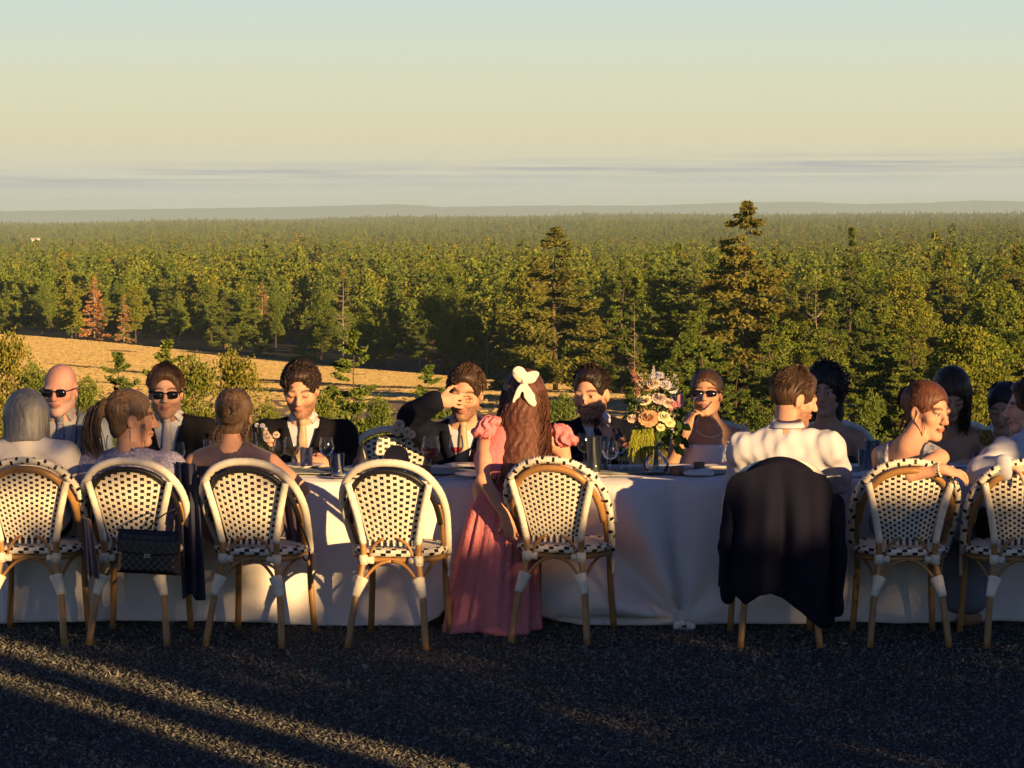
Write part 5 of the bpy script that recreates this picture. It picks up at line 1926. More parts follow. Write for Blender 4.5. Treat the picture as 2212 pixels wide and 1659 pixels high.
def collar(info, m, r=0.062, flap=True, lift=0.035):
    """folded shirt collar round the neck"""
    fr, h = info['fr'], info['h']
    mb = MB()
    c0 = info['scl'] + np.array([0, 0, 0.084])
    nt = h(0, -0.018, -0.06)
    ax = (nt - c0); ax = ax / np.linalg.norm(ax)
    lo_, hi_ = [], []
    n = 28
    vs, fs = [], []
    for k in range(n + 1):
        a = RAD(28 + (360 - 56) * k / n)          # gap at the front
        d = fr.R[:, 0] * math.sin(a) + fr.R[:, 1] * math.cos(a)
        back = 0.5 - 0.5 * math.cos(a)
        top = c0 + d * r * (0.96) + ax * (lift * (0.75 + 0.45 * back)) + fr.R[:, 1] * 0.006
        bot = c0 + d * (r * 1.28) + ax * (-0.004) + fr.R[:, 1] * 0.006
        inn = c0 + d * (r * 0.90) + ax * (-0.01)
        vs += [inn, top, bot]
    for k in range(n):
        fs += [(3 * k, 3 * k + 3, 3 * k + 4, 3 * k + 1), (3 * k + 1, 3 * k + 4, 3 * k + 5, 3 * k + 2)]
    mb.add(vs, fs)
    if flap:
        for sg in (1, -1):
            d0 = c0 + fr.R[:, 1] * (r * 0.93 + 0.008) + fr.R[:, 0] * sg * 0.016 + ax * lift * 0.65
            d1 = c0 + fr.R[:, 0] * sg * (r * 0.93) + fr.R[:, 1] * r * 0.72 + ax * lift * 0.85
            d2 = c0 + fr.R[:, 0] * sg * (r * 1.1) + fr.R[:, 1] * (r * 0.9) - ax * 0.018
            d3 = c0 + fr.R[:, 0] * sg * 0.052 + fr.R[:, 1] * (r * 1.25 + 0.018) - ax * 0.055
            mb.add([d0, d1, d2, d3], [(0, 1, 2, 3) if sg < 0 else (3, 2, 1, 0)])
    o = mb.build('collar', m, info['root'])
    sd_ = o.modifiers.new('thick', 'SOLIDIFY'); sd_.thickness = 0.004
    return o


def tie(info, m, layer='shirt', length=0.34, w=0.042):
    fr = info['fr']
    V = info[layer]
    zs_ = np.linspace(0.062, -length, 16)
    vs, fs = [], []
    k0 = 0
    ylast = None
    for i, z in enumerate(zs_):
        y = front_of(V, fr, 0.0, z, 0.03, 0.02)
        if y is None:
            y = ylast if ylast is not None else 0.07
        if ylast is not None and y < ylast - 0.01:
            y = ylast - 0.01
        ylast = y
        ww = 0.016 if i == 0 else (0.018 if i == 1 else 0.018 + (w - 0.018) * min(1, (i - 1) / 9))
        yy = y + (0.016 if i <= 1 else 0.008)
        for x, dy in ((-ww, -0.004), (-ww * 0.5, 0.002), (0, 0.004), (ww * 0.5, 0.002), (ww, -0.004)):
            vs.append(fr(x, yy + dy, z))
    for i in range(15):
        for j in range(4):
            fs.append((5 * i + j, 5 * i + j + 1, 5 * i + 6 + j, 5 * i + 5 + j))
    o = mesh_obj('tie', vs, fs, m, info['root'])
    sd_ = o.modifiers.new('thick', 'SOLIDIFY'); sd_.thickness = 0.006
    kb_ = MB()
    y = (front_of(V, fr, 0, 0.055, 0.03, 0.02) or 0.06) + 0.014
    kb_.add([fr(-0.020, y, 0.072), fr(0.020, y, 0.072), fr(0.013, y + 0.008, 0.034), fr(-0.013, y + 0.008, 0.034), fr(-0.014, y + 0.012, 0.068), fr(0.014, y + 0.012, 0.068), fr(0.009, y + 0.017, 0.038), fr(-0.009, y + 0.017, 0.038)],
            [(4, 5, 6, 7), (0, 1, 5, 4), (1, 2, 6, 5), (2, 3, 7, 6), (3, 0, 4, 7)])
    kb_.build('tie_knot', m, info['root'])


def lapels(info, m, layer='jacket', vw=0.075, vd=0.26):
    fr = info['fr']; V = info[layer]
    for sg in (1, -1):
        vs, fs = [], []
        zs_ = np.linspace(0.02, -vd, 9)
        for i, z in enumerate(zs_):
            wi = vw * max(0.02, (z + vd) / (vd + 0.02))
            wo = wi + 0.048 * math.sin(math.pi * min(1, 0.15 + 0.85 * (i / 8)) ** 0.8) + 0.012
            for x in (wi - 0.002, (wi + wo) / 2, wo):
                y = front_of(V, fr, sg * x, z, 0.014, 0.016)
                y = 0.09 if y is None else y
                vs.append(fr(sg * x, y + 0.004, z))
        for i in range(8):
            for j in range(2):
                q = (3 * i + j, 3 * i + j + 1, 3 * i + 4 + j, 3 * i + 3 + j)
                fs.append(q if sg > 0 else q[::-1])
        o = mesh_obj('lapel', vs, fs, m, info['root'])
        sd_ = o.modifiers.new('thick', 'SOLIDIFY'); sd_.thickness = 0.004; sd_.offset = 1
# ------------------------------------------------------------------ the guests
m_navy = mat('navy_suit', (0.006, 0.0075, 0.016), 0.85, 0.12, bump=0.15, bscale=300)
m_blacksuit = mat('black_suit', (0.007, 0.007, 0.010), 0.85, 0.12, bump=0.15, bscale=300)
m_greysuit = mat('blue_grey_suit', (0.16, 0.19, 0.24), 0.8, 0.2, bump=0.15, bscale=300)
m_shirt = mat('white_shirt', (0.46, 0.47, 0.53), 0.8, 0.15, bump=0.15, bscale=60)
m_shirt_blue = mat('pale_blue_shirt', (0.62, 0.66, 0.76), 0.75, 0.2)
m_shirt_grey = mat('grey_shirt', (0.36, 0.36, 0.37), 0.75, 0.2)
m_tie_tan = mat('tan_tie', (0.36, 0.27, 0.17), 0.5, 0.4, var=0.2, vscale=60)
m_tie_silver = mat('silver_tie', (0.38, 0.37, 0.38), 0.5, 0.4, var=0.15, vscale=60)
m_tie_pat = mat('patterned_tie', (0.30, 0.30, 0.36), 0.6, 0.3, col2=(0.08, 0.08, 0.12), vscale=70)
m_tie_black = mat('black_tie', (0.010, 0.010, 0.013), 0.5, 0.4)
m_blouse = mat('cream_blouse', (0.60, 0.57, 0.56), 0.8, 0.2, var=0.08, vscale=20, bump=0.2, bscale=90)
m_print = mat('lavender_print', (0.36, 0.34, 0.45), 0.8, 0.2, col2=(0.16, 0.17, 0.29), vscale=75, bump=0.2, bscale=120)
m_mauve = mat('mauve_dress', (0.10, 0.066, 0.088), 0.6, 0.35, var=0.15, vscale=12, sheen=0.3)
m_pink = mat('pink_seersucker', (0.66, 0.21, 0.225), 0.75, 0.25, var=0.12, vscale=30, bump=0.7, bscale=75)
m_bride = mat('white_dress', (0.68, 0.68, 0.70), 0.7, 0.3, bump=0.15, bscale=120)
m_floral = mat('grey_floral', (0.46, 0.45, 0.49), 0.75, 0.2, col2=(0.10, 0.11, 0.15), vscale=26)
m_skirtblue = mat('slate_skirt', (0.17, 0.19, 0.25), 0.8, 0.2)
m_darkdress = mat('dark_dress', (0.03, 0.028, 0.035), 0.7, 0.2)
m_trouser = mat('dark_trousers', (0.012, 0.012, 0.015), 0.85, 0.15)
m_sandal = mat('tan_sandal', (0.30, 0.17, 0.10), 0.6, 0.3)
m_skinshoe = mat('blush_shoe', (0.50, 0.30, 0.22), 0.5, 0.3)

H_dark = hair_mat('hair_dark', (0.008, 0.005, 0.004), (0.040, 0.022, 0.014))
H_brown = hair_mat('hair_brown', (0.022, 0.012, 0.007), (0.085, 0.045, 0.024))
H_auburn = hair_mat('hair_auburn', (0.020, 0.008, 0.005), (0.13, 0.048, 0.026))
H_blond = hair_mat('hair_dark_blond', (0.045, 0.027, 0.015), (0.24, 0.15, 0.085))
H_grey = hair_mat('hair_grey', (0.10, 0.10, 0.105), (0.30, 0.30, 0.30))
H_black = hair_mat('hair_black', (0.006, 0.005, 0.005), (0.022, 0.016, 0.013))

YF = 14.98          # far side torsos
YN = 13.47          # near side torsos


def far_hip(x, Y=YF + 0.10):
    return Vector(((x - W_PX / 2) / F_PX * Y, Y, 0.53))


def suit(shirt, jm, v=(0.075, 0.27)):
    return [dict(kind='shirt', mat=shirt, add=0.008, fold=0.0008, neck=0.064), dict(kind='jacket', mat=jm, add=0.022, fold=0.0045, neck=0.074, v=v, cuff=0.10)]


TR = dict(kind='trousers', mat=m_trouser)

# --- far side, left to right
p = person('bald man with dark sunglasses in a pale blue grey jacket', P(130, 842, YF - 0.05), P(136, 922, YF), far_hip(140), 0.195, 180, hyaw=172, hpitch=6, hs=1.12, skin='pink',
           arms=((P(55, 1010, YF - 0.1), P(100, 1005, 14.6)), (P(215, 1010, YF - 0.1), P(170, 1008, 14.6))), paint=dict(beard=(0.50, 0.40, 0.36), beard_amt=0.55, brow=(0.4, 0.3, 0.26)), top=suit(m_shirt_grey, m_greysuit, (0.085, 0.30)), lower=TR)
collar(p, m_shirt_grey); tie(p, m_tie_pat); lapels(p, m_greysuit)
sunglasses(p['root'], p['h'])
mb = MB()
for sg in (1, -1):
    zz = [front_of(p['jacket'], p['fr'], sg * 0.075, z, 0.015, 0.02) or 0.1 for z in (0.0, -0.08, -0.16, -0.24)]
    mb.tube([p['h'](sg * 0.080, -0.015, 0.0), p['h'](sg * 0.085, -0.02, -0.06), p['fr'](sg * 0.08, 0.03, 0.055), p['fr'](sg * 0.088, zz[0] + 0.008, 0.0), p['fr'](sg * 0.085, zz[1] + 0.008, -0.08), p['fr'](sg * 0.065, zz[2] + 0.008, -0.16), p['fr'](0.02 * sg, zz[3] + 0.01, -0.24)], 0.004, 5)
mb.build('glasses_cord', m_tie_black, p['root'])

p = person('dark haired man in sunglasses and black suit with silver tie', P(358, 848, YF - 0.05), P(366, 924, YF), far_hip(370), 0.20, 178, hyaw=186, hpitch=4, hs=1.10, skin='fair',
           arms=((P(285, 1010, YF - 0.1), P(330, 1008, 14.6)), (P(452, 1008, YF - 0.1), P(400, 1010, 14.6))), paint=dict(beard=(0.10, 0.05, 0.03), beard_amt=0.75), hair=('swept', H_brown), top=suit(m_shirt, m_blacksuit), lower=TR)
collar(p, m_shirt); tie(p, m_tie_silver); lapels(p, m_blacksuit)
sunglasses(p['root'], p['h'], 0.028, 0.019)

p = person('curly haired man in a dark suit looking down at his hands', P(650, 842, YF - 0.10), P(656, 930, YF), far_hip(656), 0.215, 180, hyaw=177, hpitch=20, hs=1.14, skin='warm',
           arms=((P(567, 1012, YF - 0.12), P(668, 1003, 14.62)), (P(750, 1008, YF - 0.12), P(712, 1000, 14.62))),
           hands=(dict(d=(1, -0.25, 0.1), n=(0.1, 0.6, -0.5), curl=(0.6, 0.7, 0.4)), dict(d=(-1, -0.35, 0.1), n=(0.1, 0.6, -0.5), curl=(0.6, 0.7, 0.4))),
           paint=dict(beard=(0.06, 0.03, 0.018), beard_amt=0.75, brow=(0.02, 0.01, 0.008), closed=True), hair=('curly', H_dark), top=suit(m_shirt, m_blacksuit), lower=TR)
collar(p, m_shirt); tie(p, m_tie_tan); lapels(p, m_blacksuit)

p = person('man in a dark suit with one hand raised over his eye', P(1005, 850, YF - 0.10), P(1000, 936, YF), far_hip(1000), 0.20, 182, hyaw=172, hpitch=10, hroll=-6, hs=1.13, skin='warm',
           arms=((P(888, 900, YF - 0.12), P(946, 864, 14.74)), (P(1085, 1010, YF - 0.12), P(1050, 1005, 14.6))),
           hands=(dict(d=(1.0, -0.05, -0.02), n=(0.1, 1.0, -0.2), curl=(0.45, 0.55, 0.4), side=1, s=1.05), None),
           paint=dict(beard=(0.06, 0.03, 0.018), beard_amt=0.8, brow=(0.03, 0.015, 0.01), closed=True), hair=('curly', H_brown), top=suit(m_shirt, m_navy), lower=TR)
collar(p, m_shirt); tie(p, m_tie_tan); lapels(p, m_navy)
h = p['h']
mb = MB()
for sg in (1, -1):
    rg = [h(sg * 0.033 + 0.024 * math.cos(k * 0.4189), 0.104 - 0.9 * 0.033 ** 2, 0.001 + 0.017 * math.sin(k * 0.4189)) for k in range(15)]
    mb.tube(rg, 0.0016, 5, closed=True)
    mb.tube([h(sg * 0.057, 0.100, 0.006), h(sg * 0.082, 0.07, 0.008), h(sg * 0.084, -0.005, 0.006)], 0.0016, 5)
mb.build('spectacles', mat('gold_wire', (0.5, 0.3, 0.12), 0.3, 0.5, metal=0.8), p['root'])

p = person('bearded man in a navy suit and black tie behind the bouquet', P(1277, 852, YF - 0.06), P(1287, 932, YF), far_hip(1287), 0.195, 184, hyaw=158, hpitch=5, hs=1.14, skin='warm',
           arms=((P(1208, 1010, YF - 0.1), P(1262, 1003, 14.65)), (P(1365, 1000, YF - 0.12), P(1318, 962, 14.76))), hands=(None, dict(d=(-0.2, 0, 1), n=(-0.5, 0.9, 0), curl=(0.7, 0.9, 0.5))),
           paint=dict(beard=(0.035, 0.018, 0.012), beard_amt=0.85, brow=(0.02, 0.01, 0.008)), hair=('short', H_dark), top=suit(m_shirt_blue, m_navy, (0.07, 0.24)), lower=TR)
collar(p, m_shirt_blue); tie(p, m_tie_black); lapels(p, m_navy)

p = person('woman in a white dress and sunglasses drinking from a glass', P(1526, 852, YF - 0.06), P(1532, 936, YF), far_hip(1532), 0.165, 180, hyaw=170, hpitch=-6, hs=1.04, skin='tan', fem=True,
           arms=((P(1452, 1000, YF - 0.14), P(1484, 925, 14.78)), (P(1612, 1005, YF - 0.1), P(1570, 1008, 14.65))),
           hands=(dict(d=(0.35, 0.1, 1), n=(0.9, 0.4, 0), curl=(0.8, 0.9, 0.5)), None), paint=dict(brow=(0.06, 0.03, 0.02)), hair=('pulled', H_brown),
           top=[dict(kind='dress_bodice', mat=m_bride, add=0.022, sleeves='none', neck=0, cut=-0.055, fold=0.003)], lower=dict(kind='skirt', mat=m_bride, hem=0.15))
sunglasses(p['root'], p['h'], 0.030, 0.017)
mb = MB()
fr = p['fr']
ring_ = []
for k in range(25):
    a = RAD(-150 + 300 * k / 24)
    ring_.append(fr(0.078 * math.sin(a), 0.02 + 0.085 * math.cos(a), 0.055 - 0.055 * math.cos(a) - 0.012))
for i, q in enumerate(ring_):
    mb.lathe([(0.0005, -0.0042), (0.003, -0.003), (0.0042, 0), (0.003, 0.003), (0.0005, 0.0042)], q, 6)
mb.tube(ring_, 0.0022, 5)
mb.build('necklace', mat('pearl', (0.75, 0.66, 0.55), 0.25, 0.6), p['root'])
rv, rf = [], []
rs = np.random.RandomState(4)
for i, sg in enumerate((1, -1)):          # feathered straps
    for k in range(320):
        t_ = rs.uniform(0, 1)
        c0 = npv(fr(sg * (0.120 + 0.060 * t_), 0.085 - 0.08 * t_, -0.07 + 0.09 * t_))
        d = fr.R @ np.array([sg * rs.uniform(-0.2, 1), rs.normal(0.2, 0.5), rs.normal(0.1, 0.6)])
        d /= np.linalg.norm(d); sd_ = np.cross(d, rs.normal(0, 1, 3)); sd_ /= np.linalg.norm(sd_)
        L = rs.uniform(0.025, 0.06); i0 = len(rv)
        rv += [c0 - sd_ * 0.004, c0 + sd_ * 0.004, c0 + d * L]; rf.append((i0, i0 + 1, i0 + 2))
mesh_obj('feather_trim', rv, rf, m_bride, p['root'], False)
BRIDE = p

p = person('woman with dark curly hair half hidden behind the white shirt', P(1782, 846, YF - 0.05), P(1788, 940, YF), far_hip(1790), 0.165, 180, hyaw=165, hpitch=4, hs=1.04, skin='deep', fem=True,
           paint=dict(brow=(0.01, 0.008, 0.006)), hair=('bigcurly', H_black), top=[dict(kind='dress_bodice', mat=m_darkdress, add=0.022, sleeves='none', neck=0, cut=-0.11, fold=0.003)], lower=dict(kind='skirt', mat=m_darkdress, hem=0.15))

p = person('woman with centre parted long hair looking down, bare shoulders', P(2056, 852, YF - 0.14), P(2050, 940, YF), far_hip(2055), 0.185, 180, hyaw=176, hpitch=34, hs=1.05, skin='tan', fem=True,
           arms=((P(1962, 1005, YF - 0.12), P(2010, 1000, 14.7)), (P(2130, 1005, YF - 0.12), P(2075, 1000, 14.7))),
           paint=dict(closed=True, brow=(0.02, 0.01, 0.008)), hair=('longfront', H_brown), top=[dict(kind='dress_bodice', mat=m_bride, add=0.022, sleeves='none', neck=0, cut=-0.15, fold=0.003)], lower=dict(kind='skirt', mat=m_skirtblue, hem=0.15))

p = person('dark haired woman at the far right end, face lowered', P(2168, 882, YF - 0.08), P(2172, 962, YF), far_hip(2180), 0.165, 180, hyaw=160, hpitch=18, hs=1.04, skin='deep', fem=True,
           paint=dict(closed=True), hair=('pulled', H_black), top=[dict(kind='dress_bodice', mat=m_darkdress, add=0.010, sleeves='none', neck=0.07, fold=0.003)], lower=dict(kind='skirt', mat=m_darkdress, hem=0.15))


# --- near side, left to right (backs to the camera)
def near_hip(x, Y=13.54):
    return Vector(((x - W_PX / 2) / F_PX * Y, Y, 0.535))


p = person('woman with a grey bob in a cream blouse', P(57, 902, YN + 0.06), P(60, 980, YN), near_hip(52), 0.175, 0, hyaw=8, hpitch=4, hs=1.06, skin='pink', fem=True,
           arms=((P(150, 1045, YN + 0.08), P(120, 1040, 13.75)), (P(-35, 1045, YN + 0.08), P(0, 1040, 13.75))), hair=('bob', H_grey),
           top=[dict(kind='blouse', mat=m_blouse, add=0.022, sleeves='short', neck=0.07, fold=0.006)], lower=dict(kind='trousers', mat=m_trouser, shoe=m_skinshoe), belly=1.1)

p = person('woman with a wavy ponytail turned right in a lavender print dress', P(285, 905, YN + 0.06), P(283, 1002, YN), near_hip(280), 0.19, -6, hyaw=-78, hpitch=2, hs=1.12, skin='warm', fem=True,
           arms=((P(388, 1070, YN + 0.06), P(365, 1050, 13.75)), (P(178, 1075, YN + 0.06), P(215, 1050, 13.75))), hair=('ponytail', H_blond), paint=dict(brow=(0.12, 0.06, 0.03)),
           top=[dict(kind='dress_top', mat=m_print, add=0.020, sleeves='rolled', neck=0.068, fold=0.005)], lower=dict(kind='skirt', mat=m_print, hem=0.30, shoe=m_sandal), belly=1.15, arm_r=1.1)
h = p['h']
mb = MB()
for k in range(5):
    mb.lathe([(0.0008, -0.005), (0.0045, 0), (0.0008, 0.005)], h(0.086, -0.006, -0.045 - 0.011 * k), 7)
mb.build('earring', mat('pearl', (0.75, 0.66, 0.55), 0.25), p['root'])

p = person('woman with a messy blond bun in a sleeveless mauve dress', P(506, 902, YN + 0.06), P(502, 990, YN), near_hip(515), 0.195, -8, hyaw=-4, hpitch=10, hs=1.06, skin='warm', fem=True,
           arms=((P(655, 1056, YN + 0.10), P(640, 1068, 13.72)), (P(415, 1075, YN + 0.10), P(455, 1050, 13.8))), hair=('bun', H_blond),
           top=[dict(kind='dress_top', mat=m_mauve, add=0.014, sleeves='none', wide=True, neck=0.066, fold=0.004)], lower=dict(kind='skirt', mat=m_mauve, hem=0.28, shoe=m_skinshoe), belly=1.08)

# the woman standing in the pink dress, leaning over the table
p = person('woman in a pink dress with a white bow in long dark hair', P(1134, 862, 13.78), P(1134, 950, 13.68), Vector(((1092 - W_PX / 2) / F_PX * 13.66, 13.66, 0.70)), 0.190, 12, hyaw=-6, hpitch=16, hs=1.09, skin='warm', fem=True,
           arms=((P(1228, 1052, 13.74), P(1235, 1035, 13.98)), (P(1044, 1035, 13.47), P(1094, 1118, 13.42))), hands=(None, dict(d=(0.3, -0.1, -1), n=(0.3, 1, 0.1), curl=(0.4, 0.5, 0.3))),
           knees=((P(1100, 1235, 13.66), P(1092, 1345, 13.64)), (P(1068, 1235, 13.63), P(1056, 1352, 13.60))),
           hair=('long', H_auburn), top=[dict(kind='bodice', mat=m_pink, add=0.012, sleeves='none', neck=0.085, fold=0.004)], lower=None, feet=False)
PINK = p
off = p['off']
# full skirt, hung from the waist
nu, nvv = 120, 44
V_ = np.zeros((nvv, nu, 3))
w_c = npv(P(1090, 1058, 13.63)); h_c = npv(P(1058, 1362, 13.61))
for k in range(nvv):
    t_ = k / (nvv - 1)
    c = w_c * (1 - t_) + h_c * t_
    rx = 0.140 + 0.082 * t_ ** 0.8; ry = 0.12 + 0.05 * t_ ** 0.8
    if t_ < 0.12:
        rx *= 0.85 + 0.15 * t_ / 0.12; ry *= 0.85 + 0.15 * t_ / 0.12
    for j in range(nu):
        a = 2 * math.pi * j / nu
        pl = 0.020 * t_ ** 0.6 * (math.sin(a * 7 + 1.6 * math.sin(a * 2 + 1.5 * t_)) + 0.55 * math.sin(a * 13 + 2.5 * t_ + 1.5 * math.sin(a * 3)) + 0.3 * math.sin(a * 23 - 3 * t_)) + 0.003 * (1 - t_) * math.sin(a * 34)
        V_[k, j] = (c[0] + (rx + pl) * math.cos(a), c[1] + (ry + pl) * math.sin(a), c[2] + 0.012 * math.sin(a * 3 + 1) * t_)
idx = np.arange(nvv * nu).reshape(nvv, nu)
nx_ = np.roll(idx, -1, 1)
fc = np.stack([idx[:-1], nx_[:-1], nx_[1:], idx[1:]], -1).reshape(-1, 4)
o = mesh_obj('skirt', V_.reshape(-1, 3) - off, fc, m_pink, p['root'])
sd = o.modifiers.new('thick', 'SOLIDIFY'); sd.thickness = 0.003
for an_ in (P(1092, 1356, 13.60), P(1052, 1362, 13.54)):
    S = Solid()
    a_ = npv(an_) - off
    S.rc(a_ + np.array([0, -0.03, 0.0]), a_ + np.array([-0.01, 0.13, -0.02]), 0.036, 0.028)
    LV, LF = S.mesh(0.007); LV[:, 2] = np.maximum(LV[:, 2], 0.008)
    mesh_obj('sandal', LV, LF, m_sandal, p['root'])
# ruffled sleeves
for (sx, sy, sY, sg) in ((1053, 920, 13.62, -1), (1214, 938, 13.70, 1)):
    c = npv(P(sx, sy, sY)) - off
    mb = MB()
    ax_ = np.array([sg * 0.55, -0.05, -0.82]); ax_ /= np.linalg.norm(ax_)
    e1 = np.array([0, 1.0, 0]); e2 = np.cross(ax_, e1) * (1 if sg < 0 else -1); e2 /= np.linalg.norm(e2)
    if e2[2] < 0: e2 = -e2
    S = Solid()
    S.ell(c + ax_ * 0.005, (0.046, 0.060, 0.050), None, 0.02)
    S.ell(c + ax_ * 0.035 + np.array([0, -0.01, 0]), (0.056, 0.060, 0.028), None, 0.015)
    S.ell(c - ax_ * 0.030 + np.array([-sg * 0.01, -0.01, 0]), (0.040, 0.05, 0.024), None, 0.012)

    def gather(x, y, z, c=c, ax_=ax_, e1=e1, e2=e2):
        px, py, pz = x - c[0], y - c[1], z - c[2]
        a1 = px * e1[0] + py * e1[1] + pz * e1[2]; a2 = px * e2[0] + py * e2[1] + pz * e2[2]; al = px * ax_[0] + py * ax_[1] + pz * ax_[2]
        th = np.arctan2(a2, a1)
        return (0.0055 + 0.05 * np.clip(al + 0.01, 0, 0.07)) * np.sin(th * 12 + 2.2 * np.sin(th * 3.0 + al * 30) + 2.5 * np.sin(al * 55 + th)) + 0.004 * np.sin(th * 27 + al * 120)
    SV, SF = S.mesh(0.006, disp=gather)
    mb.add(SV, SF.tolist())
    mb.build('ruffle_sleeve', m_pink, p['root'])
# the bow
bc = P(1131, 826, 13.60)
m_bow = mat('cream_bow', (0.78, 0.72, 0.56), 0.6, 0.3, bump=0.2, bscale=60)
S = Solid()
bl = lambda dx, dz, dy=0.0: np.array([bc.x + dx, bc.y + dy, bc.z + dz])


def leaf_shape(a, b, w, ty=0.010):
    a, b = npv(a), npv(b)
    d = (b - a); L = np.linalg.norm(d); d /= L
    side = np.cross(d, np.array([0, 1.0, 0])); side /= np.linalg.norm(side)
    S.ell((a + b) / 2, (L / 2, w, ty), np.stack([d, side, np.cross(d, side)], 1), 0.006)


leaf_shape(bl(0.006, -0.004), bl(-0.040, 0.072), 0.034, 0.014); leaf_shape(bl(-0.006, 0.0), bl(0.074, 0.046), 0.030, 0.014)
leaf_shape(bl(0.004, 0.012), bl(-0.052, -0.100, -0.004), 0.016, 0.007); leaf_shape(bl(-0.004, 0.012), bl(0.052, -0.118, -0.004), 0.026, 0.007)
S.ell(bl(0, 0.004, -0.008), (0.014, 0.012, 0.016), None, 0.004)
BV, BF = S.mesh(0.004, disp=fold_fn(0.004, 5, 75, 60))
tag(mesh_obj('hair_bow', BV, BF, m_bow), 'cream fabric bow tied in the long dark hair', 'bow')

p = person('bearded man in a white shirt turned right over his shoulder', P(1716, 862, YN + 0.10), P(1699, 958, YN), near_hip(1692), 0.205, -4, hyaw=-72, hpitch=12, hroll=0, hs=1.10, skin='warm',
           arms=((P(1812, 1035, YN + 0.14), P(1780, 1035, 13.82)), (P(1600, 1030, YN + 0.14), P(1640, 1035, 13.82))), paint=dict(beard=(0.07, 0.03, 0.018), beard_amt=0.75, brow=(0.04, 0.02, 0.012)),
           hair=('swept', H_brown), top=[dict(kind='shirt', mat=m_shirt, add=0.022, fold=0.0085, ff=34, neck=0.064, cuff=0.02)], lower=TR)
collar(p, m_shirt, 0.070, True, 0.055)

p = person('woman with auburn hair resting a bare arm on her chair back', P(2004, 888, YN + 0.06), P(1966, 978, YN), near_hip(1970), 0.165, -38, hyaw=-138, hpitch=10, hs=1.12, skin='warm', fem=True,
           arms=((P(1966, 1024, 13.12), P(2036, 1014, 13.06)), (P(1905, 1060, YN + 0.20), P(1940, 1040, 13.8))), hands=(dict(d=(1, -0.05, -0.25), n=(0.1, 0.5, -1), curl=(0.35, 0.5, 0.3)), None),
           paint=dict(brow=(0.06, 0.025, 0.015)), hair=('updo', H_auburn),
           top=[dict(kind='dress_top', mat=m_floral, add=0.013, sleeves='none', wide=True, neck=0.085, back_dip=0.15, fold=0.004)], lower=dict(kind='skirt', mat=m_skirtblue, hem=0.16, shoe=m_sandal), arm_r=1.12)
mb = MB()
wr = p['arms'][0][2]; el = p['arms'][0][1]
d = (wr - el) / np.linalg.norm(wr - el)
o1 = np.cross(d, [0, 0, 1.0]); o1 /= np.linalg.norm(o1); o2 = np.cross(d, o1)
for k in range(14):
    a = k * 2 * math.pi / 14
    mb.lathe([(0.0006, -0.006), (0.005, -0.003), (0.006, 0), (0.005, 0.003), (0.0006, 0.006)], wr - d * 0.012 + (o1 * math.cos(a) + o2 * math.sin(a)) * 0.031, 7)
mb.build('bracelet', mat('shell_bead', (0.66, 0.58, 0.5), 0.35, 0.5), p['root'])

p = person('man in a white shirt at the right edge, drinking', P(2224, 884, YN + 0.10), P(2246, 968, YN), near_hip(2240), 0.215, 30, hyaw=82, hpitch=0, hs=1.10, skin='fair',
           arms=((P(2330, 1040, YN + 0.1), P(2290, 1040, 13.8)), (P(2122, 1020, 13.20), P(2180, 1006, 13.08))), hands=(None, dict(d=(1, -0.05, -0.15), n=(0.1, 0.35, -1), curl=(0.3, 0.5, 0.35), side=-1)),
           paint=dict(brow=(0.05, 0.03, 0.02)), hair=('short', H_brown), top=[dict(kind='shirt', mat=m_shirt, add=0.022, fold=0.0085, ff=34, neck=0.064, cuff=0.18)], lower=TR)
collar(p, m_shirt, 0.066)
# ------------------------------------------------------------------ things on the tables and chairs
def thin_glass(name, tint=(1, 1, 1), refl=0.9):
    m = bpy.data.materials.new(name)
    m.use_nodes = True
    t = NT(m.node_tree)
    t.n.clear()
    tr = t.add('ShaderNodeBsdfTransparent', ins={'Color': (*tint, 1)})
    gl = t.add('ShaderNodeBsdfGlossy', ins={'Color': (1, 1, 1, 1), 'Roughness': 0.03})
    lw = t.add('ShaderNodeLayerWeight', ins={'Blend': 0.22})
    fac = t.math('MULTIPLY_ADD', lw.outputs['Fresnel'], refl, 0.02, clamp=True)
    mx = t.add('ShaderNodeMixShader', ins={0: fac, 1: tr.outputs[0], 2: gl.outputs[0]})
    o = t.add('ShaderNodeOutputMaterial')
    t.l.new(mx.outputs[0], o.inputs[0])
    MATS[name] = m
    return m


m_glass = thin_glass('drinking_glass', (0.975, 0.985, 0.985))
m_rose = thin_glass('rose_wine', (0.86, 0.30, 0.30), 0.25)
m_whitew = thin_glass('white_wine', (0.93, 0.72, 0.34), 0.3)
m_water = thin_glass('water', (0.95, 0.97, 0.98), 0.4)
m_china = mat('white_china', (0.72, 0.70, 0.68), 0.3, 0.5)
m_steel = mat('steel', (0.55, 0.53, 0.5), 0.25, 0.5, metal=0.9)
m_terra = mat('terracotta', (0.26, 0.15, 0.10), 0.8, 0.2, var=0.2)
TZ = T_Z + 0.010


def on_table(x, Y):
    return Vector(((x - W_PX / 2) / F_PX * Y, Y, TZ))


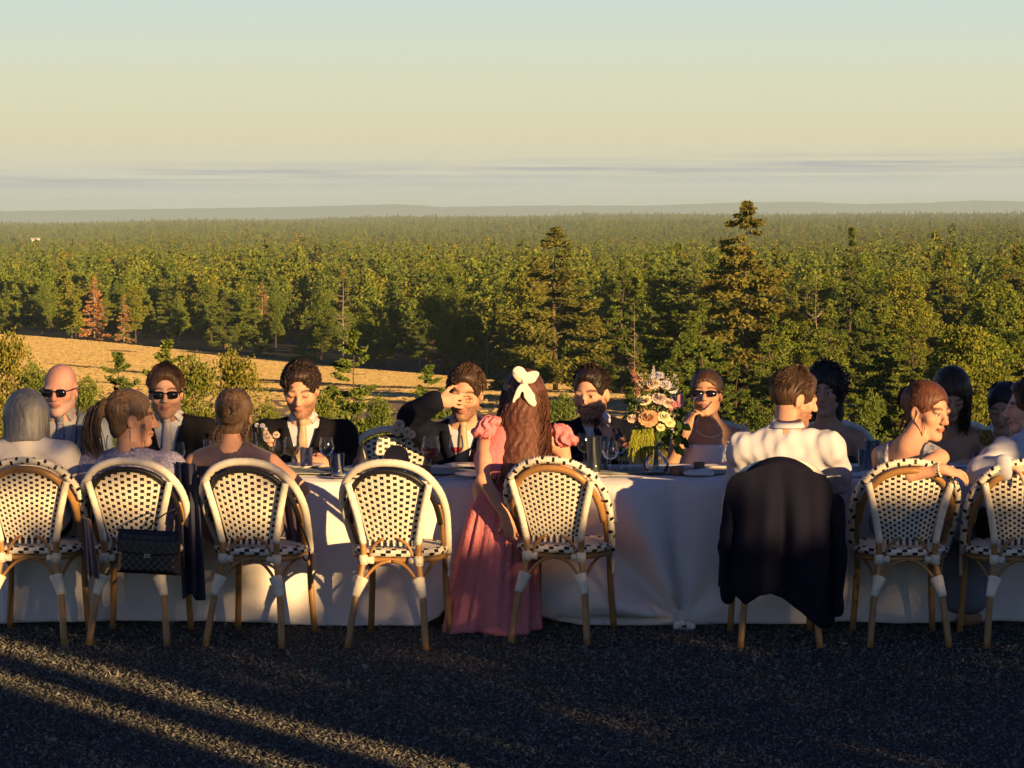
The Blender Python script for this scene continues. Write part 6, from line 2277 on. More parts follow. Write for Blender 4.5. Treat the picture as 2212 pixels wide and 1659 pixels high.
def wine_glass(x, Y, lab, h=0.20, r=0.042, fill=None, level=0.35, loc=None, R=None, kind='wine_glass'):
    o = empty(kind, loc if loc is not None else on_table(x, Y))
    if R is not None:
        o.rotation_euler = R
    hb = h * 0.46
    MB().lathe([(0.034, 0.0), (0.034, 0.002), (0.010, 0.006), (0.004, 0.012), (0.0035, hb), (0.008, hb + 0.005), (r * 0.75, hb + h * 0.09), (r, hb + h * 0.22), (r * 0.97, hb + h * 0.34), (r * 0.78, h)], n=24).build('glass', m_glass, o)
    if fill:
        zt = hb + h * 0.10 + level * h * 0.3
        rt = r * (0.80 + 0.18 * min(1, level * 1.5))
        MB().lathe([(0.0, hb + 0.008), (r * 0.70, hb + h * 0.09), (rt * 0.97, zt), (0.0, zt + 0.0005)], n=24).build('drink', fill, o)
    tag(o, lab, 'glass', 'glasses on the tables')
    return o


def tumbler(x, Y, lab, h=0.11, r=0.036, fill=None, level=0.6, kind='tumbler', taper=0.92):
    o = empty(kind, on_table(x, Y))
    MB().lathe([(0.0, 0.001), (r * taper, 0.001), (r * taper, 0.006), (r, h), (r - 0.0025, h), (r * taper - 0.003, 0.010), (0.0, 0.010)], n=24).build('glass', m_glass, o)
    if fill:
        MB().lathe([(0.0, 0.011), (r * taper - 0.004, 0.011), (r * 0.95 - 0.003, h * level), (0.0, h * level)], n=24).build('drink', fill, o)
    tag(o, lab, 'glass', 'glasses on the tables')
    return o


wine_glass(930, 13.98, 'wine glass of pink wine right of the empty near chair', 0.205, 0.046, m_rose, 0.45)
wine_glass(628, 14.12, 'wine glass of white wine before the curly haired man', 0.19, 0.042, m_whitew, 0.5)
wine_glass(1319, 13.95, 'stemmed water goblet at the lit table edge', 0.185, 0.044, m_water, 0.8)
wine_glass(704, 14.15, 'wine glass right of the clasped hands', 0.185, 0.038, None)
wine_glass(383, 14.10, 'wine glass beside the silver tie', 0.165, 0.036, None)
wine_glass(602, 14.3, 'wine glass by the pale flower', 0.16, 0.036, m_whitew, 0.4)
tumbler(727, 14.02, 'straight water tumbler in front of the clasped hands', 0.115, 0.036, m_water, 0.25)
tumbler(178, 14.25, 'tall straight glass beside the bald man', 0.15, 0.033)
tumbler(452, 14.30, 'tall straight glass left of the messy bun', 0.16, 0.036)
tumbler(1283, 14.15, 'tall straight glass before the bearded man', 0.19, 0.036)
tumbler(1302, 14.30, 'second tall straight glass behind the first', 0.18, 0.03)
tumbler(1878, 14.05, 'water glass left of the floral dress', 0.13, 0.050, m_water, 0.55)
tumbler(1888, 14.35, 'jar shaped glass behind the water glass', 0.155, 0.042, None)
tumbler(1905, 14.25, 'smaller jar glass beside the floral dress', 0.14, 0.036, None)
tumbler(2165, 14.10, 'round rimmed glass by the dried flower ball', 0.16, 0.046, None)
tumbler(2120, 14.2, 'short glass near the right chair', 0.10, 0.036, m_water, 0.5)
tumbler(660, 14.45, 'water tumbler behind the white wine', 0.11, 0.034, m_water, 0.6)
wine_glass(1262, 14.35, 'wine glass behind the beaded chair', 0.19, 0.038, m_whitew, 0.4)
wine_glass(1338, 14.28, 'clear wine glass between goblet and bouquet', 0.185, 0.038, None)
wine_glass(985, 14.30, 'clear wine glass before the man covering his eye', 0.185, 0.038, m_rose, 0.3)
wine_glass(1570, 14.30, 'clear wine glass before the woman in white', 0.18, 0.036, None)
wine_glass(540, 14.40, 'wine glass between the bun and the curly haired man', 0.19, 0.038, m_whitew, 0.3)
wine_glass(240, 14.35, 'wine glass behind the wavy ponytail', 0.18, 0.036, None)
# glasses held up
wine_glass(0, 0, 'wine glass tipped at the mouth of the woman in white', 0.19, 0.041, m_whitew, 0.3, loc=P(1472, 905, 14.70), R=(RAD(-12), RAD(52), 0))
wine_glass(0, 0, 'glass lifted to the mouth of the man at the right edge', 0.17, 0.038, None, loc=P(2152, 950, 13.55), R=(0, RAD(58), 0))


def plate(x, Y, lab, r=0.125):
    o = empty('plate', on_table(x, Y))
    MB().lathe([(0.0, 0.004), (r * 0.6, 0.004), (r * 0.68, 0.008), (r, 0.018), (r, 0.020), (r * 0.66, 0.011), (0.0, 0.007)], n=32).build('dish', m_china, o)
    tag(o, lab, 'plate', 'plates on the tables')
    return o


for x, Y, who in [(95, 14.48, 'bald man'), (345, 14.48, 'second man in sunglasses'), (650, 14.46, 'curly haired man'), (1010, 14.46, 'man covering his eye'), (1250, 14.46, 'bearded man'), (1545, 14.46, 'woman in white'),
                  (1800, 14.46, 'curly dark haired woman'), (2040, 14.46, 'woman looking down'), (850, 14.46, 'empty far chair')]:
    plate(x, Y, 'white plate in front of the ' + who)
for x, Y, who in [(70, 13.98, 'grey haired woman'), (290, 13.98, 'ponytail woman'), (520, 13.98, 'woman with the bun'), (770, 13.96, 'empty near chair'), (1035, 13.96, 'pink dress'), (1240, 13.96, 'beaded chair'), (1690, 13.98, 'white shirted man'), (1960, 13.98, 'woman in floral')]:
    plate(x, Y, 'white plate at the near edge before the ' + who)


def cutlery(x, Y, a, lab):
    o = empty('knife', on_table(x, Y) + Vector((0, 0, 0.004)), RAD(a))
    MB().box((0, -0.05, 0.002), (0.010, 0.09, 0.004)).build('handle', m_steel, o, False)
    MB().add([(-0.007, -0.005, 0.001), (0.006, -0.005, 0.001), (0.008, 0.09, 0.001), (0.001, 0.115, 0.001), (-0.007, -0.005, 0.003), (0.006, -0.005, 0.003), (0.008, 0.09, 0.003), (0.001, 0.115, 0.003)],
             [(4, 5, 6, 7), (3, 2, 1, 0), (0, 1, 5, 4), (1, 2, 6, 5), (2, 3, 7, 6), (3, 0, 4, 7)]).build('blade', m_steel, o, False)
    tag(o, lab, 'knife', 'knives on the tables')


cutlery(705, 13.93, 60, 'knife by the plate left of the empty near chair')
cutlery(965, 13.95, -50, 'knife by the pink wine glass')
cutlery(1350, 13.93, 70, 'knife right of the water goblet')
cutlery(1600, 13.96, 80, 'knife left of the white shirted man')
# napkins
for x, Y, lab in ((1510, 14.05, 'crumpled white napkin beside the vase'), (1860, 13.96, 'white napkin left of the floral dress'), (2085, 13.96, 'white napkin right of the bare arm')):
    S = Solid()
    c = npv(on_table(x, Y))
    S.ell(c + [0, 0, 0.012], (0.085, 0.06, 0.016)); S.ell(c + [0.03, 0.01, 0.02], (0.04, 0.03, 0.018))
    NV_, NF_ = S.mesh(0.006, disp=fold_fn(0.005, x, 30, 40))
    NV_[:, 2] = np.maximum(NV_[:, 2], TZ + 0.001)
    tag(mesh_obj('napkin', NV_, NF_, m_cloth), lab, 'napkin', 'napkins on the tables')
# dark folded napkin standing like a tent
c = on_table(782, 14.02)
S = Solid()
for k, (dx, dz, r_) in enumerate(((0, 0.02, 0.075), (0.0, 0.06, 0.05), (0.0, 0.10, 0.022), (0.002, 0.135, 0.010))):
    S.ell(npv(c) + [dx, 0, dz], (r_, r_ * 0.6, 0.03), None, 0.03)
NV_, NF_ = S.mesh(0.005, disp=fold_fn(0.006, 9, 45, 30))
NV_[:, 2] = np.maximum(NV_[:, 2], TZ + 0.001)
tn = empty('evening_bag', c)
mesh_obj('pouch', NV_ - npv(c), NF_, mat('black_satin', (0.012, 0.012, 0.016), 0.35, 0.5), tn)
for dx in (-0.035, 0.045):
    MB().lathe([(0.0005, -0.011), (0.007, -0.007), (0.0105, 0), (0.007, 0.007), (0.0005, 0.011)], (dx, -0.055, 0.022), 10).build('pearl_bead', mat('pearl', (0.75, 0.66, 0.55), 0.25), tn)
tag(tn, 'black gathered evening bag behind the empty near chair', 'bag')


def cup(x, Y, lab, r=0.032, h=0.052, m=m_terra):
    o = MB().lathe([(0.0, 0.001), (r * 0.8, 0.001), (r, h), (r - 0.005, h), (r * 0.8 - 0.005, 0.012), (0.0, 0.012)], on_table(x, Y), 20).build('clay_cup', m)
    tag(o, lab, 'cup', 'clay cups on the tables')


cup(918, 14.02, 'brown clay cup left of the pink wine stem')
cup(1463, 14.1, 'brown clay cup right of the flower vase', 0.038, 0.042)
cup(1512, 14.3, 'brown clay cup before the woman in white', 0.03, 0.045)
# round wooden board leaning behind the black bag
o = empty('wooden_disc', on_table(855, 14.35))
MB().lathe([(0.0, -0.008), (0.062, -0.008), (0.065, 0.0), (0.062, 0.008), (0.0, 0.008)], (0, 0, 0.065), 24, R=Matrix.Rotation(RAD(78), 3, 'X')).build('board', mat('oak', (0.30, 0.17, 0.09), 0.5, 0.4, var=0.25, vscale=30), o)
MB().box((0, 0.02, 0.006), (0.06, 0.04, 0.012)).build('foot', mat('oak', (0.3, 0.17, 0.09)), o, False)
tag(o, 'small round wooden disc standing before the empty far chair', 'wooden disc')
# votives
for x, Y, lab in ((720, 14.25, 'small glass votive beside the tumbler'), (1275, 14.02, 'shallow cream candle dish before the bearded man'), (1225, 13.95, 'cream candle dish at the lit table edge')):
    o = empty('candle_dish', on_table(x, Y))
    MB().lathe([(0.0, 0.001), (0.025, 0.001), (0.042, 0.018), (0.042, 0.022), (0.023, 0.008), (0.0, 0.008)], n=20).build('dish', m_china, o)
    MB().lathe([(0.0, 0.008), (0.020, 0.008), (0.021, 0.024), (0.0, 0.025)], n=16).build('candle', mat('wax', (0.75, 0.66, 0.5), 0.5), o)
    tag(o, lab, 'candle dish', 'candle dishes')

# ------------------------------------------------------------------ flowers
def petal_mat(name, c1, c2):
    return leaf_mat(name, c1, c2, None, transl=0.25)


m_peach = petal_mat('peach_petals', (0.72, 0.30, 0.16), (0.80, 0.46, 0.28))
m_blush = petal_mat('blush_petals', (0.70, 0.45, 0.40), (0.78, 0.60, 0.52))
m_creamp = petal_mat('cream_petals', (0.76, 0.62, 0.36), (0.82, 0.74, 0.52))
m_pinkp = petal_mat('pink_petals', (0.62, 0.15, 0.22), (0.72, 0.34, 0.40))
m_lilac = petal_mat('lilac_petals', (0.50, 0.44, 0.62), (0.68, 0.64, 0.74))
m_rust = petal_mat('rust_plume', (0.40, 0.13, 0.13), (0.55, 0.25, 0.22))
m_green = petal_mat('bouquet_greens', (0.10, 0.15, 0.02), (0.24, 0.30, 0.05))
m_dgreen = petal_mat('bouquet_dark_greens', (0.03, 0.06, 0.02), (0.07, 0.11, 0.03))
m_stem = mat('flower_stem', (0.10, 0.14, 0.04), 0.7, 0.2)


def bloom(c, r, nrm, rings=4, seed=0, cup_=0.5, dense=7):
    """rose-like rosette: petals as curved 2x3 patches"""
    rng_ = random.Random(seed)
    n_ = Vector(nrm).normalized()
    u = n_.orthogonal().normalized(); v = n_.cross(u)
    mb = MB()
    for ring in range(rings):
        f_ = (ring + 1) / rings
        num = dense + ring * 2
        for k in range(num):
            a = 2 * math.pi * (k + rng_.random() * 0.5) / num + ring * 0.7
            d = u * math.cos(a) + v * math.sin(a)
            t_ = n_.cross(d)
            rr = r * f_
            w = r * (0.28 + 0.30 * f_) * rng_.uniform(0.8, 1.15)
            open_ = cup_ + (1 - cup_) * f_
            tip = d * rr * open_ + n_ * r * (0.75 * (1 - f_) + 0.12 + rng_.uniform(-.06, .06))
            mid = d * rr * 0.7 * open_ + n_ * r * (0.35 * (1 - f_ * 0.6))
            base_ = d * rr * 0.15
            cp = Vector(c)
            vs = [cp + base_ - t_ * w * 0.25, cp + base_ + t_ * w * 0.25, cp + mid - t_ * w * 0.6, cp + mid + t_ * w * 0.6, cp + tip - t_ * w * 0.35, cp + tip + t_ * w * 0.35, cp + (tip + d * 0.1 * rr)]
            mb.add(vs, [(0, 1, 3, 2), (2, 3, 5, 4), (4, 5, 6)])
    return mb


def stem_tube(mb, a, b, r=0.0022, sag=0.0):
    a, b = Vector(a), Vector(b)
    m_ = (a + b) / 2 + Vector((0, 0, sag))
    mb.tube([a, a.lerp(m_, .5), m_, m_.lerp(b, .5), b], r, 5)


VY = 14.12
vase_o = empty('flower_vase', on_table(1418, VY))
MB().lathe([(0.0, 0.002), (0.045, 0.002), (0.062, 0.018), (0.068, 0.045), (0.058, 0.078), (0.030, 0.105), (0.024, 0.125), (0.030, 0.155), (0.034, 0.165), (0.031, 0.165), (0.021, 0.125), (0.027, 0.106), (0.055, 0.077), (0.064, 0.045), (0.058, 0.019), (0.0, 0.006)], n=28).build('flask', m_glass, vase_o)
MB().lathe([(0.0, 0.008), (0.056, 0.020), (0.061, 0.045), (0.052, 0.076), (0.0, 0.076)], n=24).build('water', m_water, vase_o)
tag(vase_o, 'round bellied clear glass vase holding the bouquet', 'vase')
bq = empty('bouquet', on_table(1418, VY))
vo = npv(bq.location)
VP = lambda x, y, dy=0.0: Vector(npv(P(1418 + (x - 1418) * 0.92, y - (6 if y < 850 else 0), VY + dy)) - vo)
neck = Vector((0, 0, 0.15))
stems = MB()
spec = [  # x, y, dy, radius, material, name, rings
    (1400, 905, -0.05, 0.050, m_peach, 'rose_bloom', 5), (1382, 895, 0.02, 0.042, m_peach, 'rose_bloom', 5), (1392, 866, -0.04, 0.032, m_creamp, 'ranunculus_bloom', 4), (1424, 862, -0.03, 0.036, m_blush, 'rose_bloom', 4),
    (1436, 902, -0.05, 0.034, m_creamp, 'freesia_bloom', 3), (1450, 914, -0.04, 0.026, m_creamp, 'freesia_bloom', 3), (1428, 924, -0.05, 0.022, m_creamp, 'freesia_bloom', 3), (1362, 905, -0.02, 0.026, m_blush, 'rose_bloom', 3),
    (1412, 836, -0.01, 0.034, m_blush, 'rose_bloom', 4), (1440, 838, 0.0, 0.030, m_lilac, 'delphinium_bloom', 3), (1455, 848, 0.02, 0.028, m_lilac, 'delphinium_bloom', 3), (1424, 818, 0.0, 0.026, m_lilac, 'delphinium_bloom', 3),
    (1398, 842, 0.02, 0.028, m_peach, 'rose_bloom', 3), (1446, 872, -0.02, 0.032, m_blush, 'rose_bloom', 4), (1378, 862, 0.0, 0.024, m_creamp, 'ranunculus_bloom', 3), (1462, 862, 0.0, 0.022, m_lilac, 'delphinium_bloom', 3)]
for i, (x, y, dy, r, m_, nm, rings) in enumerate(spec):
    c = VP(x, y, dy)
    d = (c - neck).normalized() * 0.5 + Vector((0.15 * math.sin(i * 2.1), -0.8, 0.35))
    bloom(c, r, d, rings, i, 0.45).build(nm, m_, bq)
    stem_tube(stems, Vector((random.uniform(-.015, .015), random.uniform(-.015, .015), 0.03)), neck + Vector((random.uniform(-.012, .012), random.uniform(-.012, .012), 0)))
    stem_tube(stems, neck, c - d.normalized() * r * 0.2, 0.002, 0.005)
bloom(VP(1392, 866, -0.075), 0.011, (0, -1, 0.2), 2, 77, 0.8, 5).build('ranunculus_heart', mat('dark_heart', (0.06, 0.02, 0.02), 0.7), bq)
# tulip
S = Solid()
tc_ = npv(VP(1474, 868, -0.02))
S.ell(tc_, (0.022, 0.022, 0.034), None, 0.005); S.ell(tc_ + [0.006, 0, 0.022], (0.012, 0.012, 0.022), None, 0.006); S.ell(tc_ + [-0.010, -0.006, 0.018], (0.010, 0.012, 0.02), None, 0.006)
TV, TF = S.mesh(0.004)
mesh_obj('tulip_bloom', TV, TF, m_pinkp, bq)
for x, y in ((1452, 880), (1462, 874)):
    bloom(VP(x, y, -0.03), 0.016, (0.4, -0.8, 0.2), 2, 5, 0.6).build('pink_bud', m_pinkp, bq)
# delphinium spike
sp_ = MB()
for k in range(26):
    t_ = k / 25
    c = VP(1412 + 4 * math.sin(k * 2.4) * (1.4 - t_), 836 - 40 * t_, 0.0)
    for q in range(4):
        a = q * 1.57 + k
        sp_.add([c, c + Vector((0.010 * math.cos(a) * (1.3 - t_), -0.006, 0.010 * math.sin(a) * (1.3 - t_))), c + Vector((0.010 * math.cos(a + 1.1) * (1.3 - t_), -0.009, 0.010 * math.sin(a + 1.1) * (1.3 - t_)))], [(0, 1, 2)])
sp_.build('delphinium_spike', m_lilac, bq)
# rust plume on the left
pl = MB()
for k in range(120):
    t_ = random.random()
    c = VP(1377 - 14 * t_ + random.gauss(0, 2.5) * (1 - t_), 862 - 52 * t_, 0.02)
    d = Vector((random.gauss(0, .006), random.gauss(0, .006), random.uniform(.004, .02)))
    pl.add([c, c + d + Vector((0.003, 0, 0)), c + d * 1.6], [(0, 1, 2)])
pl.build('rust_plume', m_rust, bq)
# wispy filler
rs = np.random.RandomState(9)
cc = np.array([VP(rs.uniform(1368, 1470), rs.uniform(812, 925), rs.uniform(-0.05, 0.06)) for _ in range(700)])
lv, lf = leaf_quads(cc, rs.normal(0, 1, (700, 3)), np.full(700, 0.010), rs, 1.5, 0.5)
mesh_obj('filler_blossom', lv, lf, leaf_mat('filler', (0.45, 0.22, 0.16), (0.62, 0.45, 0.38), (0.5, 0.5, 0.35), transl=0.2), bq, False)
cc = np.array([VP(rs.uniform(1362, 1478), rs.uniform(835, 950), rs.uniform(-0.02, 0.08)) for _ in range(420)])
lv, lf = leaf_quads(cc, rs.normal(0, 1, (420, 3)), np.full(420, 0.018), rs, 1.9, 0.5)
mesh_obj('foliage', lv, lf, m_dgreen, bq, False)
# trailing green tassels at left, broad dark leaves at right
tas = MB()
for k in range(46):
    x0, y0 = rs.uniform(1362, 1412), rs.uniform(925, 945)
    x1 = x0 + rs.uniform(-14, 4); y1 = y0 + rs.uniform(25, 62)
    a, b_ = VP(x0, y0, -0.05), VP(x1, y1, -0.06)
    pts_ = [a.lerp(b_, j / 9) + Vector((0.003 * math.sin(j * 2 + k), 0.003 * math.cos(j * 1.7 + k), 0)) for j in range(10)]
    tas.tube(pts_, [0.0045 + 0.0022 * (j % 2) - 0.0003 * j for j in range(10)], 5)
tas.build('trailing_tassel', m_green, bq)
for k in range(16):
    x0, y0 = rs.uniform(1448, 1482), rs.uniform(900, 968)
    c = VP(x0, y0, rs.uniform(-0.03, 0.03)); a = rs.uniform(-0.8, 0.8)
    L = rs.uniform(0.035, 0.06)
    d = Vector((math.sin(a + 0.6), -0.3, -math.cos(a) * 0.7)).normalized(); sd_ = d.cross(Vector((0, -1, 0.2))).normalized()
    MB().add([c, c + d * L * 0.4 + sd_ * L * 0.38, c + d * L * 0.8 + sd_ * L * 0.2, c + d * L, c + d * L * 0.8 - sd_ * L * 0.2, c + d * L * 0.4 - sd_ * L * 0.38, c + d * L * 0.5 + Vector((0, -0.006, 0))],
             [(0, 1, 6), (1, 2, 6), (2, 3, 6), (3, 4, 6), (4, 5, 6), (5, 0, 6)]).build('leaf', m_green if k % 3 == 0 else m_dgreen, bq)
stems.build('stems', m_stem, bq)
tag(bq, 'tall bouquet of peach, cream and lilac flowers with trailing greens', 'bouquet')

# small posies
def posy(x, y, Y, m_, lab, n=5, spread=18, hv=0.10, r=0.02):
    v_ = empty('bud_vase', on_table(x, Y))
    MB().lathe([(0.0, 0.002), (0.024, 0.002), (0.030, 0.022), (0.022, 0.05), (0.010, 0.07), (0.012, hv), (0.010, hv), (0.008, 0.07), (0.0, 0.01)], n=18).build('glass', m_glass, v_)
    tag(v_, 'small glass bud vase of the ' + lab, 'vase', 'bud vases')
    o_ = empty('posy', on_table(x, Y))
    off_ = npv(o_.location)
    st_ = MB()
    for k in range(n):
        c_ = Vector(npv(P(x + random.uniform(-spread, spread), y + random.uniform(-spread * .7, spread * .7), Y + random.uniform(-.03, .03))) - off_)
        bloom(c_, r * random.uniform(0.8, 1.2), (random.gauss(0, .3), -1, .4), 3, k, 0.5).build('blossom', m_, o_)
        stem_tube(st_, (0, 0, 0.02), c_, 0.0016)
    st_.build('stems', m_stem, o_)
    tag(o_, lab, 'flowers')


posy(588, 948, 14.4, m_blush, 'pale posy right of the messy bun', 4, 14)
posy(872, 930, 14.62, m_blush, 'pale pink posy at the empty far chair', 8, 22, 0.10, 0.022)
posy(1352, 958, 14.3, m_rust, 'rust coloured dried posy left of the bouquet', 5, 12)
posy(566, 925, 14.45, m_lilac, 'lilac sprig above the mauve shoulder', 5, 12, 0.1, 0.010)
fb = empty('dried_flower_ball', on_table(2130, 14.0))
rs = np.random.RandomState(2)
d = rs.normal(0, 1, (700, 3)); d /= np.linalg.norm(d, axis=1, keepdims=True)
c0 = npv(P(2131, 945, 14.0)) - npv(fb.location)
lv, lf = leaf_quads(c0 + d * 0.036 * rs.uniform(0.85, 1.05, (700, 1)), d, np.full(700, 0.009), rs, 2.0, 0.4)
mesh_obj('seed_head', lv, lf, leaf_mat('dried_seed', (0.30, 0.20, 0.06), (0.48, 0.36, 0.14), transl=0.15), fb, False)
MB().tube([(0, 0, 0.0), c0 * 0.5 + np.array([0.005, 0, 0]), c0], 0.0025, 6).build('stem', m_stem, fb)
MB().lathe([(0.0, 0.002), (0.026, 0.002), (0.032, 0.025), (0.02, 0.06), (0.012, 0.09), (0.010, 0.09), (0.0, 0.01)], n=16).build('bud_vase', m_glass, fb)
tag(fb, 'round dried allium ball near the right edge', 'flowers')

# ------------------------------------------------------------------ jacket over the chair back
CY = 13.06
m_jack = mat('navy_wool', (0.007, 0.0075, 0.019), 0.85, 0.12, bump=0.2, bscale=260)
jo = empty('suit_jacket', P(1690, 1000, CY))
joff = npv(jo.location)
XJ = lambda x: (x - W_PX / 2) / F_PX * (CY - 0.05)
ZJ = lambda y: CAM_H - (y - 450) / F_PX * (CY - 0.05)
nu, nt = 90, 60
V_ = np.zeros((nt, nu, 3))
yl = [997, 1010, 1040, 1085, 1150, 1200, 1280, 1330, 1380]
lx = [1622, 1586, 1572, 1566, 1564, 1562, 1558, 1556, 1556]
rx = [1756, 1786, 1800, 1812, 1820, 1820, 1818, 1816, 1812]
for i in range(nu):
    u = i / (nu - 1)
    # bottom edge: left skirt, vent gap in the middle, long right side
    yb = np.interp(u, [0, 0.03, 0.15, 0.22, 0.32, 0.42, 0.55, 0.70, 0.80, 0.92, 1.0], [1278, 1280, 1296, 1312, 1288, 1284, 1300, 1330, 1352, 1368, 1362])
    for k in range(nt):
        t_ = k / (nt - 1)
        if t_ < 0.14:                      # over the top and down the front
            q = t_ / 0.14
            yy = 1080 - (1080 - 986) * q
            dep = 0.10 - 0.10 * q
            up_ = 0.0
        else:
            q = (t_ - 0.14) / 0.86
            yy = 986 + (yb - 986) * q
            dep = -0.055 * min(1, q * 20) - 0.02 * min(1, q * 3)
        xl_, xr_ = np.interp(max(yy, 997), yl, lx), np.interp(max(yy, 997), yl, rx)
        if t_ < 0.14:
            xl_, xr_ = np.interp(1000 + (yy - 1000) * 0.25, yl, lx), np.interp(1000 + (yy - 1000) * 0.25, yl, rx)
        x = xl_ + (xr_ - xl_) * u
        arch = 26 * (2 * u - 1) ** 2 * math.exp(-max(0, (yy - 990)) / 60)
        fold = (0.018 * math.sin(u * 13 + 0.8 * math.sin(yy * 0.012)) + 0.012 * math.sin(u * 27 + yy * 0.006) + 0.02 * math.exp(-((u - 0.52) / 0.05) ** 2)) * min(1, max(0, (yy - 1000) / 160))
        wrap = 0.14 * abs(2 * u - 1) ** 3.5 * min(1, max(0, (yy - 1010) / 130))
        V_[k, i] = (XJ(x), CY + dep + (wrap + fold if t_ >= 0.14 else wrap * 0.4), ZJ(yy + arch))
idx = np.arange(nt * nu).reshape(nt, nu)
fc = np.stack([idx[:-1, :-1], idx[1:, :-1], idx[1:, 1:], idx[:-1, 1:]], -1).reshape(-1, 4)
o = mesh_obj('jacket_back', V_.reshape(-1, 3) - joff, fc, m_jack, jo)
sd = o.modifiers.new('thick', 'SOLIDIFY'); sd.thickness = 0.006
for x0, y0, x1, y1, x2, y2 in ((1578, 1085, 1566, 1180, 1572, 1292), (1806, 1085, 1814, 1190, 1810, 1320)):   # hanging sleeves
    S = Solid()
    a, b_, c = (npv(P(x, y, CY + 0.03)) - joff for x, y in ((x0, y0), (x1, y1), (x2, y2)))
    S.chain([a, b_, c], [0.034, 0.036, 0.032], 0.02)
    SV, SF = S.mesh(0.007, disp=fold_fn(0.006, int(x0), 22, 12))
    slv = mesh_obj('sleeve', SV, SF, m_jack, jo)
    for q in range(3):
        MB().lathe([(0.0005, -0.003), (0.006, -0.002), (0.006, 0.002), (0.0005, 0.003)], c + np.array([0.012, -0.044, 0.02 + 0.018 * q]), 8, R=Matrix.Rotation(RAD(90), 3, 'X')).build('button', mat('horn', (0.03, 0.02, 0.02), 0.3), slv)
tag(jo, 'navy suit jacket draped over a chair back', 'jacket')

# ------------------------------------------------------------------ quilted bag hanging on the second chair
m_quilt = bpy.data.materials.new('black_quilt')
m_quilt.use_nodes = True
t = NT(m_quilt.node_tree)
b = t.n['Principled BSDF']
b.inputs['Base Color'].default_value = (0.016, 0.014, 0.014, 1)
b.inputs['Roughness'].default_value = 0.42
BY = 12.90
bo = empty('quilted_handbag', P(322, 1240, BY))
bo.rotation_euler = (0, RAD(2.5), RAD(-5))
nx_, nz_ = 60, 44
W_, H_, D_ = 0.300, 0.205, 0.085
vs = np.zeros((nz_, nx_, 3))
for side, sg in (('front', -1), ('back', 1)):
    for k in range(nz_):
        for i in range(nx_):
            u, v = i / (nx_ - 1), k / (nz_ - 1)
            x, z = (u - 0.5) * W_ * (1 - 0.06 * v), v * H_
            edge = min(u, 1 - u, v, 1 - v)
            bul = D_ / 2 * min(1, (edge / 0.10)) ** 0.5
            a_, b_ = (x + z) / 0.034, (x - z) / 0.034
            q = 0.0035 * (abs(math.sin(math.pi * a_)) * abs(math.sin(math.pi * b_))) ** 0.5
            vs[k, i] = (x, sg * (bul + q * min(1, edge / 0.06)), z)
    idx = np.arange(nz_ * nx_).reshape(nz_, nx_)
    fc = np.stack([idx[:-1, :-1], idx[:-1, 1:], idx[1:, 1:], idx[1:, :-1]], -1).reshape(-1, 4)
    mesh_obj('quilted_panel', vs.reshape(-1, 3), fc if sg < 0 else fc[:, ::-1], m_quilt, bo)
fl = MB()
for k in range(13):
    for i in range(31):
        pass
fv = np.zeros((16, 40, 3))
for k in range(16):
    for i in range(40):
        u, v = i / 39, k / 15
        x = (u - 0.5) * W_ * 0.96
        z = H_ * (1.015 - 0.50 * v) + 0.012 * math.cos(math.pi * (u - 0.5)) * -v
        q = 0.003 * (abs(math.sin(math.pi * (x + z) / 0.034)) * abs(math.sin(math.pi * (x - z) / 0.034))) ** 0.5
        fv[k, i] = (x, -D_ / 2 * min(1, 0.25 + 1.6 * v) - 0.008 - q, z)
idx = np.arange(640).reshape(16, 40)
fo = mesh_obj('flap', fv.reshape(-1, 3), np.stack([idx[:-1, :-1], idx[1:, :-1], idx[1:, 1:], idx[:-1, 1:]], -1).reshape(-1, 4), m_quilt, bo)
sd = fo.modifiers.new('thick', 'SOLIDIFY'); sd.thickness = 0.004
cl_ = MB()
for dx in (-0.012, 0.0, 0.012):          # small raised metal emblem
    cl_.box((dx, -D_ / 2 - 0.015, 0.092), (0.004, 0.003, 0.014))
cl_.box((0, -D_ / 2 - 0.015, 0.099), (0.030, 0.003, 0.003)).box((0, -D_ / 2 - 0.015, 0.086), (0.030, 0.003, 0.003))
cl_.build('clasp', m_steel, bo, False)
MB().tube(spline([(-0.02, 0.0, 0.20), (0.03, 0.05, 0.26), (0.10, 0.10, 0.30), (0.12, 0.05, 0.26), (0.125, 0.0, 0.20)], 6), 0.004, 6).build('strap', mat('black_leather', (0.012, 0.011, 0.011), 0.4), bo)
tag(bo, 'black quilted handbag hanging on the back of a chair', 'handbag')
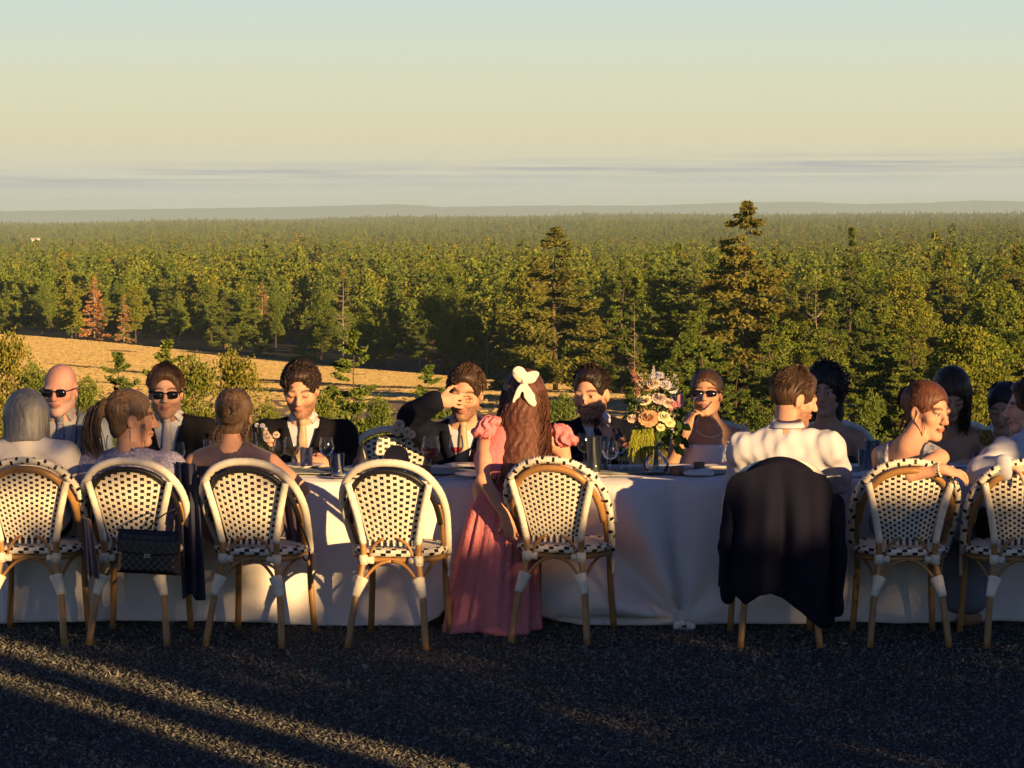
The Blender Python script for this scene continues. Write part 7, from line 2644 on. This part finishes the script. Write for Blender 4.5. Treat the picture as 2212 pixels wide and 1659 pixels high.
# pearl-ended cord bag strap at the third chair
pc = empty('pearl_cord', P(655, 1195, 13.25))
MB().tube(spline([(-0.02, 0.02, 0.15), (0.012, -0.03, 0.09), (0.030, -0.03, 0.03), (0.028, -0.03, -0.02), (0.012, -0.03, -0.03), (0.0, -0.03, -0.01)], 6), 0.0045, 6).build('cord', m_tie_black, pc)
for q in ((0.016, -0.035, -0.012), (0.030, -0.035, 0.022)):
    MB().lathe([(0.0005, -0.011), (0.007, -0.007), (0.0105, 0), (0.007, 0.007), (0.0005, 0.011)], q, 10).build('pearl_bead', mat('pearl', (0.75, 0.66, 0.55), 0.25), pc)
tag(pc, 'black cord with pearl beads hanging beside the third chair', 'bag strap')


def hanging_cloth(name, m_, Y, x0t, x1t, yt, x0b, x1b, yb, lab, cat, seed=1, wav=0.02):
    o_ = empty(name, P((x0t + x1t) / 2, yt, Y))
    of_ = npv(o_.location)
    a_, b_ = 36, 50
    V2 = np.zeros((b_, a_, 3))
    for k in range(b_):
        t_ = k / (b_ - 1)
        for i in range(a_):
            u = i / (a_ - 1)
            x = (x0t + (x1t - x0t) * u) * (1 - t_) + (x0b + (x1b - x0b) * u) * t_
            p_ = npv(P(x, yt + (yb - yt) * t_ + 5 * math.sin(u * 8 + seed) * t_, Y)) - of_
            p_[1] += wav * (0.4 + t_) * math.sin(u * 14 + seed + t_ * 1.5) + 0.05 * math.cos(math.pi * u)
            V2[k, i] = p_
    ix = np.arange(a_ * b_).reshape(b_, a_)
    q_ = mesh_obj('cloth', V2.reshape(-1, 3), np.stack([ix[:-1, :-1], ix[1:, :-1], ix[1:, 1:], ix[:-1, 1:]], -1).reshape(-1, 4), m_, o_)
    s_ = q_.modifiers.new('thick', 'SOLIDIFY'); s_.thickness = 0.006
    tag(o_, lab, cat)


hanging_cloth('shawl', mat('blue_wrap', (0.03, 0.034, 0.065), 0.85, 0.2, bump=0.2, bscale=120), 13.30, 376, 425, 1000, 392, 448, 1292, 'dark blue wrap hanging right of the ponytail woman', 'shawl', 2)
hanging_cloth('dress_drape', m_mauve, 13.42, 600, 652, 1075, 622, 672, 1185, 'mauve scarf hanging right of the messy bun woman', 'scarf', 4, 0.012)
hanging_cloth('print_scarf', m_mauve, 13.12, 172, 200, 1120, 184, 214, 1245, 'mauve scarf end hanging left on the second chair', 'scarf', 6, 0.012)
